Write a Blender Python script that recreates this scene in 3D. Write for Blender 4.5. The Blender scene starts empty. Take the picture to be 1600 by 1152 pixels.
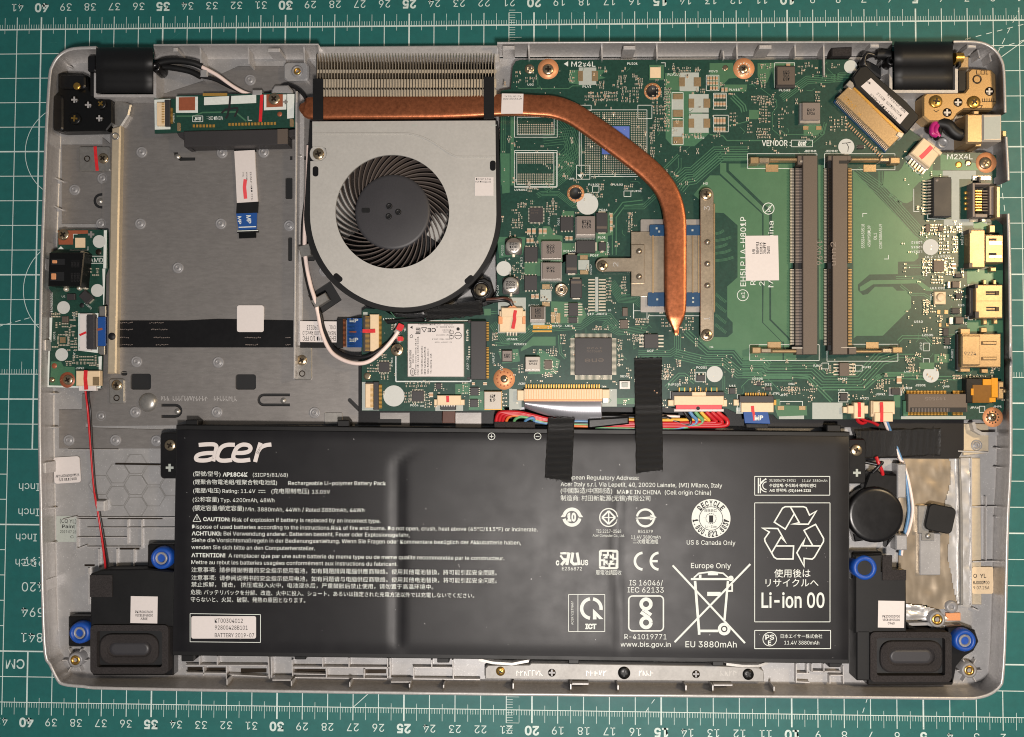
import bpy, math, random
from mathutils import Vector, Matrix
from mathutils.geometry import tessellate_polygon
random.seed(7)
sc = bpy.context.scene
COL = sc.collection
# ---------------------------------------------------------------- camera
CAM_POS = Vector((0.00018, -0.0108, 0.302406))
CAM_ROT = Matrix(((0.99960624, -0.00299034, 0.02790016), (0.00378747, 0.99958486, -0.0285615), (-0.02780317, 0.02865593, 0.99920259)))
cd = bpy.data.cameras.new('camera'); cam = bpy.data.objects.new('camera', cd); COL.objects.link(cam)
cam.matrix_world = Matrix.Translation(CAM_POS) @ CAM_ROT.to_4x4()
cd.sensor_fit = 'HORIZONTAL'; cd.sensor_width = 36.0; cd.lens = 27.0; cd.clip_start = 0.01; cd.clip_end = 50
sc.camera = cam
# ---------------------------------------------------------------- light
wd = bpy.data.worlds.new('World'); sc.world = wd; wd.use_nodes = True
bg = wd.node_tree.nodes['Background']; bg.inputs[0].default_value = (0.90, 0.94, 1.0, 1); bg.inputs[1].default_value = 0.125
def lamp(name, kind, loc, target, power, col, **kw):
    d = bpy.data.lights.new(name, kind); d.energy = power; d.color = col
    for k, v in kw.items(): setattr(d, k, v)
    o = bpy.data.objects.new(name, d); COL.objects.link(o); o.location = loc
    o.rotation_euler = (Vector(target) - Vector(loc)).to_track_quat('-Z', 'Y').to_euler()
lamp('ceiling_lamp', 'AREA', (0.06, -0.175, 0.50), (0.02, -0.02, 0), 3.2, (1.0, 0.925, 0.865), shape='DISK', size=0.06)
lamp('desk_lamp', 'SPOT', (0.40, 0.13, 0.36), (0.15, 0.03, 0), 5.0, (1.0, 0.75, 0.45), spot_size=math.radians(82), spot_blend=1.0, shadow_soft_size=0.035)
sc.view_settings.view_transform = 'Standard'; sc.view_settings.look = 'None'; sc.view_settings.exposure = 0.0; sc.view_settings.gamma = 1.0
sc.cycles.pixel_filter_type = 'BLACKMAN_HARRIS'; sc.cycles.filter_width = 1.05
# ---------------------------------------------------------------- materials
def lin(c):
    return tuple(((x / 255) / 12.92 if x <= 10 else (((x / 255) + 0.055) / 1.055) ** 2.4) for x in c)
def M(name, col, rough=.5, metal=0., var=.12, vs=900, bump=0., bs=3000, stretch=None, spec=.5, wave=None, coat=0., speck=0.):
    m = bpy.data.materials.new(name); m.use_nodes = True; nt = m.node_tree; N = nt.nodes; L = nt.links
    b = N['Principled BSDF']; c = lin(col)
    b.inputs['Roughness'].default_value = rough; b.inputs['Metallic'].default_value = metal
    b.inputs['Specular IOR Level'].default_value = spec; b.inputs['Coat Weight'].default_value = coat
    tc = N.new('ShaderNodeTexCoord'); mp = N.new('ShaderNodeMapping'); L.new(tc.outputs['Object'], mp.inputs[0])
    if stretch: mp.inputs['Scale'].default_value = stretch
    n = N.new('ShaderNodeTexNoise'); n.inputs['Scale'].default_value = vs; n.inputs['Detail'].default_value = 5; n.inputs['Roughness'].default_value = .7
    L.new(mp.outputs[0], n.inputs['Vector'])
    r = N.new('ShaderNodeMapRange'); r.inputs[1].default_value = .3; r.inputs[2].default_value = .7
    r.inputs[3].default_value = 1 - var; r.inputs[4].default_value = 1 + var; L.new(n.outputs[0], r.inputs[0])
    mx = N.new('ShaderNodeMix'); mx.data_type = 'RGBA'; mx.blend_type = 'MULTIPLY'; mx.inputs[0].default_value = 1
    mx.inputs[6].default_value = (*c, 1); L.new(r.outputs[0], mx.inputs[7]); out = mx.outputs[2]
    if speck:
        v = N.new('ShaderNodeTexNoise'); v.inputs['Scale'].default_value = 2600; v.inputs['Detail'].default_value = 1; L.new(tc.outputs['Object'], v.inputs['Vector'])
        r3 = N.new('ShaderNodeMapRange'); r3.inputs[1].default_value = .68; r3.inputs[2].default_value = .76; r3.inputs[3].default_value = 0; r3.inputs[4].default_value = speck; L.new(v.outputs[0], r3.inputs[0])
        m2 = N.new('ShaderNodeMix'); m2.data_type = 'RGBA'; L.new(r3.outputs[0], m2.inputs[0]); L.new(out, m2.inputs[6]); m2.inputs[7].default_value = (.85, .85, .83, 1); out = m2.outputs[2]
    L.new(out, b.inputs['Base Color'])
    n3 = N.new('ShaderNodeTexNoise'); n3.inputs['Scale'].default_value = 120; n3.inputs['Detail'].default_value = 4; L.new(tc.outputs['Object'], n3.inputs['Vector'])
    r2 = N.new('ShaderNodeMapRange'); r2.inputs[1].default_value = .3; r2.inputs[2].default_value = .7; r2.inputs[3].default_value = rough * .93; r2.inputs[4].default_value = min(1, rough * 1.07)
    L.new(n3.outputs[0], r2.inputs[0]); L.new(r2.outputs[0], b.inputs['Roughness'])
    if bump or wave:
        bp = N.new('ShaderNodeBump'); bp.inputs['Strength'].default_value = 1; bp.inputs['Distance'].default_value = bump
        if wave:
            t = N.new('ShaderNodeTexWave'); t.bands_direction = wave[0]; t.inputs['Scale'].default_value = wave[1]; t.inputs['Distortion'].default_value = 1.5
            t.inputs['Detail'].default_value = 2; t.inputs['Detail Scale'].default_value = 2
            L.new(tc.outputs['Object'], t.inputs['Vector'])
        else:
            t = N.new('ShaderNodeTexNoise'); t.inputs['Scale'].default_value = bs; t.inputs['Detail'].default_value = 3; L.new(mp.outputs[0], t.inputs['Vector'])
        L.new(t.outputs[0], bp.inputs['Height']); L.new(bp.outputs[0], b.inputs['Normal'])
    return m
m = {}
m['mat'] = M('mat_vinyl', (22, 90, 87), .55, var=.10, vs=350, bump=2e-5, bs=5000)
m['print'] = M('white_print', (190, 205, 200), .6, var=.12, vs=1500)
m['dull'] = M('dull_bracket', (142, 140, 137), .5, .4, var=.1, vs=900, bump=1e-5, bs=4000)
m['scratch'] = M('mat_scratch', (52, 118, 112), .7)
m['case'] = M('silver_paint', (156, 155, 155), .42, .35, var=.1, vs=160, bump=1.6e-5, bs=7000, speck=.45)
m['rim'] = M('rim_paint', (180, 177, 175), .38, .35, var=.14, vs=900, bump=1.4e-5, bs=6000, speck=.5)
m['plate'] = M('brushed_plate', (144, 140, 137), .42, .64, var=.11, vs=240, stretch=(1, 3.5, 1), bump=9e-6, bs=1800, speck=.1)
m['steel'] = M('stamped_steel', (160, 157, 152), .38, .75, var=.14, vs=700, bump=1.2e-5, bs=4000)
m['tin'] = M('tinned_bracket', (186, 172, 152), .33, .9, var=.14, vs=900, bump=2.2e-5, bs=3500)
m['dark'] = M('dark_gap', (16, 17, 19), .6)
m['black'] = M('black_plastic', (14, 14, 15), .5, var=.2, bump=8e-6, bs=5000, spec=.38)
m['gloss'] = M('gloss_black', (14, 13, 14), .32, var=.25, vs=500, bump=4e-5, bs=260)
m['film'] = M('battery_film', (15, 14, 17), .45, var=.3, vs=4500, bump=1.5e-5, bs=6000, spec=.36)
m['cloth'] = M('cloth_tape', (12, 12, 13), .5, var=.6, vs=2600, bump=2.0e-4, wave=('Y', 700), spec=.6)
m['clothx'] = M('cloth_tape_x', (15, 15, 16), .5, var=.6, vs=2600, bump=2.0e-4, wave=('X', 700), spec=.6)
m['foam'] = M('foam', (46, 43, 43), .9, var=.55, vs=2800, bump=1.2e-4, bs=2600, spec=.2)
m['pcb'] = M('solder_mask', (26, 60, 50), .36, var=.25, vs=900, spec=.5)
m['pour'] = M('solder_mask_over_copper', (70, 108, 80), .38, .1, var=.06, vs=500, bump=5e-6, bs=1500)
m['trace'] = M('mask_over_trace', (66, 108, 82), .36, .1, var=.1)
m['chan'] = M('mask_channel', (18, 62, 48), .36, var=.1)
m['silk'] = M('silkscreen', (205, 210, 205), .6, var=.08)
m['solder'] = M('solder', (226, 216, 196), .3, .55, var=.12, vs=2500)
m['gold'] = M('gold_contact', (220, 172, 88), .32, .7, var=.12, vs=2500)
m['pale'] = M('pale_gold', (170, 146, 112), .4, .7, var=.14, vs=1500, bump=1.6e-5, bs=3000)
m['copper'] = M('copper_pipe', (170, 102, 68), .37, .85, var=.32, vs=650, bump=2.6e-5, bs=2400)
m['cupad'] = M('bare_copper_pad', (216, 150, 104), .4, .2, var=.1, vs=1500)
m['cured'] = M('copper_mask_pad', (150, 84, 58), .45, .2, var=.1)
m['fin'] = M('nickel_fin', (220, 206, 184), .3, .72, var=.12, vs=1500)
m['fancover'] = M('fan_cover', (184, 182, 177), .48, .35, var=.06, vs=900, bump=6e-6, bs=4500)
m['blade'] = M('fan_blade', (86, 78, 74), .38, var=.15, vs=2500, bump=5e-6, bs=4000)
m['hub'] = M('fan_hub', (50, 49, 52), .5, var=.2, vs=3500, bump=1e-5, bs=6000)
m['chip'] = M('chip_epoxy', (48, 46, 47), .5, var=.14, vs=4000, bump=8e-6, bs=6000)
m['coil'] = M('inductor_block', (122, 112, 106), .5, .25, var=.16, vs=4500, bump=8e-6, bs=6000)
m['coild'] = M('dark_inductor', (92, 82, 74), .5, .2, var=.16, vs=4500)
m['coill'] = M('light_inductor', (168, 160, 150), .45, .3, var=.12, vs=4500)
m['alu'] = M('aluminium_can', (205, 198, 190), .3, .8, var=.08)
m['cream'] = M('cream_nylon', (214, 190, 156), .5, var=.06)
m['white'] = M('white_label', (204, 197, 194), .6, var=.03)
m['grey'] = M('grey_label', (160, 166, 160), .55, var=.05)
m['ink'] = M('black_ink', (22, 22, 24), .7)
m['red'] = M('red_marker', (196, 34, 40), .5, var=.2)
m['redw'] = M('red_wire', (178, 26, 34), .38, var=.08)
m['pinkred'] = M('red_pull_tab', (214, 74, 80), .5, var=.08)
m['blackw'] = M('black_wire', (22, 21, 22), .38)
m['whitew'] = M('white_wire', (226, 206, 198), .4, var=.05)
m['yellow'] = M('yellow_wire', (214, 164, 60), .4)
m['orange'] = M('orange_wire', (204, 104, 50), .4)
m['green'] = M('green_wire', (96, 150, 100), .4)
m['bluew'] = M('blue_wire', (86, 128, 168), .4)
m['bluet'] = M('blue_stiffener', (28, 72, 138), .4, var=.06)
m['rubber'] = M('blue_rubber', (16, 68, 152), .46, var=.14, vs=900, bump=1e-5, bs=3000)
m['navy'] = M('navy_insulator', (18, 62, 98), .4, var=.1)
m['kapton'] = M('amber_film', (206, 140, 30), .3, var=.1)
m['kaptond'] = M('amber_film_dark', (120, 80, 26), .3, var=.1)
m['brown'] = M('brown_ribbon', (82, 52, 42), .35, var=.08)
m['ribbon'] = M('silver_ribbon', (150, 150, 156), .34, .6, var=.06)
m['foil'] = M('crinkled_foil', (188, 172, 150), .33, .8, var=.08, vs=90, bump=1e-4, bs=60)
m['foilb'] = M('bright_foil', (212, 210, 208), .34, .7, var=.1, vs=150, bump=2.5e-4, bs=110)
m['beige'] = M('beige_rail', (196, 182, 158), .45, .5, var=.08, vs=600)
m['brass'] = M('brass_insert', (206, 164, 84), .3, .95, var=.1)
m['hingeg'] = M('hinge_gold', (164, 136, 96), .45, .75, var=.16, vs=2500, bump=1.6e-5, bs=4000)
m['hingeb'] = M('hinge_black', (14, 14, 14), .34, .3, var=.2, vs=1500, bump=1.2e-5, bs=3500)
m['violet'] = M('violet_wire', (168, 30, 110), .38)
m['die'] = M('gpu_land_blue', (86, 108, 178), .4, var=.04)
m['screw'] = M('screw_head', (186, 168, 140), .28, .95, var=.1)
m['screwd'] = M('screw_recess', (52, 44, 36), .4, .7)
m['clear'] = M('clear_stake', (132, 131, 132), .4, .1, var=.08)
m['smdb'] = M('tan_capacitor', (176, 140, 108), .45, var=.12)
m['puck'] = M('white_dot', (186, 188, 184), .6, var=.03)
# ---------------------------------------------------------------- geometry helpers (photo pixel + height in mm -> metres)
FX = (0., 0., 1.)
def fr(x, y, s):
    global FX
    FX = (x, y, s)
def Q(u, v): return (FX[0] + FX[2] * u, FX[1] + FX[2] * v)
def W(px, py, z=0.):
    d = CAM_ROT @ Vector(((px - 800) / 1200., (576 - py) / 1200., -1.))
    return CAM_POS + d * ((z * .001 - CAM_POS.z) / d.z)
def S(z): return (302.4 - z) / 1200. * .001
ORG = {}
class MB:
    def __init__(s): s.v = []; s.f = []; s.s = []
    def add(s, vs, fs, smooth=False):
        o = len(s.v); s.v += [tuple(v) for v in vs]; s.f += [tuple(i + o for i in f) for f in fs]; s.s += [smooth] * len(fs)
        return s
    def build(s, name, mt, parent=None, kind=None, label=None, cat=None, group=None, loc=None):
        me = bpy.data.meshes.new(name)
        org = ORG[parent.name] if parent else (Vector(loc) if loc else Vector((0, 0, 0)))
        me.from_pydata([(v[0] - org[0], v[1] - org[1], v[2] - org[2]) for v in s.v], [], s.f)
        me.polygons.foreach_set('use_smooth', s.s)
        me.materials.append(m[mt]); me.update()
        o = bpy.data.objects.new(name, me); COL.objects.link(o)
        if parent: o.parent = parent
        else: o.location = org
        ORG[o.name] = org
        if kind: o['kind'] = kind
        if label: o['label'] = label
        if cat: o['category'] = cat
        if group: o['group'] = group
        return o
def thing(name, label, cat, px, py, z=0, group=None):
    o = bpy.data.objects.new(name, None); COL.objects.link(o); o.empty_display_size = .01
    o.location = W(px, py, z); ORG[o.name] = o.location.copy(); o['label'] = label; o['category'] = cat
    if group: o['group'] = group
    return o
def sarea(p): return sum(p[i][0] * p[(i + 1) % len(p)][1] - p[(i + 1) % len(p)][0] * p[i][1] for i in range(len(p))) / 2
def ccw(p):   # screen y runs down: counter-clockwise seen from above = negative signed area in pixels
    return list(p) if sarea(p) < 0 else list(reversed(p))
SG = 1
def inset(p, d):
    n = len(p); out = []
    for i in range(n):
        a, b, c = p[i - 1], p[i], p[(i + 1) % n]
        e1 = Vector((b[0] - a[0], b[1] - a[1])); e2 = Vector((c[0] - b[0], c[1] - b[1]))
        if e1.length < 1e-9 or e2.length < 1e-9: out.append(b); continue
        e1.normalize(); e2.normalize()
        n1 = Vector((e1.y, -e1.x)); n2 = Vector((e2.y, -e2.x)); k = n1 + n2
        if k.length < 1e-6: k = n1
        k.normalize(); q = max(.35, k.dot(n1)); out.append((b[0] + k.x * d / q * SG, b[1] + k.y * d / q * SG))
    return out
def prism(mb, poly, z0, z1, bev=0., holes=(), smooth=False):
    p = ccw(poly); n = len(p)
    zt = z1 if callable(z1) else (lambda x, y: z1)
    top = [W(x, y, zt(x, y)) for x, y in p]
    if holes:
        loops = [top]; hl = []
        for h in holes:
            h = list(reversed(ccw(h))); hl.append(h); loops.append([W(x, y, zt(x, y)) for x, y in h])
        flat = [v for l in loops for v in l]
        tris = tessellate_polygon([[Vector((v.x * 1000, v.y * 1000, 0)) for v in l] for l in loops])
        fs = []
        for t in tris:
            a, b, c = (flat[i] for i in t)
            fs.append(tuple(t) if (b.x - a.x) * (c.y - a.y) - (b.y - a.y) * (c.x - a.x) > 0 else tuple(reversed(t)))
        mb.add(flat, fs)
        for l in loops:
            k = len(l); lo = [Vector((v.x, v.y, z0 * .001)) for v in l]
            mb.add(l + lo, [(i, i + k, (i + 1) % k + k, (i + 1) % k) for i in range(k)])
        return mb
    lo = [Vector((v.x, v.y, z0 * .001)) for v in top]
    if bev:
        q = inset(p, bev / .25)
        for _ in range(3):
            for i in range(n):
                j = (i + 1) % n
                if (q[j][0] - q[i][0]) * (p[j][0] - p[i][0]) + (q[j][1] - q[i][1]) * (p[j][1] - p[i][1]) < 0: q[i] = q[j] = ((q[i][0] + q[j][0]) / 2, (q[i][1] + q[j][1]) / 2)
        t2 = [W(x, y, zt(x, y)) for x, y in q]
        mid = [Vector((v.x, v.y, v.z - bev * .001)) for v in top]
        mb.add(lo + mid, [(i, (i + 1) % n, (i + 1) % n + n, i + n) for i in range(n)], smooth)
        mb.add(mid + t2, [(i, (i + 1) % n, (i + 1) % n + n, i + n) for i in range(n)], smooth)
        mb.add(t2, [tuple(range(n))])
    else:
        mb.add(lo + top, [(i, (i + 1) % n, (i + 1) % n + n, i + n) for i in range(n)], smooth)
        mb.add(top, [tuple(range(n))])
    return mb
def sheet(mb, poly, z):
    p = ccw(poly); zt = z if callable(z) else (lambda x, y: z)
    return mb.add([W(x, y, zt(x, y)) for x, y in p], [tuple(range(len(p)))])
def rr(x0, y0, x1, y1, r=0, k=4):
    if x0 > x1: x0, x1 = x1, x0
    if y0 > y1: y0, y1 = y1, y0
    if r <= 1.1: return [(x0, y0), (x1, y0), (x1, y1), (x0, y1)]
    o = []
    for cx, cy, a in ((x1 - r, y0 + r, -90), (x1 - r, y1 - r, 0), (x0 + r, y1 - r, 90), (x0 + r, y0 + r, 180)):
        for i in range(k + 1):
            t = math.radians(a + 90 * i / k); o.append((cx + r * math.cos(t), cy + r * math.sin(t)))
    return o
def R(u0, v0, u1, v1, r=0, k=4):          # rectangle in the current frame
    a = Q(u0, v0); b = Q(u1, v1); return rr(a[0], a[1], b[0], b[1], r * FX[2], k)
def P(*uv): return [Q(u, v) for u, v in uv]
def rot(poly, cx, cy, ang):
    c, s = math.cos(math.radians(ang)), math.sin(math.radians(ang))
    return [(cx + (x - cx) * c - (y - cy) * s, cy + (x - cx) * s + (y - cy) * c) for x, y in poly]
def circ(cx, cy, r, n=24, a0=0, a1=360):
    full = abs(a1 - a0) >= 360
    return [(cx + r * math.cos(math.radians(a0 + (a1 - a0) * i / (n if full else n - 1))), cy + r * math.sin(math.radians(a0 + (a1 - a0) * i / (n if full else n - 1)))) for i in range(n)]
def lathe(mb, cx, cy, prof, n=20, smooth=True, cap=True):   # prof: (radius px, z mm) from outside in
    zr = max(z for r, z in prof); c = W(cx, cy, zr); vs = []
    for r, z in prof:
        for i in range(n):
            t = 2 * math.pi * i / n; vs.append((c.x + r * S(zr) * math.cos(t), c.y + r * S(zr) * math.sin(t), z * .001))
    fs = [(a * n + i, a * n + (i + 1) % n, (a + 1) * n + (i + 1) % n, (a + 1) * n + i) for a in range(len(prof) - 1) for i in range(n)]
    mb.add(vs, fs, smooth)
    if cap: mb.add(vs[-n:], [tuple(range(n))])
    return mb
def spline(pts, k=6):
    out = []; n = len(pts)
    for i in range(n - 1):
        p0, p1, p2, p3 = (Vector(pts[max(0, i - 1)]), Vector(pts[i]), Vector(pts[i + 1]), Vector(pts[min(n - 1, i + 2)]))
        for j in range(k):
            t = j / k
            out.append(.5 * ((2 * p1) + (p2 - p0) * t + (2 * p0 - 5 * p1 + 4 * p2 - p3) * t * t + (3 * p1 - p0 - 3 * p2 + p3) * t ** 3))
    out.append(Vector(pts[-1])); return out
def tube(mb, pts, r, n=8, k=6, flat=1.0):   # pts: (px, py, z mm); r in mm
    ps = [W(*p) for p in spline(pts, k)]; rings = []
    for i, p in enumerate(ps):
        d = (ps[min(i + 1, len(ps) - 1)] - ps[max(i - 1, 0)]).normalized()
        sd = Vector((d.y, -d.x, 0)); sd = sd.normalized() if sd.length > 1e-6 else Vector((1, 0, 0)); up = sd.cross(d)
        if up.z < 0: up = -up; sd = -sd
        for j in range(n):
            t = 2 * math.pi * j / n; rings.append(p + sd * (r * .001 * math.cos(t)) + up * (r * .001 * flat * math.sin(t)))
    L = len(ps)
    mb.add(rings, [(a * n + i, a * n + (i + 1) % n, (a + 1) * n + (i + 1) % n, (a + 1) * n + i) for a in range(L - 1) for i in range(n)], True)
    mb.add(rings[:n], [tuple(range(n))]); mb.add(rings[-n:], [tuple(range(n))])
    return mb
def offs(pts, d):
    out = []; n = len(pts)
    for i, b in enumerate(pts):
        a = pts[i - 1] if i else None; c = pts[i + 1] if i < n - 1 else None
        ns = []
        for p, q in ((a, b), (b, c)):
            if p is None or q is None: continue
            e = Vector((q[0] - p[0], q[1] - p[1]))
            if e.length > 1e-9: e.normalize(); ns.append(Vector((-e.y, e.x)))
        k = sum(ns, Vector((0, 0))); k.normalize(); c_ = max(.4, k.dot(ns[0])); out.append((b[0] + k.x * d / c_, b[1] + k.y * d / c_))
    return out
def line(mb, pts, w, z, close=False):
    zt = z if callable(z) else (lambda x, y: z)
    pts = list(pts)
    if callable(z) and not close:
        q = [pts[0]]
        for a, b in zip(pts, pts[1:]):
            k = max(1, int(math.dist(a, b) / 9)); q += [(a[0] + (b[0] - a[0]) * i / k, a[1] + (b[1] - a[1]) * i / k) for i in range(1, k + 1)]
        pts = q
    if close:
        for i in range(len(pts)): line(mb, [pts[i], pts[(i + 1) % len(pts)]], w, z)
        return mb
    a = offs(pts, w / 2); b = offs(pts, -w / 2); n = len(a)
    vs = [W(x, y, zt(x, y)) for x, y in a + b]
    fs = []
    for i in range(n - 1):
        q = (i, i + 1, n + i + 1, n + i); A, B, C = vs[q[0]], vs[q[1]], vs[q[2]]
        fs.append(q if (B.x - A.x) * (C.y - A.y) - (B.y - A.y) * (C.x - A.x) > 0 else tuple(reversed(q)))
    return mb.add(vs, fs)
def slab(mb, pts, w, z0, z1):      # thick strip along a polyline
    a = offs(pts, w / 2); b = offs(pts, -w / 2); return prism(mb, a + b[::-1], z0, z1)
_tc = {}
try: FONT = bpy.data.fonts.load(bpy.utils.system_resource('DATAFILES', path='fonts') + '/Inter.woff2')
except Exception: FONT = None
def glyphs(s, bold, shear):
    k = (s, bold, shear)
    if k not in _tc:
        c = bpy.data.curves.new('t', 'FONT'); c.body = s; c.size = 1
        if FONT and all(ord(ch) < 0x2000 for ch in s): c.font = FONT
        c.offset = bold; c.shear = shear; c.resolution_u = 2 if len(s) > 6 else 4
        o = bpy.data.objects.new('t', c); COL.objects.link(o)
        me = o.to_mesh(); vs = [tuple(v.co) for v in me.vertices]; fs = [tuple(p.vertices) for p in me.polygons]
        o.to_mesh_clear(); bpy.data.objects.remove(o); bpy.data.curves.remove(c); _tc[k] = (vs, fs)
    return _tc[k]
def capk(s, bold):
    if not FONT or any(ord(ch) >= 0x2000 for ch in s): return .727
    return max(v[1] for v in glyphs('H', 0., 0.)[0])
def text(mb, s, x0, y0, x1, y1, h, z, bold=0., shear=0.):   # baseline start -> end in px, capital height in px
    vs, fs = glyphs(s, bold, shear)
    if not vs: return mb
    zt = z if callable(z) else (lambda x, y: z); ck = capk(s, bold)
    a = min(v[0] for v in vs); b = max(v[0] for v in vs); L = math.hypot(x1 - x0, y1 - y0); dx, dy = (x1 - x0) / L, (y1 - y0) / L
    out = []
    for v in vs:
        t = (v[0] - a) / (b - a) * L; q = v[1] / ck * h
        x = x0 + dx * t + dy * q; y = y0 + dy * t - dx * q; out.append(W(x, y, zt(x, y)))
    return mb.add(out, fs)
def T(mb, s, u0, v0, u1, v1, h, z, **k):
    a = Q(u0, v0); b = Q(u1, v1); return text(mb, s, a[0], a[1], b[0], b[1], h * FX[2], z, **k)
def screw(cx, cy, r, z, parent, mt='screw', rc='screwd', name='screw', n=20):
    b = lathe(MB(), cx, cy, [(r, z), (r, z + .35), (r * .86, z + .6), (r * .3, z + .75), (0.02 * r, z + .76)], n, cap=False); k0 = len(b.f)
    a = random.uniform(0, 90)
    for k in (0, 90): sheet(b, rot(rr(cx - r * .52, cy - r * .14, cx + r * .52, cy + r * .14), cx, cy, a + k), z + .79 + k * .0004)
    sheet(b, circ(cx, cy, r * .22, 10), z + .85)
    o = b.build(name, mt, parent); o.data.materials.append(m[rc])
    for p in list(o.data.polygons)[k0:]: p.material_index = 1
    return o
# ---------------------------------------------------------------- cutting mat (grid in centimetres: X grows to the left, Y down)
def G(X, Y): return (20 - X, 13.5 - Y)
def gsheet(mb, X0, Y0, X1, Y1, z=.06):
    x0, x1 = sorted((20 - X0, 20 - X1)); y0, y1 = sorted((13.5 - Y0, 13.5 - Y1))
    mb.add([(x * .01, y * .01, z * .001) for x, y in ((x0, y0), (x1, y0), (x1, y1), (x0, y1))], [(0, 1, 2, 3)])
def gtext(mb, s, X, Y, wd, h, bold=0.):   # turned half a turn, centred at X, baseline Y (letters hang down the picture)
    vs, fs = glyphs(s, bold, 0.); a = min(v[0] for v in vs); b = max(v[0] for v in vs); k = h / capk(s, bold); cx = (a + b) / 2
    x0, y0 = G(X, Y)
    mb.add([((x0 - (v[0] - cx) * k) * .01, (y0 - v[1] * k) * .01, .00006) for v in vs], fs)
mat_o = bpy.data.objects.new('cutting_mat', None); COL.objects.link(mat_o); ORG['cutting_mat'] = Vector((0, 0, 0))
mat_o['label'] = 'green self healing cutting mat with white centimetre grid under the open laptop'; mat_o['category'] = 'cutting mat'
MB().add([(x, y, z) for z in (-.003, 0) for x, y in ((-.31, -.2), (.31, -.2), (.31, .2), (-.31, .2))],
         [(4, 5, 6, 7), (0, 1, 5, 4), (1, 2, 6, 5), (2, 3, 7, 6), (3, 0, 4, 7), (3, 2, 1, 0)]).build('mat_sheet', 'mat', mat_o)
g = MB(); tk = MB(); nm = MB()
for X in range(-1, 46):
    w = .030 if X % 5 == 0 else .017
    if X == 40: gsheet(g, X - w, -.5, X + w, 17); gsheet(g, X - w, 25, X + w, 27.5)
    elif X == 2: gsheet(g, X - w, -.5, X + w, 14); gsheet(g, X - w, 26, X + w, 27.5)
    else: gsheet(g, X - w, -.5, X + w, 27.5, .07)
for Y in range(0, 28):
    w = .028 if Y % 5 == 0 else .016
    if 18 <= Y <= 24 and Y != 20: gsheet(g, 45, Y - w, 41, Y + w, .08); gsheet(g, 40.5 if Y == 20 else 36, Y - w, 2 if Y == 24 else -1, Y + w, .08)
    else: gsheet(g, 45, Y - w, -1, Y + w, .08)
for k in range(-10, 451):
    X = k / 10
    if k % 10 == 0: continue
    l = .48 if k % 5 == 0 else .2
    gsheet(tk, X - .009, -l, X + .009, .18 if k % 5 == 0 else 0, .09)
    gsheet(tk, X - .009, 27 - (.18 if k % 5 == 0 else 0), X + .009, 27 + l, .09)
    if not 19 < X < 36 and k > 0: gsheet(tk, X - .009, 14 - (.5 if k % 5 == 0 else .2), X + .009, 14, .09)
for k in range(-6, 285):
    if k % 10: gsheet(tk, 21, k / 10 - .009, 21 - (.5 if k % 5 == 0 else .25), k / 10 + .009, .1)
for X in range(0, 45):
    b = .03 if X % 5 == 0 else 0.
    gtext(nm, str(X), X, -1.06, None, .30 + b, b); gtext(nm, str(X), X, 27.62, None, .30 + b, b)
for Y, s in ((18, '3 Inch'), (19, '4 Inch'), (20, '5 Inch'), (21, '6 Inch')): gtext(nm, s, 39.9 + .08 * (Y > 19), Y + .36, None, .30, .0)
for Y, s in ((22, '297'), (23, '420'), (24, '594'), (25, '841')): gtext(nm, s, 39.85, Y - .72, None, .36, .0)
gtext(nm, 'CM', 40.5, 25.32, None, .36, .01)
def gline(pts, w=.014, dash=None):
    pts = [G(*p) for p in pts]
    for a, b in zip(pts, pts[1:]):
        L = math.dist(a, b); dx, dy = (b[0] - a[0]) / L, (b[1] - a[1]) / L; t = 0
        while t < L:
            e = min(L, t + (dash[0] if dash else L))
            g.add([((a[0] + dx * q + dy * s) * .01, (a[1] + dy * q - dx * s) * .01, .0001) for q, s in ((t, w), (e, w), (e, -w), (t, -w))], [(0, 1, 2, 3)])
            t = e + (dash[1] if dash else 1)
gline([(2.6, 2.1), (-1, -.5)]); gline([(3.9, .95), (-1, -.3)], dash=(.22, .2)); gline([(3.0, 1.5), (-1, .2)], dash=(.22, .2)); gline([(1.6, 8), (2.3, 2.2), (1, -.4)], dash=(.25, .22))
gline([(27, 27), (25.9, 26)]); gline([(15.6, 27), (14.9, 26.0)], dash=(.2, .2)); gline([(7.3, 26.9), (7.0, 26)], dash=(.2, .2)); gline([(41.9, 12.2), (40.1, 11.7)], dash=(.22, .16))
gline([(38.6 + 1.95 * math.cos(t * .1), 5.0 + 1.95 * math.sin(t * .1)) for t in range(-12, 13)]); gline([(38.4 + 2.1 * math.cos(t * .1), 10.6 + 2.1 * math.sin(t * .1)) for t in range(-9, 10)])
sc_ = MB(); g0 = g; g = sc_; rd = random.Random(9)
for k in range(46):
    X, Y = rd.choice(((rd.uniform(38.5, 42), rd.uniform(0, 27)), (rd.uniform(0, 42), rd.uniform(-1, .9)), (rd.uniform(0, 42), rd.uniform(25.8, 28)), (rd.uniform(-.5, 2.5), rd.uniform(0, 27)))); a = rd.uniform(0, 6.28); l = rd.uniform(.2, 1.6)
    gline([(X, Y), (X + l * math.cos(a), Y + l * math.sin(a)), (X + l * math.cos(a) * 1.6, Y + l * math.sin(a + .15) * 1.6)], .0035)
g = g0; sc_.build('knife_marks', 'scratch', mat_o, kind='stuff')
g.build('grid_lines', 'print', mat_o); tk.build('ruler_ticks', 'print', mat_o); nm.build('numerals', 'print', mat_o)
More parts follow.
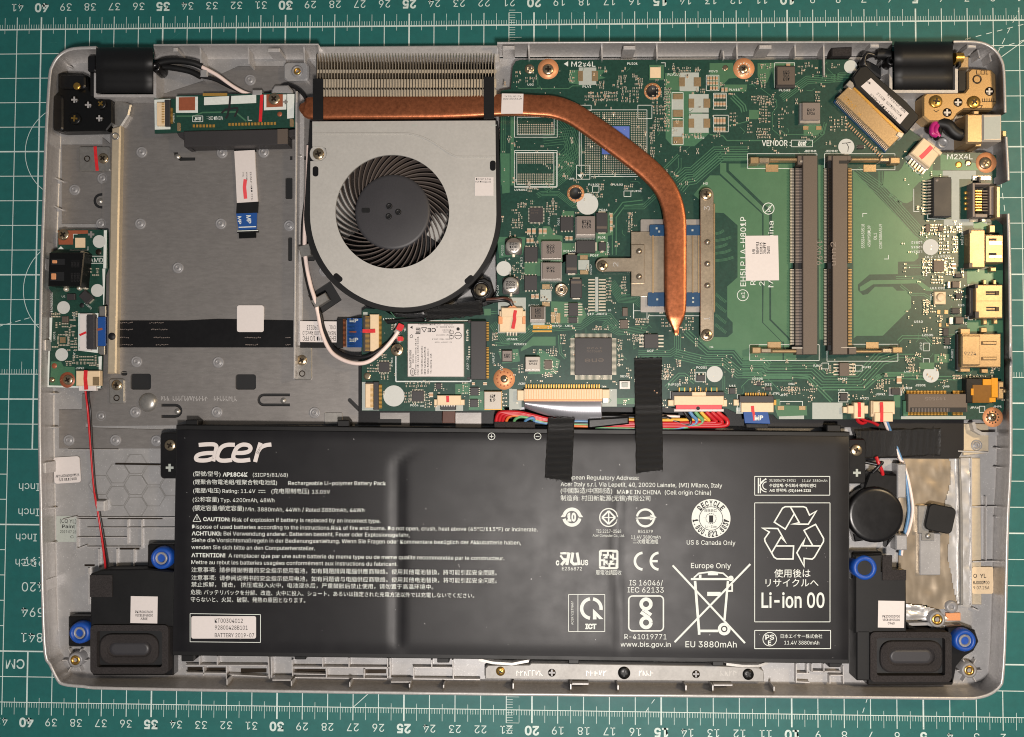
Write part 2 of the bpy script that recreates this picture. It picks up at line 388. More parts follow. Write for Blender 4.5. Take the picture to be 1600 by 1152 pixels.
# ---------------------------------------------------------------- battery pack
def btop(x): return 666 + (x - 277) * 10.5 / 1050
def bbot(x): return 1024 + (x - 270) * 13 / 1055
def sm(a, b, x):
    t = max(0, min(1, (x - a) / (b - a))); return t * t * (3 - 2 * t)
def hb(x, y):
    t = (y - btop(x)) / (bbot(x) - btop(x)); z = 10.0
    z += .55 * sm(0, .05, t) * sm(1, .93, t)
    gx1 = 621 + 60 * sm(.16, .02, t); gx2 = 966 + 4 * math.sin(t * 9) + 14 * sm(.3, .1, t)
    k = sm(.06, .2, t) * sm(1.0, .93, t)
    z -= .60 * k * math.exp(-((x - gx1) / 9) ** 2) + .48 * sm(.12, .3, t) * math.exp(-((x - gx2) / 8) ** 2)
    z += .30 * sm(.92, .97, t) * (math.exp(-((x - 623) / 9) ** 2) + math.exp(-((x - 970) / 12) ** 2))
    z += .06 * math.sin(x * .021 + 1.3) * math.sin(y * .027) + .015 * math.sin(x * .053 + y * .037)
    z -= .35 * sm(288, 277, x) + .35 * sm(1314, 1325, x)
    return z
bat = thing('battery_pack', 'flat black lithium battery pack printed with white warnings, lower middle of the laptop', 'battery', 800, 850, 3)
b = MB(); NX, NY = 150, 52; vs = []
for j in range(NY + 1):
    for i in range(NX + 1):
        t = j / NY; xl = 277 - 7 * t; xr = 1326 - 1 * t; x = xl + (xr - xl) * i / NX; y = btop(x) + 6 * (1 - t) + (bbot(x) - btop(x) - 6) * t
        vs.append(W(x, y, hb(x, y)))
b.add(vs, [(j * (NX + 1) + i, (j + 1) * (NX + 1) + i, (j + 1) * (NX + 1) + i + 1, j * (NX + 1) + i + 1) for j in range(NY) for i in range(NX)], True)
b.build('label_film', 'film', bat)
b = MB(); prism(b, [(275, 664), (1328, 675), (1327, 1037.5), (269, 1024.5)], 3.6, 9.55, .3)
for x0, y0, x1, y1 in ((290, 656, 309, 667), (527, 657, 546, 668), (1292, 664, 1314, 677), (283, 1020, 302, 1034), (460, 1022, 478, 1031), (683, 1024, 702, 1036), (888, 1030, 905, 1038), (1113, 1032, 1131, 1041), (1295, 1034, 1314, 1043)):
    prism(b, rr(x0, y0, x1, y1, 1.5), 3.6, 8.6, .3)
b.build('frame', 'black', bat)
for pts, sx, sy, hx, hy in ((rr(250, 676, 282, 748, 6), 265, 696, 265, 731), (rr(1322, 686, 1353, 756, 5), 1339, 704, 1339, 739)):
    e = prism(MB(), pts, 3.6, 7.5, .4).build('mounting_ear', 'gloss', bat)
    screw(sx, sy, 9, 7.5, e, 'screw')
    b = MB()
    for k in (0, 90): prism(b, rot(rr(hx - 6, hy - 1.8, hx + 6, hy + 1.8), hx, hy, k), 7.4, 7.56 + k * .0003)
    b.build('cross_hole', 'grey', e)
t = MB(); Z = lambda x, y: hb(x, y) + .08
fr(240, 640, .25)
for s, x0, y0, x1, y1, h, bo in (('(型號/型号)', 247, 414, 418, 416, 25, 0), ('AP18C4K', 432, 418, 588, 419, 24, .03), ('(3ICP5/81/68)', 620, 420, 838, 421, 23, .0),
    ('(鋰聚合物電池組/锂聚合物电池组)', 247, 465, 772, 469, 25, 0), ('Rechargeable Li-polymer Battery Pack', 842, 472, 1452, 473, 24, .003), ('(電壓/电压)', 247, 519, 418, 519, 25, 0), ('Rating: 11.4V', 430, 521, 636, 522, 23, .0),
    ('(充电限制电压)', 736, 523, 972, 524, 26, 0), ('13.05V', 990, 526, 1103, 526, 23, .0), ('(公称容量)', 244, 575, 408, 576, 26, 0), ('Typ. 4200mAh, 48Wh', 418, 578, 755, 580, 24, .0),
    ('(額定容量/额定容量)', 244, 629, 565, 632, 27, 0), ('Min. 3880mAh, 44Wh / Rated 3880mAh, 44Wh', 575, 636, 1317, 641, 24, .0), ('CAUTION:', 310, 697, 478, 699, 23, .022),
    ('Risk of explosion if battery is replaced by an incorrect type.', 490, 700, 1418, 708, 24, .003)): T(t, s, x0, y0, x1, y1, h, Z, bold=bo)
for pl in ([(655, 505), (698, 505)], [(655, 518), (667, 518)], [(671, 518), (683, 518)], [(687, 518), (699, 518)]): line(t, P(*pl), .8, Z)
line(t, P((271, 655), (296, 701), (246, 700)), 1.0, Z, True); line(t, P((271, 670), (271, 692)), 1.0, Z)
lg = MB()
for pl in ([(282, 222), (330, 218), (372, 218), (390, 226), (392, 242), (384, 276), (372, 324)], [(386, 272), (330, 273), (284, 282), (266, 298), (270, 314), (300, 319), (340, 316), (374, 304)],
           [(508, 221), (462, 221), (428, 234), (406, 264), (398, 296), (412, 316), (446, 320), (490, 315)], [(512, 272), (560, 271), (594, 262), (606, 242), (592, 224), (556, 220), (524, 236), (506, 266), (498, 298), (514, 316), (552, 320), (604, 314)],
           [(668, 208), (652, 262), (634, 328)], [(646, 276), (668, 240), (700, 224), (736, 219)]):
    line(lg, [tuple(p) for p in spline(P(*pl), 5)], 6.4, Z)
lg.build('brand_logo', 'white', bat)
for s, x0, y0, x1, y1, h, bo in (('Dispose of used batteries according to the instructions.Risk of fire and burns. Do not open, crush, heat above (45°C/113°F) or incinerate.', 300, 826, 840, 830.5, 6, .003),
    ('ACHTUNG:', 299.5, 836.5, 346, 837, 6, .022), ('Bei Verwendung anderer. Batterien besteht, Feuer oder Explosionsgefahr,', 349.5, 836.8, 640, 839, 6, .003),
    ('Siehe die Vorsichtsmaßregeln in der Bedienungsanleitung. Wenn Sie Fragen oder Kommentare bezüglich der Akkubatterie haben,', 299.5, 847, 814, 851, 6, .003), ('wenden Sie sich bitte an den Computerhersteller.', 299, 858, 492, 860, 6, .003),
    ('ATTENTION!', 299, 870.5, 352, 871, 6, .022), ('A remplacer que par une autre batterie de meme type ou de meme qualite recommandée par le constructeur.', 357, 871.2, 788, 875.5, 6, .003),
    ('Mettre au rebut les batteries usagées conformément aux instructions du fabricant.', 299, 881.5, 621, 884.5, 6, .003), ('注意事項:', 299, 893.5, 337, 893.8, 6.4, .0), ('請參閱說明書的安全指示使用電池，如有問題請與電腦供應商聯絡。使用其他電池替換，將可能引起安全問題。', 343, 894, 776, 898.5, 6.4, .0),
    ('注意事项:', 299, 906, 337, 906.3, 6.4, .0), ('请参阅说明书的安全指示使用电池，如有问题请与电脑供应商联络。使用其他电池替换，将可能引起安全问题。', 343, 906.5, 776, 911, 6.4, .0),
    ('禁止拆解， 撞击， 挤压或投入火中，电池浸水后，严重鼓胀后禁止使用，请勿置于高温环境中。', 299, 916.5, 677, 920.5, 6.2, .0), ('危險: バッテリパックを分解、改造、火中に投入、ショート、あるいは指定された充電方法以外では充電しないでください。', 298, 928.5, 741, 934, 6.2, .0),
    ('守らないと、火災、破裂、発熱の原因となります。', 298, 940, 477, 941.5, 6.4, .0)): text(t, s, x0, y0, x1, y1, h, Z, bold=bo)
fr(850, 720, .2)
for s, x0, y0, x1, y1, h, bo in (('European Regulatory Address:', 130, 145, 742, 150, 31, .003), ('Acer Italy s.r.l. Via Lepetit, 40, 20020 Lainate, (MI) Milano, Italy', 130, 199, 1392, 210, 32, .003), ('(中國製造/中国制造)', 130, 251, 533, 253, 35, .0),
    ('MADE IN CHINA  (Cell origin China)', 570, 260, 1305, 267, 32, .003), ('制造商: 村田新能源(无锡)有限公司', 130, 309, 830, 313, 35, .0), ('10', 182, 470, 250, 470, 58, .05), ('TIS 2217-2548', 407, 563, 603, 564, 25, .0),
    ('Acer Computer Co., Ltd.', 380, 593, 628, 596, 20, .0), ('R51379', 735, 565, 850, 565, 24, .0), ('11.4V 3880mAh', 680, 608, 910, 609, 24, .0), ('二次鋰電池組', 695, 645, 892, 646, 28, .0), ('US & Canada Only', 1115, 655, 1495, 660, 35, .0),
    ('E236872', 140, 856, 297, 857, 26, .003), ('c', 92, 815, 120, 815, 44, .04), ('US', 288, 815, 345, 815, 38, .03), ('廢電池請回收', 405, 889, 605, 891, 31, 0), ('IS 16046/', 668, 974, 928, 976, 42, .0),
    ('IEC 62133', 653, 1029, 935, 1031, 41, .0), ('R-41019771', 628, 1394, 957, 1396, 40, .0), ('www.bis.gov.in', 597, 1452, 990, 1455, 38, .003), ('ICT', 322, 1313, 410, 1313, 36, .05), ('ACER VIETNAM', 230, 1282, 230, 1100, 18, .0),
    ('Europe Only', 1148, 839, 1460, 841, 40, .003), ('EU 3880mAh', 1105, 1457, 1505, 1459, 46, .003)): T(t, s, x0, y0, x1, y1, h, Z, bold=bo)
def arc(u, v, r, a0, a1, w, n=20): line(t, [Q(u + r * math.cos(math.radians(a0 + (a1 - a0) * i / n)), v + r * math.sin(math.radians(a0 + (a1 - a0) * i / n))) for i in range(n + 1)], w * FX[2], Z)
arc(218, 441, 62, -170, -12, 26); arc(218, 441, 62, 10, 168, 26)
for s in (1, -1): sheet(t, P((218 + s * 50, 441 + (-2 if s < 0 else 2)), (218 + s * 88, 441), (218 + s * 66, 441 - 30)), Z)
arc(505, 444, 70, 0, 360, 9); line(t, P((505, 392), (557, 444), (505, 496), (453, 444)), 2.6, Z, True); line(t, P((505, 392), (505, 496)), 2.2, Z); line(t, P((453, 444), (557, 444)), 1.6, Z)
arc(792, 447, 66, 190, 350, 17); arc(792, 447, 66, 10, 170, 17); line(t, P((716, 450), (870, 437)), 1.8, Z); line(t, P((716, 450), (870, 455)), 1.8, Z); line(t, P((830, 425), (870, 442), (830, 462)), 1.8, Z)
seal = lambda r: [Q(1305 + r * math.cos(k * math.pi / 24), 452 + r * math.sin(k * math.pi / 24)) for k in range(48)]
sheet(t, seal(152), Z)
ik = MB(); Z2 = lambda x, y: hb(x, y) + .13
for s, a0, a1, up in (('RECYCLE', -137, -43, 1), ('1.800.822.8837', 172, 8, -1)):
    for i, c in enumerate(s):
        a = math.radians(a0 + (a1 - a0) * i / (len(s) - 1)); rb = 100 if up > 0 else 142; h = 40 if up > 0 else 40
        if c == '.': T(ik, '.', 1305 + 140 * math.cos(a), 452 + 140 * math.sin(a), 1305 + 140 * math.cos(a) + 7, 452 + 140 * math.sin(a), 40, Z2, bold=.03); continue
        w = 12 if up > 0 else 10; tx, ty = -math.sin(a) * up, math.cos(a) * up; bx, by = 1305 + rb * math.cos(a), 452 + rb * math.sin(a)
        T(ik, c, bx - tx * w, by - ty * w, bx + tx * w, by + ty * w, h, Z2, bold=.03)
for i in range(32):
    a = i * math.pi / 16; a2 = (i + 1) * math.pi / 16; line(ik, P((1305 + 92 * math.cos(a), 452 + 92 * math.sin(a)), (1305 + 92 * math.cos(a2), 452 + 92 * math.sin(a2))), .9, Z2)
for i in range(16):
    a = i * math.pi / 8; a2 = a + .25; line(ik, P((1305 + 40 * math.cos(a), 452 + 40 * math.sin(a)), (1305 + 40 * math.cos(a2), 452 + 40 * math.sin(a2))), .9, Z2)
sheet(ik, R(1290, 428, 1322, 484), Z2); T(ik, 'RBRC', 1255, 400, 1350, 400, 20, Z2); T(ik, 'Li-Ion', 1262, 524, 1352, 524, 18, Z2)
ik.build('seal_lettering', 'ink', bat)
# recognised component, four arrow, conformity, bin and recycling marks
for pl, w in (([(146, 722), (196, 724)], 16), ([(128, 740), (150, 770), (190, 772)], 16), ([(196, 718), (178, 815)], 24), ([(168, 775), (135, 815)], 22), ([(128, 724), (190, 724)], 16), ([(226, 718), (214, 790), (232, 808), (262, 806)], 22), ([(258, 718), (276, 815)], 22)): line(t, P(*pl), w * .2, Z)
for k in range(4):
    f = lambda u, v: ((505 + (u * (1, 0, -1, 0)[k] - v * (0, 1, 0, -1)[k])), 772 + (u * (0, 1, 0, -1)[k] + v * (1, 0, -1, 0)[k]))
    line(t, P(f(-60, -68), f(62, -68), f(68, -60), f(68, -14)), 3.2, Z); line(t, P(f(-62, -66), f(-62, -30)), 3.2, Z); line(t, P(f(-6, -64), f(-6, -34), f(-46, -34)), 3, Z); sheet(t, P(f(-8, -8), f(-44, -8), f(-8, -44)), Z)
arc(775, 785, 65, 95, 265, 20); arc(900, 785, 65, 95, 265, 20); line(t, P((840, 785), (888, 785)), 3.6, Z)
for pl in (R(192, 1045, 475, 1335), ): line(t, pl, 1, Z, True)
line(t, P((265, 1045), (265, 1335)), 1, Z); arc(370, 1155, 76, 98, 262, 26); arc(370, 1155, 76, -80, 8, 26); sheet(t, P((382, 1156), (465, 1238), (432, 1238), (410, 1215), (410, 1240), (382, 1240)), Z)
q = rr(*Q(662, 1057), *Q(933, 1330), 6); line(t, q, 2.2, Z, True)
for cy, s in ((1120, 1), (1265, -1)): arc(797, cy, 38, 0, 360, 28)
line(t, P((772, 1160), (838, 1205)), 5, Z); line(t, P((756, 1184), (822, 1228)), 5, Z)
for pl, w in (([(1005, 818), (1570, 1425)], 3), ([(1612, 808), (1020, 1418)], 3), ([(1147, 925), (1470, 925)], 3.4), ([(1180, 940), (1212, 1340), (1212, 1360)], 4), ([(1437, 940), (1410, 1245)], 3.6), ([(1215, 1330), (1360, 1330)], 4), ([(1170, 915), (1210, 880), (1310, 868), (1400, 880), (1440, 915)], 2.4), ([(1280, 885), (1360, 885)], 4), ([(1275, 1041), (1380, 1041)], 6.4), ([(1430, 970), (1470, 970), (1470, 1018), (1430, 1018)], 2.6), ([(1220, 890), (1220, 925)], 4)): line(t, P(*pl), w, Z)
arc(1408, 1315, 38, 0, 360, 24); sheet(t, [Q(1408 + 16 * math.cos(k * .5), 1315 + 16 * math.sin(k * .5)) for k in range(13)][:12], Z); sheet(t, [Q(1460 + 22 * math.cos(k * .5), 920 + 22 * math.sin(k * .5)) for k in range(12)], Z)
fr(1150, 720, .15625)
line(t, R(187, 157, 938, 345), 1.1, Z, True); line(t, R(187, 422, 940, 1612), 1.1, Z, True); line(t, R(187, 1697, 946, 1880), 1.1, Z, True)
for s, x0, y0, x1, y1, h, bo in (('XU100470-19051', 333, 210, 598, 210, 26, .0), ('11.4V  3880mAh', 660, 212, 912, 212, 24, .0), ('수입업체: 주식회사 에이티앤디', 333, 262, 800, 264, 28, .02), ('A/S 연락처: (02)1644-2225', 333, 310, 750, 312, 27, .02),
    ('使用後は', 382, 1160, 745, 1160, 66, .005), ('リサイクルへ', 295, 1255, 825, 1255, 66, .005), ('Li-ion 00', 255, 1468, 885, 1468, 145, .014), ('PS', 293, 1788, 382, 1788, 46, .02), ('E', 320, 1840, 352, 1840, 40, .02), ('日本エイサー株式会社', 447, 1772, 863, 1773, 34, .0), ('11.4V 3880mAh', 483, 1838, 832, 1839, 37, .0)): T(t, s, x0, y0, x1, y1, h, Z, bold=bo)
arc(337, 1785, 68, 0, 360, 7); arc(305, 250, 62, 90, 270, 9); arc(305, 250, 38, 90, 270, 9); line(t, P((225, 172), (225, 326)), 2.2, Z); line(t, P((245, 172), (245, 326)), 1.2, Z); line(t, P((232, 250), (300, 176)), 1.4, Z)
for k in range(3):
    f = lambda u, v: (583 + u * math.cos(k * 2.0944) - v * math.sin(k * 2.0944), 745 + u * math.sin(k * 2.0944) + v * math.cos(k * 2.0944))
    for pl in ([(-40, -285), (90, -285), (118, -275), (152, -200), (220, -240), (140, -110), (-25, -110), (50, -125), (-40, -285)], [(-40, -285), (-90, -285), (-118, -270), (-200, -130), (-90, -60), (0, -215)]):
        line(t, P(*[f(*p) for p in pl]), 2.2, Z)
FX = (0, 0, 1)
for cx in (768, 840):
    fr(cx, 682, 1); arc(0, 0, 5.3, 0, 360, 1); line(t, P((-3, 0), (3, 0)), 1, Z)
    if cx == 768: line(t, P((0, -3), (0, 3)), 1, Z)
fr(0, 0, 1); line(t, [(297, 959), (407, 960.5), (407, 1004), (297, 1003)], .9, Z, True)
t.build('printing', 'silk', bat)
t = MB(); rd = random.Random(12)
for k in range(70):
    x, y = rd.uniform(285, 1318), rd.uniform(675, 1028); r = rd.choice((.5, .5, .7, 1.1)); sheet(t, rot(rr(x - r, y - r * .5, x + r, y + r * .5), x, y, rd.uniform(0, 180)), hb(x, y) + .1)
t.build('dust_specks', 'clear', bat, kind='stuff')
lb = prism(MB(), rr(299, 963, 400, 998, 3), 10, 10.72).build('serial_sticker', 'white', bat)
i_ = MB(); fr(280, 900, .225)
for s, x0, y, x1 in (('KT00304012', 247, 325, 442), ('92800428B101', 248, 373, 475), ('BATTERY 2019-07', 247, 426, 520)): T(i_, s, x0, y, x1, y + 1, 28, 10.78)
i_.build('sticker_lettering', 'ink', lb)
fr(0, 0, 1)
# ---------------------------------------------------------------- laptop case (palm rest shell lying face down)
case = thing('laptop_case', 'opened silver grey laptop shell with raised rim lying on the green mat', 'laptop case', 800, 600, 0)
RA = [(1578, 334), (1580, 400), (1581, 470), (1582, 560), (1582, 574), (1582, 640), (1582, 704), (1580, 760), (1577, 816), (1574, 947), (1572, 1017), (1569, 1060), (1565, 1073), (1550, 1086), (1527, 1093), (1493, 1094), (1300, 1092), (740, 1087), (206, 1079), (131, 1075.5), (99, 1072), (88, 1064), (76, 1040), (68, 1022), (64, 940), (61, 780), (59, 640), (62, 440), (66, 315), (70, 200), (75, 120), (79, 103), (87, 89), (99, 79), (116, 73.5), (150, 72)]
RB = [(240, 69), (300, 68.6), (497, 68)]; RC = [(777, 65.4), (1000, 64.6), (1394, 64)]; RD = [(1490, 63), (1519, 63), (1540, 66.5), (1556, 76.5), (1566, 91), (1571, 112), (1573, 176)]; RE = [(1574.5, 214), (1577, 256), (1578, 282)]
def rimstrip(pts, lip, w, zt, zf, name='rim', wide=None):
    pts = [tuple(p) for p in spline(pts, 3)] if len(pts) > 3 else pts
    mb = MB(); n = len(pts); rows = []
    o0 = [W(x, y, zt - .6) for x, y in pts]; c = W(800, 576, 0)
    rows.append([Vector((p.x + (c.x - p.x) * .002, p.y + (c.y - p.y) * .002, .0003)) for p in o0]); rows.append(o0)
    for d, z in ((.8, zt), (lip, zt), (lip + .8, zt - .6), (lip + 2.5, zt - 2.2)): rows.append([W(x, y, z) for x, y in offs(pts, d)])
    for k in range(1, 6):
        t = k / 5; rows.append([W(x, y, zt - 2.2 + (zf - zt + 2.2) * (1 - (1 - t) ** 1.6)) for x, y in offs(pts, lip + 2.5 + (w - lip - 2.5) * t)])
    mb.add([v for r in rows for v in r], [(a * n + i, (a + 1) * n + i, (a + 1) * n + i + 1, a * n + i + 1) for a in range(len(rows) - 1) for i in range(n - 1)], True)
    for i in (0, n - 1): mb.add([r[i] for r in rows] + [Vector((rows[-1][i].x, rows[-1][i].y, .0003))], [tuple(range(len(rows) + 1))])
    o = mb.build(name, 'rim', case)
    return o
rimstrip(RA, 4.6, 26, 12.8, 2.9); rimstrip(RB, 2.2, 24, 12.6, 2.9); rimstrip(RC, 2.6, 24, 12.6, 2.9); rimstrip(RD, 4, 24, 12.6, 2.9); rimstrip(RE, 4, 20, 12.6, 2.9)
fl = RA[:-1] + [(150, 78), (150, 150), (242, 150), (242, 82)] + [(497, 82), (500, 80), (777, 80), (779, 82)] + [(1392, 80), (1392, 143), (1494, 143), (1494, 80)] + [(1540, 84), (1556, 100), (1562, 176), (1562, 214), (1566, 256), (1566, 334)]
c = MB(); prism(c, inset(ccw(fl), 9), .4, 2.9); c.build('floor_shell', 'case', case)
c = MB(); prism(c, [(496, 72), (780, 70), (780, 96), (496, 96)], .4, 7.2, .5); c.build('vent_edge', 'rim', case)
# bay plate with real openings over an added dark sheet
def uslot(x0, y0, x1, y1, w, flip=False, rot_=None):
    r = (y1 - y0) / 2; cy = (y0 + y1) / 2; ri = r - w
    o = [(x1, y0)] + [(x0 + r - r * math.sin(t), cy - r * math.cos(t)) for t in [math.pi * k / 8 for k in range(9)]] + [(x1, y1), (x1, y1 - w)]
    o += [(x0 + r - ri * math.sin(t), cy + ri * math.cos(t)) for t in [math.pi * k / 8 for k in range(9)]] + [(x1, y0 + w)]
    return [(x0 + x1 - x, y) for x, y in o] if flip else o
holes = [rr(368, 585, 400, 609, 4), rr(204, 584, 236, 609, 4), rr(446, 278, 457, 311, 2), rr(450, 371, 456.5, 408, 2), rr(469, 371, 492, 408, 2), [(481, 462), (516, 439), (534, 469), (503, 490)],
         uslot(402, 615, 453, 635, 4.4), uslot(252, 631, 285, 653, 4.5, True), [(271, 238), (274, 248), (282, 251.5), (305, 251), (305, 246), (285, 246), (279, 243), (278, 238)], rr(453, 244, 457, 250, 1), rr(471, 244, 484, 250, 1),
         rr(189, 580, 199, 587, 3), rot(rr(540, 630, 568, 636, 3), 554, 633, 45)]
bp = [(172, 225), (172, 160), (240, 152), (335, 121), (372, 104), (445, 104), (447, 95), (484, 95), (560, 190), (570, 478), (572, 662), (150, 666), (134, 662), (128, 650), (128, 616), (160, 608), (160, 215)]
c = MB(); prism(c, bp, 3.0, 3.75, 0, holes); plate = c.build('bay_plate', 'plate', case)
c = MB(); sheet(c, [(176, 200), (480, 140), (560, 480), (562, 655), (180, 655)], 3.02); c.build('bay_opening_shade', 'dark', case)  # added dark sheet; its colour stands in for shade inside the plate openings
c = MB(); prism(c, [(96, 226), (160, 226), (160, 350), (96, 350)], 2.9, 3.3, .2).build('lower_plate', 'plate', case); c = MB(); prism(c, [(92, 640), (130, 640), (134, 668), (276, 672), (276, 701), (92, 701)], 2.9, 3.25, .15); c.build('lower_plate', 'plate', case)
for x0, y0, x1, y1 in ((190, 491.5, 458, 492.4), (190, 551, 460, 551.8), (190, 582, 410, 582.8)): sheet(MB(), rr(x0, y0, x1, y1), 3.77).build('scribe_line', 'steel', case)
st = [(220, 237), (159, 278), (115, 296), (157, 349), (218, 349), (277, 418), (346, 238), (411, 237), (344, 349), (451, 352), (506, 423), (212, 565), (340, 566), (338, 644), (491, 645), (157, 650), (210, 644), (106, 688), (179, 688), (243, 689), (390, 124), (1527, 696), (1478, 658), (624, 647), (757, 647), (1150, 648)]
for x, y in st:
    z = 3.75 if 160 < x < 560 and y < 665 else 3.3
    if (x, y) == (390, 124): z = 3.75
    s = lathe(MB(), x, y, [(9.5, z - .3), (8.6, z + .35), (7.4, z + .5), (6.3, z + .3), (5.6, z + .3), (4.4, z + .75), (2, z + .8), (1.3, z + .4)], 20).build('heat_stake', 'clear', case)
lathe(MB(), 228, 629, [(15.5, 3.7), (14.5, 4.2), (12, 4.9), (8, 5.3), (3, 5.45), (.1, 5.46)], 24, cap=False).build('pressed_dome', 'steel', case)
# rails at both sides of the drive bay
c = MB(); prism(c, [(174, 200), (188, 196), (188, 206), (184, 420), (181, 584), (167, 584), (170, 420)], 3.7, 6.6, .5); c.build('bay_rail', 'beige', case)
c = MB(); prism(c, [(178, 158), (184, 155), (205, 163), (201, 180), (190, 197), (188, 212), (175, 212), (175, 180)], 3.7, 5.6, .5); c.build('bay_rail', 'steel', case)
lathe(MB(), 180, 213, [(6, 6.4), (6, 7), (4, 7), (3.4, 6)], 18).build('rail_eyelet', 'steel', case)
c = MB(); prism(c, [(461, 142), (464.5, 142), (461, 592), (457.5, 592)], 3.7, 8.4, .3); prism(c, [(464.5, 146), (476, 146), (472, 540), (461, 540)], 3.7, 4.3, .1); c.build('bay_rail', 'rim', case)
for poly, sx, sy, hx, hy in ((rr(459, 541, 487, 594, 4), 471, 563, 472, 584), (rr(170, 592, 194, 631, 4), 181, 602, 182, 622), (rr(123, 229, 172, 267, 3), 160, 247, 136, 248)):
    t_ = prism(MB(), poly, 3.3, 4.6, .3).build('rail_foot', 'steel', case)
    screw(sx, sy, 8.2, 4.6, t_, name='screw'); lathe(MB(), hx, hy, [(5, 4.55), (5, 4.75), (3.6, 4.75), (3.2, 4.3)], 16).build('dowel', 'screwd', t_)
c = MB(); line(c, [(148.5, 229), (150, 248), (152, 267)], 5, 4.64); c.build('marker_stripe', 'red', case)
u = MB(); prism(u, uslot(146, 302, 168, 326, 4), 3.3, 3.36); u.build('clip_slot', 'dark', case); lathe(MB(), 155, 314, [(5, 3.3), (3.5, 3.9), (.1, 4.1)], 14, cap=False).build('latch_dimple', 'steel', case)
for p in ([(466, 385), (484, 380), (486, 398), (470, 402)], [(485, 470), (508, 457), (514, 468), (493, 481)]):
    c = MB(); prism(c, p, 3.7, 7.2, .3); c.build('cable_clip', 'steel', case)
for x, y in ((276, 244), (470, 243), (276, 643), (442, 626)): lathe(MB(), x, y, [(5, 3.7), (3.5, 4.2), (.1, 4.4)], 14, cap=False).build('latch_dimple', 'steel', case)
c = MB(); prism(c, rr(507, 645, 535, 663, 2), 3.75, 4.1, .1); c.build('pressed_pad', 'steel', case)
# stamped marks on the plate (raised strokes, too worn to read)
c = MB(); rnd = random.Random(3)
for i in range(26):
    x = 252 + i * 4.6
    if rnd.random() < .15: continue
    line(c, [(x, 619), (x, 627)], 1, 3.8); line(c, [(x, 619 + rnd.choice((0, 4, 8))), (x + 3, 619 + rnd.choice((0, 4, 8)))], 1, 3.8)
c.build('stamped_marks', 'rim', case)
# plastic detail: ribs, clips, honeycomb
def rib(pts, w=1.6, z0=2.8, z1=5.2, mt='rim', name='rib'): slab(MB(), pts, w, z0, z1).build(name, mt, case)
fr(290, 1000, .2875)
for pl in ([(0, 138), (440, 140)], [(585, 148), (1110, 152)], [(1235, 150), (1452, 152)], [(75, 90), (75, 136)], [(172, 90), (172, 136)], [(450, 92), (455, 210)], [(465, 92), (468, 205)], [(578, 110), (582, 205)], [(745, 96), (745, 148)], [(888, 98), (888, 148)], [(1098, 100), (1098, 215)], [(1112, 100), (1112, 210)],
           [(0, 180), (218, 182)], [(230, 190), (440, 200)], [(590, 185), (760, 188)], [(590, 205), (1100, 212)], [(765, 150), (765, 205)], [(970, 160), (970, 208)], [(1240, 150), (1240, 215)], [(1338, 110), (1338, 150)], [(1452, 110), (1455, 215)], [(1240, 212), (1600, 216)], [(98, 145), (98, 195)], [(222, 140), (222, 215)]): rib(P(*pl))
for p in ([(225, 215), (225, 270)], [(575, 225), (575, 275)], [(892, 230), (892, 280)], [(1217, 240), (1217, 285)], [(1402, 245), (1402, 290)]): rib(P(*p), 1.8, 3, 9.5)
for x0, y0, x1, y1 in ((300, 155, 440, 178), (590, 158, 760, 180), (965, 160, 1090, 182), (10, 148, 92, 168), (108, 150, 218, 170)):
    sheet(MB(), R(x0, y0, x1, y1), 3.02).build('clip_slot', 'screwd', case)
for x0, y0, x1, y1 in ((470, 215, 572, 224), (1115, 225, 1225, 234)): prism(MB(), R(x0, y0, x1, y1, 2), 3, 8, .2).build('snap_tab', 'rim', case)
fr(740, 1000, .375)
for pl in ([(1345, 100), (1345, 178)], [(1345, 140), (1400, 140)], [(1390, 100), (1390, 138)], [(1410, 100), (1410, 135)], [(1460, 100), (1460, 138)], [(1410, 132), (1530, 134)], [(1485, 148), (1540, 148)], [(1485, 148), (1485, 182)], [(1345, 175), (1400, 178)], [(1540, 110), (1542, 182)]): rib(P(*pl))
for p in ([(165, 182), (165, 225)], [(405, 185), (405, 228)], [(602, 190), (602, 232)], [(885, 190), (885, 235)], [(997, 190), (997, 236)], [(1252, 195), (1252, 240)]): rib(P(*p), 1.8, 3, 9.5)
for x0, y0, x1, y1 in ((410, 180, 480, 188), (1000, 185, 1080, 193)): prism(MB(), R(x0, y0, x1, y1, 2), 3, 8, .2).build('snap_tab', 'rim', case)
fr(0, 0, 1)
for x, y0, y1 in ((313, 75, 98), (388, 72, 100), (475, 72, 98), (826, 68, 92), (940, 68, 92), (1026, 68, 92), (1151, 66, 92), (1130, 80, 92), (1242, 66, 88), (1287, 66, 118)): rib([(x, y0), (x + 1, y1)], 2.2, 2.8, 9.5)
for x0, x1, y in ((270, 277, 74), (418, 437, 75), (785, 804, 71), (974, 993, 71), (1186, 1206, 70), (1360, 1374, 68), (1512, 1526, 69)): prism(MB(), rr(x0, y, x1, y + 6, 1), 3, 11, .3).build('snap_tab', 'rim', case)
for x, y in ((1528, 90), (1546, 96)): rib([(x, y - 12), (x + 3, y)], 2.2, 2.8, 8)
for y in (215, 385, 412, 539, 731, 915): prism(MB(), rr(72 - 6 * (y > 380), y - 8, 77 - 6 * (y > 380), y + 9, 1), 3, 10, .3).build('snap_tab', 'rim', case)
for pts in ([(79, 275), (96, 283)], [(78, 319), (94, 327)], [(72, 615), (88, 615)], [(72, 668), (88, 668)], [(64, 796), (86, 794)], [(64, 851), (86, 848)], [(95, 97), (112, 105)]): rib(pts, 2.2, 2.8, 5)
c = MB()
def hexe(cx, cy, r): 
    return [(cx + r * math.cos(k * math.pi / 3), cy + r * .95 * math.sin(k * math.pi / 3)) for k in range(6)]
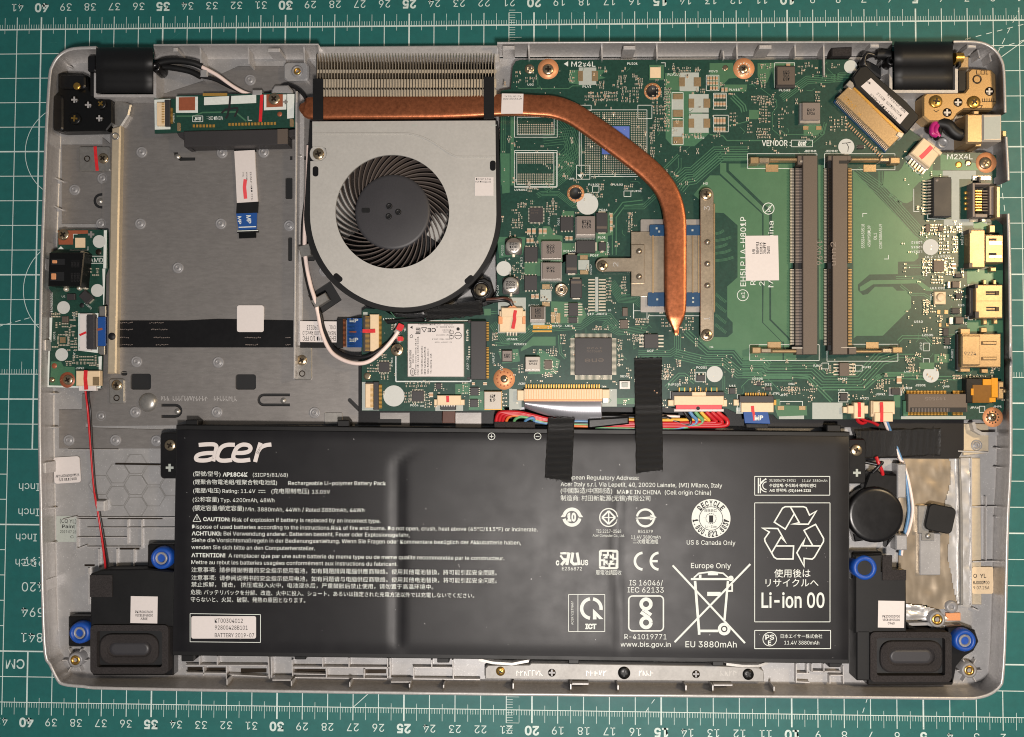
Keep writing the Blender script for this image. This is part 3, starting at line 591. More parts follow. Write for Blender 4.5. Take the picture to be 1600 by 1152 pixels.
for cx, cy in ((184, 740), (212, 758), (240, 743), (212, 725), (240, 776), (184, 775), (156, 758), (268, 760), (212, 792)): line(c, hexe(cx, cy, 18), .8, 2.95, True)
c.build('honeycomb_lines', 'steel', case)
rib([(180, 725), (252, 726)], 2.4, 2.8, 3.4, 'screwd', 'seam'); rib([(106, 703), (184, 703)], 1.4, 2.8, 4)
for pts in ([(120, 809), (273, 809)], [(120, 809), (120, 858), (136, 852)], [(221, 812), (221, 858)], [(199, 812), (199, 850)], [(120, 840), (198, 840)], [(136, 825), (273, 825)], [(136, 855), (221, 855)], [(154, 858), (154, 888)], [(182, 858), (182, 886)], [(209, 858), (209, 885)], [(138, 888), (138, 945)], [(98, 812), (120, 807)]): rib(pts, 1.3, 2.8, 4)
for x0, y0, x1, y1 in ((168, 808, 254, 811.5), (120, 808, 150, 811), (187, 855.5, 218, 859), (132, 882, 148, 885)): sheet(MB(), rr(x0, y0, x1, y1, 1), 3.0).build('clip_slot', 'screwd', case)
prism(MB(), rr(150, 783, 163, 799, 1), 3, 5.4, .3).build('cable_clip', 'rim', case)
for x, y, r in ((117, 1032, 8), (1515, 1048, 8), (1465, 968.5, 8.5), (464, 111, 6)):
    lathe(MB(), x, y, [(r + 4, 2.9), (r + 3.4, 6.6), (r, 6.8), (r - .5, 6.4)], 20).build('screw_boss', 'clear', case)
    lathe(MB(), x, y, [(r - .4, 6.7), (r - 1, 6.9), (r * .45, 6.9), (r * .4, 5)], 18).build('threaded_insert', 'brass', case)
    if x != 464 and y > 1000:
        for a in range(0, 360, 60): rib([(x + (r + 4) * math.cos(math.radians(a)), y + (r + 4) * math.sin(math.radians(a))), (x + (r + 12) * math.cos(math.radians(a)), y + (r + 12) * math.sin(math.radians(a)))], 1.5, 2.8, 5)
c = MB(); prism(c, rr(443, 97, 482, 126, 7), 3.6, 6.2, .5); c.build('screw_pad', 'case', case)
# stickers on the shell
s = MB(); prism(s, rot(rr(84, 714, 125, 755, 4), 104, 734, -3.5), 3.2, 3.55); so = s.build('serial_sticker', 'white', case)
s = MB(); text(s, 'AP2HJ000600SV732A', 87, 746.5, 124, 744, 4, 3.6, bold=.01); text(s, 'S/S 0110100', 92, 752, 120, 750, 4, 3.6, bold=.01); s.build('sticker_lettering', 'ink', so)
s = MB(); prism(s, rr(88, 806.5, 119.5, 847, 1), 2.9, 3.1); so = s.build('paint_sticker', 'grey', case)
s = MB(); text(s, '(CQ YL)', 93.5, 817, 119, 818, 6, 3.15); text(s, 'Paint', 97, 825, 117, 825.5, 5, 3.15, bold=.01); text(s, '2019.07.28', 94, 833, 119, 833.5, 4.2, 3.15); text(s, 'C', 110, 841, 115, 841, 4, 3.15); s.build('sticker_lettering', 'ink', so)
s = MB(); prism(s, rr(1519, 886, 1552, 928, 3), 2.9, 3.75); so = s.build('paint_sticker', 'cream', case)
s = MB(); text(s, 'Q  YL', 1521, 903, 1541, 903, 6, 3.8, bold=.01); text(s, 'BJ000700', 1520.5, 913, 1546, 913, 5, 3.8, bold=.01); text(s, '9.07.25A', 1521, 921, 1546, 921, 5, 3.8); s.build('sticker_lettering', 'ink', so)
prism(MB(), rr(370, 477, 412, 519, 3.5), 3.8, 4.4, .1).build('white_pad', 'white', case)
# hinge wells, bottom bracket, right corner shield
for x0, x1, y0, y1, mt in ((149, 242, 112, 150, 'rim'), (1392, 1494.5, 102, 143, 'rim')):
    slab(MB(), [(x0, y0), (x0, y1), (x1, y1), (x1, y0)], 4.5, 2.8, 9.5).build('hinge_well', mt, case)
br = thing('touchpad_bracket', 'long narrow steel bracket with black screws below the battery bottom edge', 'bracket', 975, 1052, 3)
fr(740, 1000, .375)
prism(MB(), P((48, 118), (60, 106), (232, 104), (240, 96), (1020, 108), (1190, 116), (1208, 128), (1212, 176), (48, 163)), 3, 6, .3).build('bracket_plate', 'dull', br)
for u, v, r, mt in ((112, 133, 7, 'brass'), (628, 140, 9.5, 'hingeb'), (1146, 146, 8.5, 'hingeb')): q = Q(u, v); screw(q[0], q[1], r, 6, br, mt, 'dark')
for u, v in ((326, 137), (927, 143)):
    q = Q(u, v); lathe(MB(), q[0], q[1], [(6, 5.9), (6, 6.05), (.1, 6.06)], 18, cap=False).build('cross_hole', 'screwd', br)
    c = MB()
    for k in (0, 90): sheet(c, rot(rr(q[0] - 5, q[1] - 1.4, q[0] + 5, q[1] + 1.4), q[0], q[1], k), 6.1 + k * .0003)
    c.build('cross_slot', 'clear', br)
c = MB(); rnd = random.Random(8)
for u in list(range(180, 290, 16)) + list(range(470, 560, 18)) + list(range(690, 740, 16)) + list(range(1030, 1100, 18)):
    line(c, P((u, 128), (u, 150)), 1.0, 6.06); line(c, P((u, 128 + rnd.choice((0, 10, 22))), (u + 11, 128 + rnd.choice((0, 10, 22)))), 1.0, 6.06)
c.build('stamped_marks', 'steel', br)
fr(0, 0, 1)
slab(MB(), [(748, 1031), (770, 1036), (800, 1038), (826, 1033)], 4, 3, 6.2).build('retaining_wire', 'steel', br); slab(MB(), [(1135, 1038), (1160, 1041), (1185, 1041), (1200, 1036)], 4, 3, 6.4).build('retaining_wire', 'steel', br)
def crumple(poly, z, amp, nx=36, ny=36, seed=0):
    from mathutils import noise
    xs = [p[0] for p in poly]; ys = [p[1] for p in poly]; mb = MB(); idx = {}
    def inside(x, y):
        k = False
        for i in range(len(poly)):
            (x1, y1), (x2, y2) = poly[i - 1], poly[i]
            if (y1 > y) != (y2 > y) and x < (x2 - x1) * (y - y1) / (y2 - y1) + x1: k = not k
        return k
    dx = (max(xs) - min(xs)) / nx; dy = (max(ys) - min(ys)) / ny; vs = []; fs = []
    def V(i, j):
        if (i, j) not in idx:
            x = min(xs) + i * dx; y = min(ys) + j * dy; h = noise.multi_fractal(Vector((x * .05, y * .05, seed)), 1., 2., 4) * .5 + abs(noise.noise(Vector((x * .03 + 7, y * .09, seed)))) * 1.0
            idx[(i, j)] = len(vs); vs.append(W(x, y, z + amp * h))
        return idx[(i, j)]
    for j in range(ny):
        for i in range(nx):
            if inside(min(xs) + (i + .5) * dx, min(ys) + (j + .5) * dy): fs.append((V(i, j), V(i, j + 1), V(i + 1, j + 1), V(i + 1, j)))
    return mb.add(vs, fs, True)
fo = thing('foil_shield', 'crinkled gold brown metal foil lying right of the round coin cell', 'foil', 1450, 840, 3)
crumple([(1404, 716), (1486, 714), (1488, 745), (1486, 768), (1479, 786), (1485, 835), (1482, 870), (1490, 910), (1499, 947), (1470, 952), (1440, 947), (1418, 950), (1404, 930)], 3.3, .4).build('brown_foil', 'foil', fo)
crumple([(1484, 716), (1516, 716), (1518, 945), (1497, 948), (1488, 908), (1481, 870), (1483, 835), (1477, 786), (1486, 750)], 3.5, .45, 20, 50, 3).build('silver_foil', 'foilb', fo)
crumple([(1416, 944), (1440, 946), (1462, 952), (1482, 968), (1470, 976), (1450, 970), (1416, 966)], 3.7, .9, 30, 20, 5).build('torn_foil', 'foilb', fo)
prism(MB(), [(1497, 716), (1502, 716), (1505, 800), (1506, 946), (1500, 946), (1499, 800)], 3, 5.2, .4).build('stiffening_rib', 'steel', fo)
prism(MB(), rr(1437, 833, 1470, 899, 2), 3.2, 5.2, .3).build('ground_strip', 'case', fo); prism(MB(), rr(1434, 790, 1452, 834, 2), 3.2, 5.6, .3).build('ground_strip', 'steel', fo)
prism(MB(), rr(1440, 832, 1460, 845, 1), 3.2, 5.6, .2).build('ground_tab', 'steel', fo); lathe(MB(), 1451, 838, [(4.5, 5.6), (4, 6), (.1, 6.1)], 16, cap=False).build('rivet', 'steel', fo)
prism(MB(), rr(1478, 958, 1501, 970, 1), 2.9, 3.6, .1).build('copper_tab', 'cupad', fo)
lathe(MB(), 1488, 949, [(10, 3), (9, 4.6), (3, 4.8), (2.5, 4.4)], 18).build('heat_stake', 'clear', case)
slab(MB(), [(1420, 976), (1450, 975), (1462, 982), (1478, 979), (1505, 979)], 4.5, 2.9, 5.4).build('shield_edge', 'case', case)
for pl in ([(1518, 792), (1565, 792)], [(1541, 776), (1541, 876)], [(1520, 878), (1565, 877)], [(1518, 716), (1518, 945)], [(1520, 950), (1530, 955)], [(1497, 705), (1545, 707)]): rib(pl, 1.8, 2.8, 4.4)
for y in (808, 862, 700, 730): rib([(1556, y), (1566, y + 2), (1566, y + 8)], 1.8, 2.8, 5)
prism(MB(), [(1517, 716), (1532, 716), (1534, 945), (1519, 945)], 2.8, 3.5, .2).build('side_strip', 'beige', case)
prism(MB(), [(1505, 662), (1545, 662), (1545, 708), (1505, 712)], 2.8, 3.6, .2).build('side_strip', 'beige', case)
slab(MB(), [(1521, 660), (1524, 672), (1534, 678), (1560, 678)], 5, 3, 6).build('wall_curve', 'case', case)
pd = thing('foam_pad', 'small black rounded square foam pad stuck on the foil', 'foam pad', 1470, 811, 5)
prism(MB(), rot(rr(1448, 790, 1492, 832, 8), 1470, 811, 12), 4.5, 7, .4).build('pad', 'black', pd)
# ---------------------------------------------------------------- hinges
def hcover(name, label, x0, x1, y0, y1, zs):
    o = thing(name, label, 'hinge cover', (x0 + x1) / 2, (y0 + y1) / 2, 3); pr = []
    H = y1 - y0
    prof = [(0, 3), (0, zs - 4.5), (.03, zs - 2.6), (.08, zs - 1.3), (.16, zs - .4), (.25, zs), (.34, zs - .2), (.44, zs - 1), (.52, zs - 2.3), (.6, zs - 3.6), (.75, zs - 4.6), (1, zs - 5.2), (1, 3)]
    n = len(prof); vs = []; xs = [x0, x0 + 1.2] + [x0 + (x1 - x0) * k / 6 for k in range(1, 6)] + [x1 - 1.2, x1]
    for k, x in enumerate(xs):
        sh = .5 if k in (0, len(xs) - 1) else 0
        for t, z in prof:
            vs.append(W(x, y0 + sh + (H - 2 * sh) * t, max(3, z - sh * .5)))
    mb = MB(); mb.add(vs, [(a * n + i, a * n + i + 1, (a + 1) * n + i + 1, (a + 1) * n + i) for a in range(len(xs) - 1) for i in range(n - 1)], True)
    mb.add(vs[:n], [tuple(range(n))]); mb.add(vs[-n:], [tuple(reversed(range(n)))]); mb.build('cover_shell', 'black', o)
    return o
hl = hcover('hinge_cover', 'black rounded hinge cover at the top left corner above the black hinge', 150, 239, 74, 146, 15)
hr = hcover('hinge_cover', 'black rounded hinge cover at the top right corner above the golden hinge', 1397, 1489, 65, 140, 15)
for o, x, y, s in ((hl, 238, 104, 1), (hr, 1398, 94, -1)):
    lathe(MB(), x + s * 4, y, [(8, 6), (7.5, 11.5), (5, 12.5), (4.5, 9)], 16).build('end_bush', 'gloss', o)
prism(MB(), rr(136, 86, 150, 112, 4), 4, 11, .5).build('pivot_block', 'gloss', hl); prism(MB(), rr(140, 112, 148, 150, 2), 4, 9, .4).build('pivot_arm', 'black', hl)
tube(MB(), [(1490, 92, 10), (1502, 92, 10)], 2.3).build('pivot_pin', 'brass', hr); prism(MB(), rr(1497, 80, 1503, 104, 2), 4, 11.5, .3).build('pivot_collar', 'gloss', hr); prism(MB(), rr(1500, 88, 1514, 106, 1), 4, 10.5, .3).build('pivot_block', 'pale', hr); prism(MB(), rr(1497, 104, 1511, 143, 2), 4, 8, .3).build('pivot_arm', 'black', hr)
def plus(cx, cy, r, z, par, ring='screwd', cross='rim'):
    o = lathe(MB(), cx, cy, [(r, z - .3), (r, z + .05), (.1, z + .06)], 18, cap=False).build('cross_hole', ring, par)
    c = MB()
    for k in (0, 90): sheet(c, rot(rr(cx - r * .75, cy - r * .2, cx + r * .75, cy + r * .2), cx, cy, k), z + .1 + k * .0003)
    c.build('cross_slot', cross, o); return o
hb_ = thing('hinge_bracket', 'black screwed hinge bracket at the top left inside the shell', 'hinge', 128, 165, 3)
prism(MB(), [(90, 115), (97, 112.5), (128, 114), (136, 118), (139, 140), (150, 152), (170, 152.5), (175, 158), (175.5, 192), (166, 204), (96, 205.5), (86, 204), (83, 190), (82, 152), (90, 143)], 3, 7.5, .4).build('bracket_plate', 'hingeb', hb_)
prism(MB(), rr(92, 116, 133, 138, 5), 7, 8.6, .5).build('raised_boss', 'gloss', hb_); prism(MB(), rr(82, 148, 98, 204, 5), 6, 8.2, .5).build('raised_boss', 'gloss', hb_)
for x, y, r in ((119, 134, 6), (157, 162, 8.5), (116, 185, 9.5)): screw(x, y, r, 7.6 if y > 140 else 8.7, hb_, 'hingeb' if y > 140 else 'brass', 'brass')
for x, y in ((116, 156), (137.5, 164), (155, 185)): plus(x, y, 6.5, 7.6, hb_, 'hingeb')
hg = thing('hinge_bracket', 'golden steel hinge bracket at the top right inside the shell', 'hinge', 1500, 155, 3)
prism(MB(), [(1442, 150), (1448, 145), (1507, 144), (1512, 138), (1512, 112), (1518, 106.5), (1550, 108.5), (1557, 116), (1558, 160), (1552, 171), (1507, 171), (1497, 178), (1491, 187), (1484, 190.5), (1452, 190.5), (1442, 182)], 3, 9, .6).build('bracket_plate', 'hingeg', hg)
for x, y, r in ((1463.5, 158, 10), (1523, 159, 10)): screw(x, y, r, 9, hg, 'brass', 'screwd')
for x, y in ((1497, 160), (1480, 176), (1546, 143)): plus(x, y, 7, 9, hg, 'screwd', 'rim')
lathe(MB(), 1527, 124, [(7.5, 8.9), (7, 9.12), (5, 9.1), (4.6, 7)], 18).build('threaded_hole', 'screwd', hg)
c = MB()
for pts in ([(1526, 110), (1526, 116), (1531, 116)], [(1533, 110), (1538, 110), (1538, 116), (1533, 116), (1533, 110)], [(1541, 110), (1541, 116), (1544, 116)], [(1459, 172), (1463, 175), (1467, 172)], [(1530, 165), (1535, 165), (1532, 170)]): line(c, pts, 1, 9.05)
for k in range(6): line(c, [(1535 + k * 3.6, 154), (1535 + k * 3.6, 159), (1538 + k * 3.6, 159)], 1, 9.05)
c.build('stamped_marks', 'screwd', hg)
# ---------------------------------------------------------------- speakers
def speaker(label, body, frame, ears, grom, foamp, lab, txt, z=9.5):
    o = thing('speaker', label, 'speaker', (frame[0] + frame[2]) / 2, (frame[1] + frame[3]) / 2, 3)
    for b_ in body: prism(MB(), b_, 3, z, .5).build('enclosure', 'black', o)
    for e in ears: prism(MB(), e, 3, 7, .5).build('mounting_ear', 'gloss', o)
    x0, y0, x1, y1 = frame
    f = prism(MB(), rr(x0, y0, x1, y1, 7), 3, z + .9, 0, [rr(x0 + 10, y0 + 9, x1 - 10, y1 - 10, 4)]).build('foam_frame', 'foam', o)
    sheet(MB(), rr(x0 + 9, y0 + 8, x1 - 9, y1 - 9, 4), z - 1.2).build('basket', 'dark', o)
    mb = MB(); ax0, ay0, ax1, ay1 = x0 + 14, y0 + 13, x1 - 14, y1 - 15; rows = []
    for d, zz in ((0, z - 1.2), (1, z - .5), (3, z + .3), (5, z - .45), (7, z + .35), (9, z - .45), (11, z + .2), (13, z - .6), (15, z - .9), (16, z - .9), (17.5, z - .6), (20, z - .5)):
        q = rr(ax0 + d, ay0 + d * .9, ax1 - d, ay1 - d * .9, min(18, (ay1 - ay0) / 2 - d * .9 - .05), 6); rows.append([W(x, y, zz) for x, y in q])
    n = len(rows[0]); mb.add([v for r in rows for v in r], [(a * n + (i + 1) % n, a * n + i, (a + 1) * n + i, (a + 1) * n + (i + 1) % n) for a in range(9) for i in range(n)], True)
    mb.build('surround', 'foam', o)
    mb = MB(); mb.add([v for r in rows[9:] for v in r], [(a * n + (i + 1) % n, a * n + i, (a + 1) * n + i, (a + 1) * n + (i + 1) % n) for a in range(2) for i in range(n)], True); mb.add(rows[-1], [tuple(reversed(range(n)))]); mb.build('diaphragm', 'hub', o)
    for x, y, r in grom:
        g_ = lathe(MB(), x, y, [(r, 5), (r + .5, 8), (r - .5, 9.6), (r - 3, 10.2), (r * .62, 10.1), (r * .55, 8.5)], 24).build('grommet', 'rubber', o)
        lathe(MB(), x, y, [(r * .6, 8.6), (r * .58, 9.3), (r * .4, 9.3), (r * .34, 8)], 20).build('sleeve', 'clear', g_)
    for p in foamp: prism(MB(), p, z, z + .5).build('foam_patch', 'foam', o)
    l_ = prism(MB(), rot(rr(*lab), (lab[0] + lab[2]) / 2, (lab[1] + lab[3]) / 2, 1), z, z + .12).build('label_sticker', 'white', o)
    t_ = MB()
    for k, s in enumerate(txt):
        w = (lab[2] - lab[0]) * (.66 if k < 2 else .26); cx = (lab[0] + lab[2]) / 2; text(t_, s, cx - w / 2, lab[3] - 16 + k * 5.4, cx + w / 2, lab[3] - 15.8 + k * 5.4, 3.6, z + .16, bold=.01)
    t_.build('label_lettering', 'ink', l_)
    return o
speaker('black speaker with blue grommets at the bottom left corner of the shell', [[(141, 897), (162, 890), (232, 889), (272, 893), (270, 980), (141, 980)]], (141, 977, 263, 1053), [rr(230, 850, 273, 896, 4), rr(106, 963, 143, 1011, 3), rr(256, 970, 271, 1056, 2), rr(143, 1040, 262, 1056, 4)],
        [(251, 873, 17.5), (123, 990, 17)], [rr(140.5, 899, 175, 933)], (204, 932, 246, 974), ['PK23000ZA00', 'VEC118968000', 'A30E'])
speaker('black speaker with blue grommets at the bottom right corner of the shell', [[(1336, 868), (1378, 866), (1378, 892), (1416, 892), (1417, 990), (1336, 990)], rr(1338, 985, 1360, 1064, 3)], (1360, 988, 1487, 1066), [rr(1331, 862, 1379, 908, 4), [(1480, 980), (1505, 978), (1524, 985), (1530, 1003), (1522, 1018), (1508, 1026), (1495, 1042), (1490, 1068), (1480, 1068)], rr(1355, 1058, 1490, 1071, 3), [(1418, 977), (1440, 985), (1478, 981), (1478, 992), (1418, 992)]],
        [(1352, 888, 19), (1509, 1002, 17)], [[(1379, 868), (1394, 868), (1394, 891), (1416, 891), (1416, 907), (1379, 907)]], (1372, 939, 1413, 981), ['PK23000ZV00', 'VEC118903000', '0940'])
# ---------------------------------------------------------------- coin cell, films, tapes, dc jack
cc = thing('coin_cell', 'round backup coin cell in shiny black shrink wrap beside the battery', 'coin cell', 1369, 800, 3)
lathe(MB(), 1369, 805, [(43, 3.5), (43.5, 6.6), (42.4, 7.9), (39.5, 8.4), (36, 8.5), (20, 8.5), (.1, 8.5)], 40, cap=False).build('wrapped_cell', 'gloss', cc)
prism(MB(), [(1345, 775), (1359, 738), (1372, 734), (1378, 740), (1404, 742), (1404, 770), (1398, 782)], 3.5, 7.0, .6).build('shrink_tail', 'gloss', cc)
prism(MB(), [(1332, 830), (1350, 845), (1336, 847)], 3.5, 6, .4).build('shrink_corner', 'gloss', cc); prism(MB(), [(1388, 842), (1400, 836), (1385, 856)], 3.5, 6.5, .4).build('shrink_corner', 'gloss', cc)
tube(MB(), [(1352, 722, 6), (1374, 726, 7.5), (1378, 722, 8), (1372, 730, 8), (1364, 738, 7)], .7).build('black_lead', 'blackw', cc)
tube(MB(), [(1369, 714, 7.5), (1373, 724, 8), (1378, 736, 7.2), (1379, 742, 6.6)], .7).build('red_lead', 'redw', cc)
for p in (rr(1402, 725, 1416, 778, 1), rr(1400, 836, 1418, 860, 1)): prism(MB(), p, 2.9, 7.5, .4).build('cable_clip', 'case', case)
fm = thing('insulating_film', 'black plastic film strip between the board edge and the foil shield', 'plastic film', 1430, 690, 3)
prism(MB(), [(560, 560), (566, 560), (600, 560), (1430, 560), (1506, 650), (1506, 702), (1497, 717), (1345, 716), (1330, 668), (560, 664)], 3.8, 4.2).build('film_sheet', 'film', fm)
prism(MB(), [(590, 655), (627, 655), (627, 664), (590, 664)], 4.25, 4.5).build('film_fold', 'black', fm)
prism(MB(), rr(594, 645, 640, 667, 1), 4.2, 4.4).build('metal_window', 'plate', fm); prism(MB(), rr(712, 645, 752, 668, 1), 4.2, 4.4).build('metal_window', 'plate', fm)
jk = thing('dc_jack', 'power input socket with clear label beside the golden hinge', 'power socket', 1540, 200, 3)
prism(MB(), rr(1510, 178, 1536, 224, 2), 3, 11.5, .6).build('jack_body', 'pale', jk); prism(MB(), rr(1535, 178, 1566, 221, 2), 3, 12, .6).build('jack_collar', 'coill', jk); prism(MB(), rr(1566, 204, 1573, 214, 1), 5, 9, .3).build('jack_lip', 'pale', jk)
prism(MB(), rr(1521, 173, 1530, 179, 1), 3, 10, .3).build('solder_lug', 'pale', jk); prism(MB(), rr(1524, 223, 1534, 229, 1), 3, 10, .3).build('solder_lug', 'pale', jk)
tube(MB(), [(1463, 212, 8.5), (1456, 208, 9), (1457, 196, 8.5), (1466, 190, 7)], .95).build('violet_lead', 'violet', jk); tube(MB(), [(1467, 214, 8.2), (1462, 205, 8.6), (1465, 196, 8), (1474, 190, 7)], .9).build('violet_lead', 'violet', jk)
tube(MB(), [(1466, 193, 7), (1480, 196, 8), (1488, 205, 8), (1498, 211, 8), (1512, 210, 8)], 2.3).build('sleeved_cable', 'black', jk); tube(MB(), [(1468, 200, 7), (1466, 212, 7.6), (1462, 216, 8.2)], 1.1).build('black_lead', 'blackw', jk)
fr(1300, 50, .20833)
pl_ = MB(); prism(pl_, P((1140, 640), (1262, 632), (1262, 800), (1140, 806)), 11.9, 12.06); pl_.build('label_sticker', 'grey', jk)
fr(0, 0, 1)
lathe(MB(), 1474, 223, [(9, 2.9), (8, 4), (6, 4.1), (4, 3.6)], 18).build('heat_stake', 'case', case)
def tape(label, poly, zf, mt, seg=26, edge=.25):
    n = len(poly)
    o = thing('cloth_tape', label, 'tape', sum(p[0] for p in poly) / n, sum(p[1] for p in poly) / n, 6, 'black cloth tape strips')
    (ax, ay), (bx, by), (cx, cy), (dx, dy) = poly; NU, NV = 14, seg; vs = []; r = random.Random(len(label))
    JT = {(i, j): ((r.uniform(-.5, .5), r.uniform(-1.3, 1.3)) if (i in (0, NU) or j in (0, NV)) else (0, 0)) for i in range(NU + 1) for j in range(NV + 1)}
    for lay in (0, 1):
        for j in range(NV + 1):
            for i in range(NU + 1):
                u, v = i / NU, j / NV; x = (ax + (bx - ax) * u) * (1 - v) + (dx + (cx - dx) * u) * v; y = (ay + (by - ay) * u) * (1 - v) + (dy + (cy - dy) * u) * v
                jx, jy = JT[(i, j)]; x += jx; y += jy
                vs.append(W(x, y, zf(x, y) + (.22 if lay == 0 else 0)))
    K = (NU + 1) * (NV + 1); I = lambda l, i, j: l * K + j * (NU + 1) + i
    fs = [(I(0, i, j), I(0, i, j + 1), I(0, i + 1, j + 1), I(0, i + 1, j)) for j in range(NV) for i in range(NU)]
    fs += [(I(0, i, b), I(0, i + 1, b), I(1, i + 1, b), I(1, i, b)) for b in (0, NV) for i in range(NU)] + [(I(0, b, j), I(0, b, j + 1), I(1, b, j + 1), I(1, b, j)) for b in (0, NU) for j in range(NV)]
    MB().add(vs, fs, True).build('tape_strip', mt, o)
    fz = MB()
    for k in range(14):
        u = r.random(); e = r.choice((0, 1)); x = (ax + (bx - ax) * u) if not e else (dx + (cx - dx) * u); y = (ay + (by - ay) * u) if not e else (dy + (cy - dy) * u); s = -1 if not e else 1
        tube(fz, [(x, y, zf(x, y) + .2), (x + r.uniform(-1, 1), y + s * r.uniform(1, 3.2), zf(x, y) + .2)], .06, 4, 2)
    fz.build('frayed_threads', 'clothx', o, kind='stuff'); return o
BRD = 8.0
tape('short black cloth tape over cables beside the ribbon, on the battery top edge', [(857, 652), (898, 654), (893, 754), (851, 747)], lambda x, y: 9.2 + 1.5 * sm(660, 676, y) if y < 676 else hb(x, y) + .15, 'cloth')
tape('long black cloth tape running from the motherboard down onto the battery', [(991, 560), (1034, 559), (1036, 735), (994, 740)], lambda x, y: (8.25 + 1.6 * sm(628, 650, y)) + .8 * sm(655, 680, y) if y < 690 else hb(x, y) + .15, 'cloth', 40)
tape('wide black cloth tape over wires on the film right of the battery', [(1336, 673), (1470, 669), (1470, 711), (1344, 716)], lambda x, y: 4.4 + 2.3 * math.exp(-((x - 1375) / 26) ** 2) + .9 * math.exp(-((x - 1345) / 12) ** 2), 'clothx')
tape('wrinkled black cloth tape below the fan above the wireless card', [(661, 482), (752, 468), (756, 492), (666, 502)], lambda x, y: 8.6 + .8 * sm(494, 478, y), 'cloth')
# ---------------------------------------------------------------- cooling fan
fan = thing('cooling_fan', 'flat blower fan with silver cover and black impeller below the copper pipe', 'fan', 613, 331, 4)
arcp = [(630 + 145.5 * math.cos(t), 335 + 145.5 * math.sin(t)) for t in [math.pi * k / 40 for k in range(41)]]
cov = [(488, 190), (774, 188.5)] + arcp + [(485, 252), (496, 252), (503, 251), (509, 246), (511, 240), (509, 232), (504, 229), (488, 229)]
c = MB(); prism(c, cov, 10.7, 11.5, 0, [circ(613, 331, 89, 72)])
for a, b, r in ((528, 434, -48), (733, 437, 48), (770, 259, 0), (493, 268, 0)): prism(MB(), rot(rr(a - 4.5, b - 8, a + 4.5, b + 8, 4), a, b, r), 11.4, 11.56).build('cover_slot', 'gloss', fan)
c.build('cover_plate', 'fancover', fan)
c = MB(); prism(c, [(484, 191), (778, 189)] + [(629 + 154 * math.cos(t), 336 + 152 * math.sin(t)) for t in [math.pi * k / 40 for k in range(41)]], 3.8, 10.6, 0, [circ(613, 331, 96, 60)]); c.build('housing_wall', 'black', fan)
sheet(MB(), circ(613, 331, 97, 60), 4.6).build('housing_floor', 'dark', fan)
c = MB(); sheet(c, [(613, 331)] + circ(613, 331, 95, 14, 150, 232), 4.7); c.build('floor_plate', 'fancover', fan); c = MB(); sheet(c, [(613, 331)] + circ(613, 331, 95, 8, 2, 34), 4.72); c.build('floor_plate', 'fancover', fan)
im = lathe(MB(), 613, 331, [(60, 5), (60, 10.3), (58.5, 10.7), (55, 10.9), (20, 11.0), (.1, 11)], 60, cap=False).build('impeller_hub', 'hub', fan)
me0 = None; cc_ = W(613, 331, 10.5)
NB = 44
for k in range(NB):
    a0 = 2 * math.pi * k / NB
    if me0 is None:
        mb = MB(); vs = []
        for i in range(9):
            t = i / 8; r = (57 + 38 * t) * S(10.5); a = -(.62 * t ** .8) ; th = .0003 * (1 - .35 * t)
            d = Vector((math.cos(a), math.sin(a), 0)); nn = Vector((-d.y, d.x, 0)); p = Vector((cc_.x, cc_.y, 0)) + d * r
            tilt = nn * -.0006
            vs += [p - nn * th + tilt + Vector((0, 0, .0052)), p - nn * th + Vector((0, 0, .0104)), p + nn * th + Vector((0, 0, .0104)), p + nn * th + tilt + Vector((0, 0, .0052))]
        mb.add(vs, [(4 * i + j, 4 * i + (j + 1) % 4, 4 * i + 4 + (j + 1) % 4, 4 * i + 4 + j) for i in range(8) for j in range(4)] + [(32, 33, 34, 35)], False)
        b0 = mb.build('blade', 'blade', im); me0 = b0.data; hubw = Vector((cc_.x, cc_.y, 0)) - ORG[im.name]
        hubw.z = 0; me0.transform(Matrix.Translation(-hubw)); b0.location = hubw
    else:
        b1 = b0.copy(); COL.objects.link(b1); b1.parent = im; b1.rotation_euler = (0, 0, a0)
for x, y in ((608, 322), (622, 331), (607, 338)): lathe(MB(), x, y, [(5, 10.9), (4.6, 11.4), (3.6, 11.5), (2, 11.3)], 14).build('rivet', 'black', im)
sheet(MB(), rr(565, 325, 578, 332.5, 2), 11.06).build('balance_mark', 'black', im)
c = MB(); slab(c, [tuple(p) for p in spline([(489, 209), (560, 208.5), (625, 208.5), (645, 210), (664, 216), (684, 227), (700, 238), (712, 244), (722, 245), (773, 245)], 5)], 2.0, 11.45, 11.85); c.build('pressed_ridge', 'fancover', fan)
for x in (494, 648, 772): sheet(MB(), rr(x - 4, 195, x + 4, 196.6), 11.53).build('weld_mark', 'grey', fan)
lg = prism(MB(), circ(497, 240, 13.5, 22), 8.8, 10.9, .2).build('mounting_lug', 'fancover', fan); screw(497, 240, 9, 10.9, lg)
lg = prism(MB(), [(735, 455), (747, 436), (757, 434), (768, 440), (772, 455), (766, 466), (752, 471), (740, 466)], 4, 9.6, .6).build('mounting_lug', 'black', fan); lathe(MB(), 752, 453, [(13.5, 9.5), (13, 10.2), (11, 10.2), (10.5, 9.7)], 24).build('lug_ring', 'gloss', lg); screw(752, 453, 10, 9.7, lg)
ls = prism(MB(), rr(742, 277, 771, 306, .5), 11.5, 11.62).build('label_sticker', 'white', fan); c = MB(); text(c, 'DC 5V 1.0 A', 744, 281.5, 767, 281.5, 3, 11.66); text(c, 'FCN DFS541105', 743, 285.5, 767, 285.5, 2.6, 11.66); c.build('label_lettering', 'ink', ls)
fc = thing('fan_cable', 'thin dark fan lead running into the cream fan connector', 'cable', 790, 472, 8)
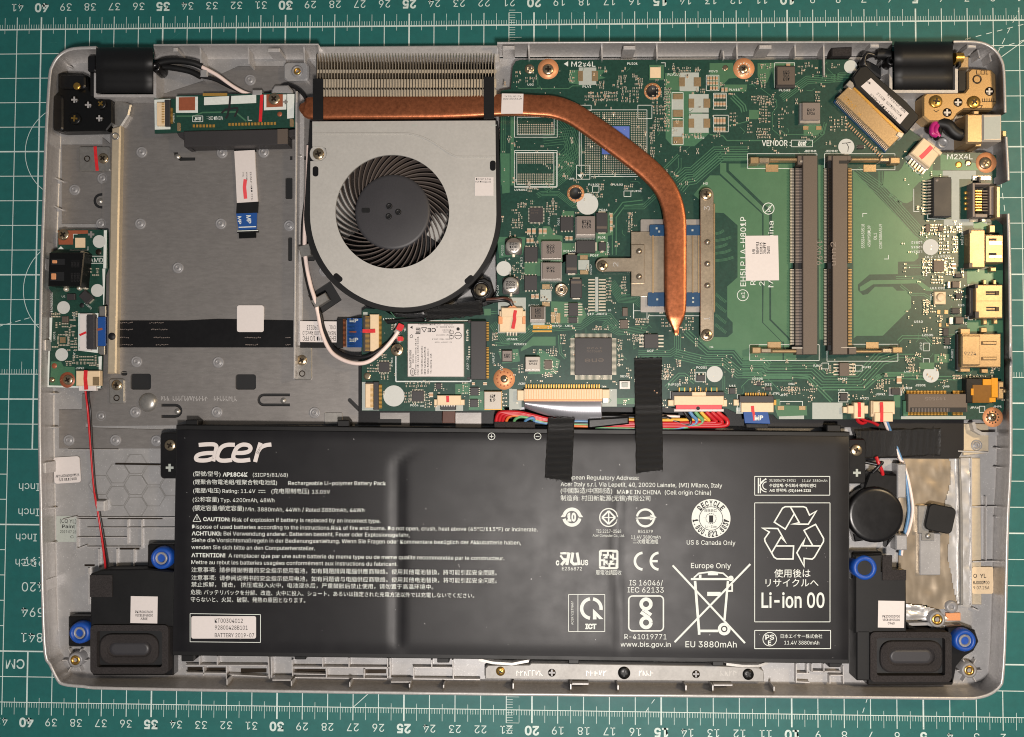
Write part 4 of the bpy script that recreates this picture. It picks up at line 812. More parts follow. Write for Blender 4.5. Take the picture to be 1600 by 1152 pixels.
for d, mt in ((-1.4, 'brown'), (1.2, 'blackw')): tube(MB(), [(760, 470 + d, 9), (775, 469 + d, 9.4), (788, 468 + d, 9.5), (797, 471 + d, 10), (801, 478, 9.6)], .7).build('lead', mt, fc)
prism(MB(), [(801, 476), (816, 486), (784, 486)], 9.5, 10, .1).build('lead_fan', 'cupad', fc)
# ---------------------------------------------------------------- heat sink: fins, pipe, cold plate
hs = thing('heat_sink', 'copper heat pipe with nickel fins and processor cold plate across the motherboard', 'heat sink', 800, 200, 8)
NF = 62
for k in range(NF):
    x = 495.5 + (772.5 - 495.5) * k / (NF - 1); mb = MB(); g_ = .8 * (random.random() - .5)
    prof = [(84, 4.2), (84, 8.6), (90, 11), (98, 12.4), (108, 12.5), (110.5, 12.9), (114, 12.9), (116, 12.2), (122, 12.2), (124, 12.7), (150, 12.7), (150, 4.2)]
    n = len(prof)
    a = [W(x - .45, y, z) for y, z in prof]; b = [W(x + .45, y, z) for y, z in prof]
    for q in (a, b):
        q[0] = Vector((q[1].x, q[1].y, .0042)); q[-1] = Vector((q[-2].x, q[-2].y, .0042))
    mb.add(a + b, [tuple(range(n)), tuple(reversed(range(n, 2 * n)))] + [(i, i + n, i + 1 + n, i + 1) for i in range(n - 1)])
    for y0, y1, w, z in ((109, 114.5, 3.3, 12.95), (124, 137, 3.0, 12.75), (139.5, 151, 3.2, 12.7)):
        s_ = 1.2 if y0 > 130 else 0
        mb.add([W(x, y0, z), W(x + w, y0 + s_, z - .25), W(x + w + g_ * .4, y1, z - .25), W(x, y1, z + .1)], [(0, 3, 2, 1)])
    mb.build('fin', 'fin', hs)
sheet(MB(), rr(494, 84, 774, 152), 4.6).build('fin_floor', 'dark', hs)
def pipe(mb, pts, zc, th):
    ps = [(p[0], p[1], p[2]) for p in spline(pts, 5)]; n = 20; vs = []
    for i, (x, y, w) in enumerate(ps):
        a = ps[max(0, i - 1)]; b = ps[min(len(ps) - 1, i + 1)]; d = Vector((b[0] - a[0], b[1] - a[1])).normalized(); nx, ny = -d.y, d.x
        for j in range(n):
            t = 2 * math.pi * j / n; ct, st_ = math.cos(t), math.sin(t); cx = math.copysign(abs(ct) ** .42, ct); sx = math.copysign(abs(st_) ** .5, st_)
            k = min(1, w / 26); p = W(x + nx * w / 2 * cx, y + ny * w / 2 * cx, zc); vs.append(Vector((p.x, p.y, (zc + th / 2 * sx * k) * .001)))
    L = len(ps); mb.add(vs, [(a * n + i, (a + 1) * n + i, (a + 1) * n + (i + 1) % n, a * n + (i + 1) % n) for a in range(L - 1) for i in range(n)], True)
    mb.add(vs[:n], [tuple(reversed(range(n)))]); mb.add(vs[-n:], [tuple(range(n))]); return mb
pipe(MB(), [(469, 166, 8), (476, 169, 22), (488, 169.5, 34), (560, 169, 35), (700, 168, 35), (790, 164.5, 33.5), (840, 166, 33), (868, 168.5, 34), (894, 178, 34), (919, 194, 34), (950, 216, 35), (982, 240, 35), (1014, 266, 35), (1036, 290, 35), (1048, 314, 35), (1054, 340, 35), (1055.5, 367, 34), (1055.5, 410, 34), (1055.5, 450, 34), (1055.5, 480, 33), (1055.5, 494, 28), (1056, 506, 18), (1056.5, 512, 11), (1057, 516, 8), (1057, 521, 8), (1057, 524, 5)], 11.4, 2.8).build('heat_pipe', 'copper', hs)
prism(MB(), rr(489, 123, 505, 187.5, 1), 12.75, 13.0).build('tape_strip', 'black', hs); prism(MB(), rr(756, 120, 772, 186, 1), 12.75, 13.0).build('tape_strip', 'black', hs)
fr(780, 50, .20833); ls = prism(MB(), P((20, 462), (182, 464), (178, 612), (14, 614)), 12.6, 12.92).build('label_sticker', 'white', hs)
c = MB(); T(c, 'A1 : 00 T01 A1', 165, 478, 40, 478, 12, 12.97); T(c, 'AT2XI0010F0', 170, 496, 30, 496, 12, 12.97); c.build('label_lettering', 'ink', ls); fr(0, 0, 1)
prism(MB(), rr(1001, 343, 1096, 488, 2), 8.4, 8.9).build('die_frame', 'alu', hs)
prism(MB(), [(986, 362), (1096, 362), (1096, 463), (986, 463), (986, 426), (986, 400)], 8.9, 9.6, .15).build('cold_plate', 'tin', hs)
for x0, x1 in ((1019.3, 1021.5), (1082, 1083.4), (1091, 1092.4)): slab(MB(), [((x0 + x1) / 2, 368), ((x0 + x1) / 2, 458)], x1 - x0, 9.6, 9.95).build('plate_rib', 'pale', hs)
for x0, y0, x1, y1 in ((1015, 351, 1040, 369), (1072, 352, 1094, 368), (1012, 457, 1040, 479), (1072, 457, 1094, 479)): prism(MB(), rr(x0, y0, x1, y1, 2), 9.6, 9.8, .05).build('insulator_patch', 'navy', hs)
for x, y in ((1026, 357), (1030, 362), (1082, 360), (1027, 468), (1083, 466), (1083, 472)): sheet(MB(), rr(x - 1.5, y - 1.5, x + 1.5, y + 1.5), 9.83).build('patch_window', 'grey', hs)
arm = [(986, 403), (986, 382), (1007, 382), (1007, 443), (986, 443), (986, 424.5), (944, 425)] + [(942 - 11.5 * math.sin(t), 414 + 11 * math.cos(t)) for t in [math.pi * k / 10 for k in range(11)]] + [(944, 403)]
a_ = prism(MB(), arm, 9.6, 10.3, .2).build('spring_arm', 'tin', hs); screw(941.5, 415, 8.5, 10.3, a_)
for y in (392.5, 432): lathe(MB(), 999, y, [(5, 10.2), (4.4, 10.7), (.1, 10.95)], 16, cap=False).build('rivet', 'tin', a_)
bar = [(1094, 305)] + [(1104.5 - 10.8 * math.cos(t), 304 - 10.8 * math.sin(t)) for t in [math.pi * k / 10 for k in range(11)]] + [(1115.5, 524)] + [(1105 + 10.8 * math.cos(t), 523 + 10.8 * math.sin(t)) for t in [math.pi * k / 10 for k in range(11)]]
a_ = prism(MB(), bar, 9.7, 10.4, .2).build('spring_arm', 'tin', hs); screw(1104, 303.5, 8.8, 10.4, a_); screw(1105, 523, 8.8, 10.4, a_)
for y in (378, 412, 446): lathe(MB(), 1106, y, [(5, 10.3), (4.4, 10.8), (.1, 11.05)], 16, cap=False).build('rivet', 'tin', a_)
c = MB(); text(c, '3', 1109, 329, 1109, 322, 9, 10.44); text(c, '1', 1109, 500, 1109, 496, 9, 10.44); text(c, '2', 966, 417, 966, 410, 8, 10.34); c.build('stamped_digits', 'rim', hs)
prism(MB(), rr(1115, 318, 1117.6, 488), 9, 10.2, .2).build('folded_edge', 'pale', hs)
# ---------------------------------------------------------------- motherboard
A = (780, 50, .20833); B = (1040, 50, .20833); C_ = (1300, 50, .20833); D = (770, 240, .165); E_ = (770, 400, .165); F_ = (940, 230, .191); G_ = (940, 400, .191); H_ = (1160, 220, .191); I_ = (1160, 420, .191)
J_ = (1400, 230, .1736); K_ = (1400, 400, .1736); L_ = (770, 560, .191); M_ = (1040, 560, .175); N_ = (1300, 570, .191); O_ = (550, 460, .1736)
def pf(f, *uv): return [(f[0] + f[2] * u, f[1] + f[2] * v) for u, v in uv]
mbd = thing('motherboard', 'large green motherboard crowded with chips and connectors, upper right of the laptop', 'circuit board', 1150, 400, 7)
Z0 = 8.0
outline = [(782, 142), (798, 139), (801, 104), (806, 95.5), (813, 93.5), (1279, 93), (1281, 110), (1284, 118), (1291, 118), (1293, 110), (1294, 93), (1332, 93), (1340, 112), (1330, 124), (1423, 203), (1470, 238.5), (1540, 238.5), (1557, 243), (1557, 276), (1553, 279), (1553, 342), (1560, 346), (1567, 352), (1569, 598), (1569, 640), (1560, 656), (1215, 655.5), (1208, 648), (1155, 647), (1136, 639), (1060, 636.5), (790, 636.5), (770, 641), (765, 643), (565, 642.5), (565, 486), (571, 482), (597, 483), (608, 490), (620, 496), (700, 498), (770, 474), (777, 456), (776, 416), (775, 398), (780, 372)]
outline = [p for p in outline if not (1279 <= p[0] <= 1294 and p[1] <= 118)]
MB_ = MB(); prism(MB_, outline, 7.0, Z0, .1); MB_.build('board', 'pcb', mbd)
def comp(name, rect, z1, mt, bev=.12, r=0, z0=Z0, par=None): return prism(MB(), R(*rect, r), z0, z1, bev).build(name, mt, par or mbd)
# copper pours seen through the mask
PZ = 0.
def pour(*loops, mt='pour', z=8.015):
    global PZ
    PZ += .0015; c = MB(); sheet(c, [p for l in loops for p in l], z + PZ - .015); return c.build('copper_pour', mt, mbd)
pour(pf(F_, (885, 232), (965, 232), (1000, 262), (1313, 548), (1313, 1150)), pf(G_, (1313, 545), (1480, 712), (1480, 855), (1150, 850), (1085, 770), (880, 768), (800, 690), (800, 640), (920, 665), (1030, 665), (1072, 630), (1072, 545), (1028, 500), (1028, 250), (1112, 175)), pf(F_, (1112, 640), (1000, 540), (918, 535), (918, 430), (800, 430), (752, 390)))
pour(pf(F_, (970, 130), (1020, 130), (1020, 200), (1370, 540), (1370, 1150)), pf(G_, (1365, 530), (1500, 665), (1480, 705), (1322, 545)), pf(F_, (1325, 1150), (1325, 545), (970, 215)))
pour(pf(F_, (1040, 135), (1560, 135)), pf(I_, (395, 600), (380, 560), (235, 415), (235, 60)), pf(F_, (1395, 1150), (1395, 530), (1040, 190)))
pour(pf(I_, (180, 60), (220, 60), (220, 420), (370, 570), (390, 610), (440, 700), (440, 755), (340, 755), (340, 600), (180, 435)))
pour(pf(H_, (620, 200), (668, 200)), pf(I_, (668, 580), (630, 580)))
pour(pf(H_, (905, 240), (1440, 805), (1440, 960), (1405, 988), (1272, 990), (1272, 1092), (1040, 1095)), pf(I_, (945, 130), (945, 175), (985, 215), (1025, 208), (1085, 148), (1230, 148), (1262, 180), (1330, 180), (1380, 230), (1380, 320), (1150, 548), (935, 550), (910, 570)))
pour(pf(I_, (960, 150), (1050, 95), (1440, 88), (1520, 150), (1560, 170), (1560, 185), (1500, 180), (1430, 120), (1070, 128), (1000, 175), (965, 185)))
pour(pf(H_, (1160, 250), (1290, 250), (1330, 170), (1395, 250), (1420, 300), (1420, 360), (1390, 400), (1390, 490), (1345, 513), (1310, 505), (1150, 372)))
pour(pf(J_, (0, 240), (60, 180), (180, 60), (330, 60), (330, 270), (310, 300), (210, 315), (150, 380), (150, 450), (100, 505), (60, 500), (0, 450)))
pour(pf(J_, (330, 210), (420, 210), (420, 270), (330, 270)), mt='trace'); pour(pf(J_, (400, 60), (870, 190), (870, 210), (400, 205)), mt='trace')
pour(pf(B, (330, 235), (505, 232), (512, 310), (540, 345), (475, 350), (400, 430), (330, 400))); pour(pf(B, (440, 395), (612, 395), (605, 448), (440, 448))); pour(pf(B, (690, 235), (970, 228), (970, 415), (815, 420), (800, 290), (760, 380), (720, 395), (690, 330)))
pour(pf(B, (0, 310), (110, 310), (110, 440), (0, 420)), mt='trace'); pour(pf(B, (0, 445), (215, 445), (330, 760), (215, 858), (50, 855), (0, 800)), mt='trace'); pour(pf(B, (625, 585), (700, 585), (700, 655), (625, 655))); pour(pf(B, (1035, 700), (1160, 690), (1180, 740), (1130, 778), (1035, 778)))
pour(pf(A, (525, 285), (800, 285), (760, 330), (800, 345), (590, 395), (525, 385)), mt='trace'); pour(pf(A, (1245, 310), (1350, 305), (1350, 440), (1245, 440)))
pour(pf(A, (100, 640), (110, 640), (110, 1152), (85, 1152), (85, 640)), mt='trace')
pour(pf(D, (655, 545), (770, 545), (770, 600), (655, 600))); pour(pf(D, (480, 690), (540, 690), (600, 770), (660, 780), (660, 850), (980, 850), (980, 560), (1140, 560), (1140, 770), (1090, 780), (1090, 990), (660, 960), (660, 1025), (300, 1030), (300, 1150), (470, 1150), (440, 860), (420, 800))); pour(pf(D, (70, 0), (160, 0), (160, 370), (90, 380)), mt='trace'); pour(pf(D, (40, 790), (310, 790), (300, 880), (280, 960), (60, 990)), mt='trace')
pour(pf(E_, (380, 765), (595, 765), (595, 850), (380, 850), (265, 905), (265, 880)), mt='pour'); pour(pf(E_, (380, 655), (560, 655), (560, 690), (380, 690)), mt='gold', z=8.03); pour(pf(E_, (375, 706), (560, 706), (560, 722), (375, 722)), mt='gold', z=8.03)
pour(pf(E_, (550, 430), (830, 440), (890, 560), (830, 640), (560, 640)), mt='pour'); pour(pf(E_, (300, 25), (470, 25), (470, 190), (300, 190)), mt='pour'); pour(pf(E_, (50, 900), (240, 880), (260, 1000), (90, 1020)), mt='trace')
pour(pf(E_, (440, 875), (640, 990), (600, 1120), (330, 1120)), mt='trace')
pour(pf(L_, (1015, 325), (1160, 325), (1160, 375), (1015, 375))); pour(pf(M_, (980, 365), (1020, 365), (1020, 420), (1260, 425), (1265, 510), (1000, 520), (975, 440))); pour(pf(K_, (345, 885), (480, 885), (480, 960), (345, 960))); pour(pf(K_, (210, 960), (345, 960), (345, 1020), (210, 1020)))
pour(pf(J_, (695, 640), (830, 700), (820, 740), (700, 735)), mt='trace'); pour(pf(K_, (640, 130), (960, 130), (960, 250), (640, 250)), mt='trace'); pour(pf(K_, (640, 580), (960, 580), (960, 690), (640, 690)), mt='trace')
pour(pf(O_, (930, 810), (1060, 800), (1060, 900), (930, 900)), mt='trace'); pour(pf(O_, (1060, 890), (1200, 870), (1380, 1040), (1050, 1040)), mt='trace'); pour(pf(O_, (1190, 130), (1250, 130), (1250, 190), (1190, 190)))
pour(pf(N_, (500, 235), (560, 235), (560, 350), (520, 350)), mt='trace')
# trace bundles
tr = MB()
def bundle(f, pts, n, sp, w=1.0, z=8.03):
    p = pf(f, *pts)
    for k in range(n):
        q = offs(p, (k - (n - 1) / 2) * sp); line(tr, q, w, z + .0005 * k)
bundle(B, [(90, 1130), (160, 1070), (205, 1070), (380, 915), (620, 915)], 7, 3.6, 1.3); bundle(F_, [(640, 350), (700, 280), (760, 270), (990, 70), (1195, 70)], 4, 4, 1.2)
bundle(G_, [(690, 620), (870, 785), (1080, 785), (1150, 870), (1330, 870), (1370, 905), (1560, 905)], 3, 4.2, 1.6); bundle(G_, [(600, 800), (720, 830), (850, 860), (1000, 860), (1120, 960), (1300, 960), (1340, 985), (1560, 985)], 5, 3.6, 1.4)
bundle(G_, [(300, 800), (560, 800), (620, 760), (620, 640)], 4, 3, 1); bundle(I_, [(0, 790), (180, 790), (210, 830), (570, 830), (660, 915), (960, 915), (1130, 730), (1270, 690)], 6, 4.4, 1.5); bundle(I_, [(0, 880), (440, 880), (540, 890), (730, 1085)], 2, 4, 2)
bundle(I_, [(660, 980), (1000, 980), (1110, 880), (1190, 860), (1440, 860)], 2, 4, 2); bundle(H_, [(925, 250), (1130, 400), (1440, 745), (1530, 815)], 6, 3.3, 1.2); bundle(H_, [(1128, 250), (1128, 385)], 4, 2.2, .9); bundle(C_, [(0, 360), (60, 325), (140, 325)], 4, 2.4, 1); bundle(B, [(870, 500), (1060, 360), (1330, 345)], 5, 2.8, 1.2)
bundle(A, [(330, 800), (520, 780), (560, 880), (440, 1000)], 7, 4, .8); bundle(A, [(450, 640), (520, 720), (560, 860), (540, 960), (440, 1080)], 9, 3, .8); bundle(D, [(600, 60), (680, 60), (730, 120), (700, 180), (600, 260), (480, 330)], 8, 2.4, .8)
bundle(D, [(420, 400), (460, 380), (620, 380), (760, 490), (800, 495)], 4, 2.2, .9); bundle(D, [(1150, 960), (1150, 600), (1240, 480), (1420, 460)], 2, 6, 1.6); bundle(E_, [(0, 640), (110, 800), (250, 800), (380, 690), (830, 660), (960, 570), (1100, 580), (1180, 680)], 5, 2.8, 1.0); bundle(E_, [(630, 750), (640, 920), (690, 970)], 2, 3, 1.2)
bundle(E_, [(1120, 250), (1210, 400), (1360, 410), (1420, 460)], 7, 2.1, .8); bundle(E_, [(1040, 640), (1190, 720), (1455, 690)], 5, 2.4, .9); bundle(F_, [(180, 490), (340, 490), (480, 360)], 3, 3, 1); bundle(F_, [(500, 190), (580, 110), (630, 60)], 2, 3, 1.2); bundle(F_, [(590, 230), (640, 170), (640, 90)], 2, 4, .9)
for v, l in ((690, 70), (745, 130), (800, 100), (850, 130), (910, 150)): bundle(F_, [(930, v + 20), (930 + l * .6, v - 10 + 20), (930 + l, v - 10)], 3, 1.5, .7)
for v in (310, 390, 480, 560): bundle(G_, [(930, v), (980, v + 40), (1020, v + 70)], 3, 1.7, .7)
bundle(J_, [(60, 500), (0, 470), (-60, 430)], 2, 3, 1.4); bundle(K_, [(90, 95), (250, 95)], 2, 4, 1.2); bundle(K_, [(0, 195), (220, 190), (260, 210)], 2, 3, 1.0); bundle(K_, [(40, 265), (140, 345), (250, 345), (320, 390)], 2, 3, 1.2); bundle(K_, [(20, 770), (60, 730), (260, 730), (330, 800)], 2, 4, 1.4); bundle(K_, [(30, 900), (200, 900), (240, 930)], 2, 5, 1.2); bundle(N_, [(360, 130), (420, 95), (560, 95), (740, 90)], 3, 4, 1.4); bundle(N_, [(570, 100), (760, 110), (1020, 110)], 2, 5, 1.6)
bundle(M_, [(680, 270), (680, 250), (740, 190), (910, 180), (1020, 290)], 1, 3, 1.2); bundle(M_, [(0, 260), (120, 145), (170, 145), (260, 220)], 2, 4, 1.5); bundle(M_, [(520, 160), (520, 290), (560, 310)], 2, 3, 1); bundle(O_, [(270, 140), (340, 150), (390, 210)], 1, 3, 1.4); bundle(O_, [(1220, 170), (1310, 160)], 2, 3, 1.2); bundle(O_, [(1290, 450), (1420, 440)], 3, 2.5, 1)
bundle(A, [(140, 420), (160, 425), (520, 425), (550, 405), (640, 405)], 1, 3, 1.4); bundle(A, [(290, 400), (290, 345), (270, 340)], 1, 3, 1.2); bundle(A, [(30, 640), (30, 1150)], 3, 3, 1); bundle(B, [(330, 770), (430, 780), (460, 815), (720, 815)], 1, 2, 1.8); bundle(B, [(470, 700), (540, 690), (620, 670)], 1, 2, 1.2); bundle(B, [(710, 420), (830, 510), (835, 560), (800, 610), (800, 730), (870, 790)], 1, 2, 1); bundle(B, [(500, 480), (580, 560), (590, 600)], 3, 4, 2.0); bundle(B, [(870, 740), (900, 770), (1180, 770), (1200, 690)], 1, 2, 1); bundle(B, [(1060, 860), (1180, 760), (1200, 680)], 2, 4, 1)
rt = random.Random(21)
for k in range(150):      # short stray runs between parts
    f = rt.choice((A, D, E_, G_, K_, O_, L_, N_, B)); u, v = rt.uniform(60, 1400), rt.uniform(60, 1090)
    x, y = f[0] + f[2] * u, f[1] + f[2] * v
    if not (785 < x < 1560 and 100 < y < 630) or (1100 < x < 1400 and 260 < y < 540): continue
    l = rt.uniform(4, 13); d = rt.choice(((1, 0), (0, 1), (.7, .7), (.7, -.7))); line(tr, [(x, y), (x + d[0] * l, y + d[1] * l), (x + d[0] * l + rt.choice((-3, 0, 4)), y + d[1] * l + rt.choice((-3, 4)))], .8, 8.033)
tr.build('traces', 'trace', mbd, kind='stuff')
# silkscreen
sk = MB(); ZS = 8.045
def box(f, *r, w=.8):
    global FX
    FX = f
    for q in r: line(sk, R(*q), w, ZS, True)
box(A, (115, 630, 435, 790), (135, 640, 412, 772), (115, 890, 435, 1160), (132, 908, 410, 1146), (615, 585, 1108, 1068), (600, 550, 690, 590), (1040, 550, 1145, 650), (580, 1000, 680, 1105))
box(B, (48, 455, 132, 650), (48, 652, 132, 845), (305, 325, 400, 440), (360, 460, 455, 580), (360, 625, 470, 750), (818, 232, 968, 420), (943, 812, 1102, 862))
box(D, (205, -10, 605, 320), (945, 310, 1005, 368), (1242, 355, 1308, 408)); box(H_, (42, 107, 610, 228), (672, 107, 1248, 238)); box(I_, (60, 622, 628, 752), (692, 618, 1272, 757), (650, 772, 705, 820), (925, 790, 980, 838)); box(E_, (1335, 520, 1460, 590))
box(K_, (245, 785, 300, 855), (245, 925, 300, 980), (650, 260, 690, 575), (540, 680, 580, 1030)); box(N_, (53, 228, 130, 305), (465, 190, 570, 250), (1205, 340, 1250, 390)); box(M_, (270, 125, 358, 210), (640, 325, 665, 470), (42, 295, 60, 395)); box(O_, (395, 240, 1070, 785), w=2.0)
for f, pl in ((J_, [(160, 375), (160, 580), (210, 580)]), (J_, [(90, 130), (190, 235), (240, 235)]), (J_, [(285, 600), (285, 645), (430, 650)]), (H_, [(985, 625), (985, 595), (1020, 595)]), (H_, [(1160, 968), (1195, 968), (1195, 935)]), (A, [(1215, 232), (1245, 232), (1245, 262)]), (A, [(600, 640), (600, 1000)]), (A, [(690, 1085), (1040, 1085)]), (G_, [(260, 390), (260, 510), (380, 510), (385, 490), (800, 490)]), (M_, [(1020, 420), (1020, 385), (1222, 385), (1222, 470)])):
    line(sk, pf(f, *pl), .9, ZS)
for f, l in ((A, [('M2x4L', 540, 260, 722, 260, 36), ('PU201', 960, 246, 1038, 246, 16), ('PLVI', 625, 418, 690, 418, 16), ('UD2', 212, 402, 258, 402, 14)]), (B, [('PLV15', 15, 328, 95, 328, 16), ('PQV3', 325, 303, 390, 303, 14), ('PLV15', 475, 442, 555, 442, 16), ('PL302', 850, 445, 935, 445, 18), ('VENDOR :', 722, 855, 938, 855, 42), ('JDIMM1', 1040, 902, 1132, 902, 16), ('JDIMM2', 1200, 902, 1290, 902, 16), ('PLV2', 225, 802, 290, 802, 15)]), (C_, [('M2X4L', 862, 955, 1055, 955, 38)]),
    (D, [('UV1', 720, 248, 775, 248, 18), ('PJ102', 905, 303, 1005, 303, 17), ('+PU102', 1110, 303, 1232, 303, 17), ('PJ701', 1315, 365, 1410, 365, 17), ('UV1052', 205, 353, 325, 353, 18), ('PC66', 1005, 543, 1085, 543, 18), ('PL01', 995, 805, 1068, 805, 20), ('PC1435', 670, 935, 785, 935, 20), ('PC67', 922, 975, 1000, 975, 20), ('+', 145, 1010, 165, 1010, 22)]), (E_, [('S19  JHDT3', 895, 560, 1080, 560, 20), ('20', 1090, 523, 1120, 523, 16), ('JFAN1', 130, 798, 235, 798, 18), ('PZ1022', 200, 845, 318, 845, 18), ('PC740', 340, 478, 440, 478, 16), ('U51 2   UB4', 545, 670, 760, 670, 16)]),
    (G_, [('UC7', 372, 785, 425, 785, 17), ('PQ201', 775, 922, 862, 922, 17), ('SKX1', 150, 993, 220, 993, 16), ('PJP201', 545, 1060, 650, 1060, 16), ('U13', 1045, 1070, 1095, 1070, 15), ('D22', 1335, 1060, 1390, 1060, 16), ('H4', 885, 752, 915, 752, 14), ('QS505', 1230, 1012, 1318, 1012, 15)]), (F_, [('H3', 832, 306, 868, 306, 16)]), (H_, [('L2512', 1470, 824, 1382, 824, 18), ('L2513', 1470, 862, 1382, 862, 18), ('L2514', 1470, 900, 1382, 900, 18)]), (I_, [('PUM2', 780, 910, 858, 910, 17), ('PJM1', 582, 802, 645, 802, 17), ('PJM2', 985, 814, 1052, 814, 17), ('DS2', 378, 950, 430, 950, 15), ('U510', 1405, 443, 1475, 443, 18), ('JTP1', 245, 1030, 305, 1030, 17), ('JFP1', 310, 1042, 370, 1042, 17), ('UC5', 787, 1002, 838, 1002, 16), ('RTC1', 965, 1068, 1035, 1068, 17), ('JSPK1', 1090, 1035, 1170, 1035, 17), ('JSSD1', 1415, 962, 1500, 962, 17), ('CME07', 1310, 985, 1390, 985, 17), ('LZ505', 1470, 552, 1560, 552, 17)]),
    (K_, [('UL1 C92', 310, 300, 440, 300, 19), ('JUSB2', 665, 212, 755, 212, 20), ('U25', 640, 182, 695, 182, 17), ('U25', 560, 452, 615, 452, 18), ('C525', 622, 618, 697, 618, 19), ('D15', 432, 832, 490, 832, 18)]), (J_, [('UL2 - L9152', 265, 1000, 490, 990, 19)]), (N_, [('OAB', 905, 185, 960, 185, 14), ('JPA6', 1130, 358, 1200, 358, 15), ('JHP1', 1320, 350, 1388, 350, 15), ('LAB', 590, 63, 640, 63, 13)]), (L_, [('JKB1', 205, 215, 270, 215, 16), ('20', 890, 238, 915, 238, 14)]), (O_, [('L2513', 280, 232, 382, 232, 17), ('PU04', 525, 1008, 598, 1008, 17), ('U21', 615, 1012, 650, 1012, 15)])):
    FX = f
    for s, u0, v0, u1, v1, h in l: T(sk, s, u0, v0, u1, v1, h, ZS, bold=.012)
text(sk, 'EH5LP LA-H801P', 1165.5, 447.5, 1165.5, 339, 8.6, ZS, bold=.005); text(sk, 'R', 1180.5, 445.5, 1180.5, 438.5, 8, ZS); text(sk, '2', 1194.5, 446.5, 1194.5, 440, 8, ZS); text(sk, 'Made in China', 1208.5, 449, 1208.5, 345.5, 8, ZS)
FX = G_; line(sk, [Q(1155 + 45 * math.cos(k * .2618), 322 + 45 * math.sin(k * .2618)) for k in range(25)], 1, ZS); T(sk, 'e1', 1172, 345, 1172, 295, 32, ZS)
FX = F_; line(sk, [Q(1365 + 46 * math.cos(k * .2618), 503 + 46 * math.sin(k * .2618)) for k in range(25)], 1.2, ZS); line(sk, P((1335, 535), (1397, 472)), 1.2, ZS); T(sk, 'Pb', 1385, 530, 1385, 480, 26, ZS)
FX = B; T(sk, 'tmt', 992, 852, 1058, 852, 34, ZS, bold=.04, shear=.3); FX = A; sheet(sk, P((485, 240), (517, 220), (517, 260)), ZS); sheet(sk, P((585, 1070), (620, 1068), (620, 1105)), ZS)
FX = H_
for s, u, v0, v1 in (('S55SI4450518', 998, 880, 682), ('45!WM50DL09', 1048, 868, 695), ('DL1', 1098, 808, 755), ('C08T508AAEJ9', 1142, 882, 682)): T(sk, s, u, v0, u, v1, 24, ZS)
for f, pts, h in (((D, [('PC222', 100, 965, 870), ('PL21', 280, 1070, 980), ('PU21', 540, 670, 600), ('PQ21', 632, 680, 610), ('PC637', 1100, 940, 840)]), 0, 0),) : 
    FX = f[0]
    for s, u, v0, v1 in f[1]: T(sk, s, u, v0, u, v1, 18, ZS)
FX = E_; T(sk, 'PC247', 938, 175, 938, 80, 18, ZS); T(sk, 'PC10', 55, 380, 55, 280, 18, ZS); FX = K_; T(sk, 'JP42', 232, 850, 232, 780, 18, ZS); T(sk, 'JUSB1', 515, 925, 515, 840, 18, ZS); T(sk, 'SW2', 325, 400, 325, 345, 18, ZS); T(sk, 'D2011 JHDMI1', 605, -100, 605, -300 + 40, 18, ZS)
FX = O_; T(sk, 'JWLF1', 1282, 630, 1282, 530, 18, ZS); T(sk, '20L2', 352, 570, 352, 650, 16, ZS)
sk.build('silkscreen_print', 'silk', mbd, kind='stuff')
# white printed patches
def patch(f, *rs, mt='grey', z=8.03):
    global FX
    FX = f
    for r in rs: c = MB(); sheet(c, R(*r), z + random.random() * .004); c.build('print_patch', mt, mbd)
patch(A, (597, 267, 728, 398)); patch(B, (105, 305, 250, 445), (175, 467, 323, 605), (175, 614, 323, 757), (48, 505, 132, 583), (48, 715, 132, 785)); patch(D, (810, 1010, 913, 1100)); patch(E_, (450, 320, 555, 430), (970, 200, 998, 528), (50, 395, 313, 732), (360, 600, 490, 655)); patch(J_, (420, 212, 720, 288), (500, 288, 570, 650), (430, 650, 695, 706), (695, 676, 820, 735))
patch(L_, (135, 252, 235, 418), (895, 252, 1015, 395)); patch(M_, (1012, 490, 1236, 543), (1310, 396, 1580, 543), (630, 440, 690, 495)); patch(N_, (565, 420, 1095, 445), (0, 312, 82, 440)); patch(O_, (90, 790, 245, 1045), (750, 975, 1000, 1050), (100, 160, 140, 510), (1415, 850, 1440, 1040))
puck = None
for f, u, v, r in ((D, 897, 478, 102), (D, 105, 1090, 71), (C_, 140, 262, 50), (H_, 850, 50, 66), (J_, 313, 900, 72), (K_, 315, 1068, 73), (G_, 925, 967, 66), (O_, 377, 915, 95)):
    q = pf(f, (u, v))[0]; c = MB(); sheet(c, circ(q[0], q[1], r * f[2], 28), 8.05); c.build('white_dot', 'puck', mbd)
c = MB(); line(c, pf(H_, (815, 22), (860, 18), (888, 12)), 1, 8.07); line(c, pf(H_, (852, 20), (868, 50), (862, 90)), 1, 8.07); c.build('pen_mark', 'ink', mbd)
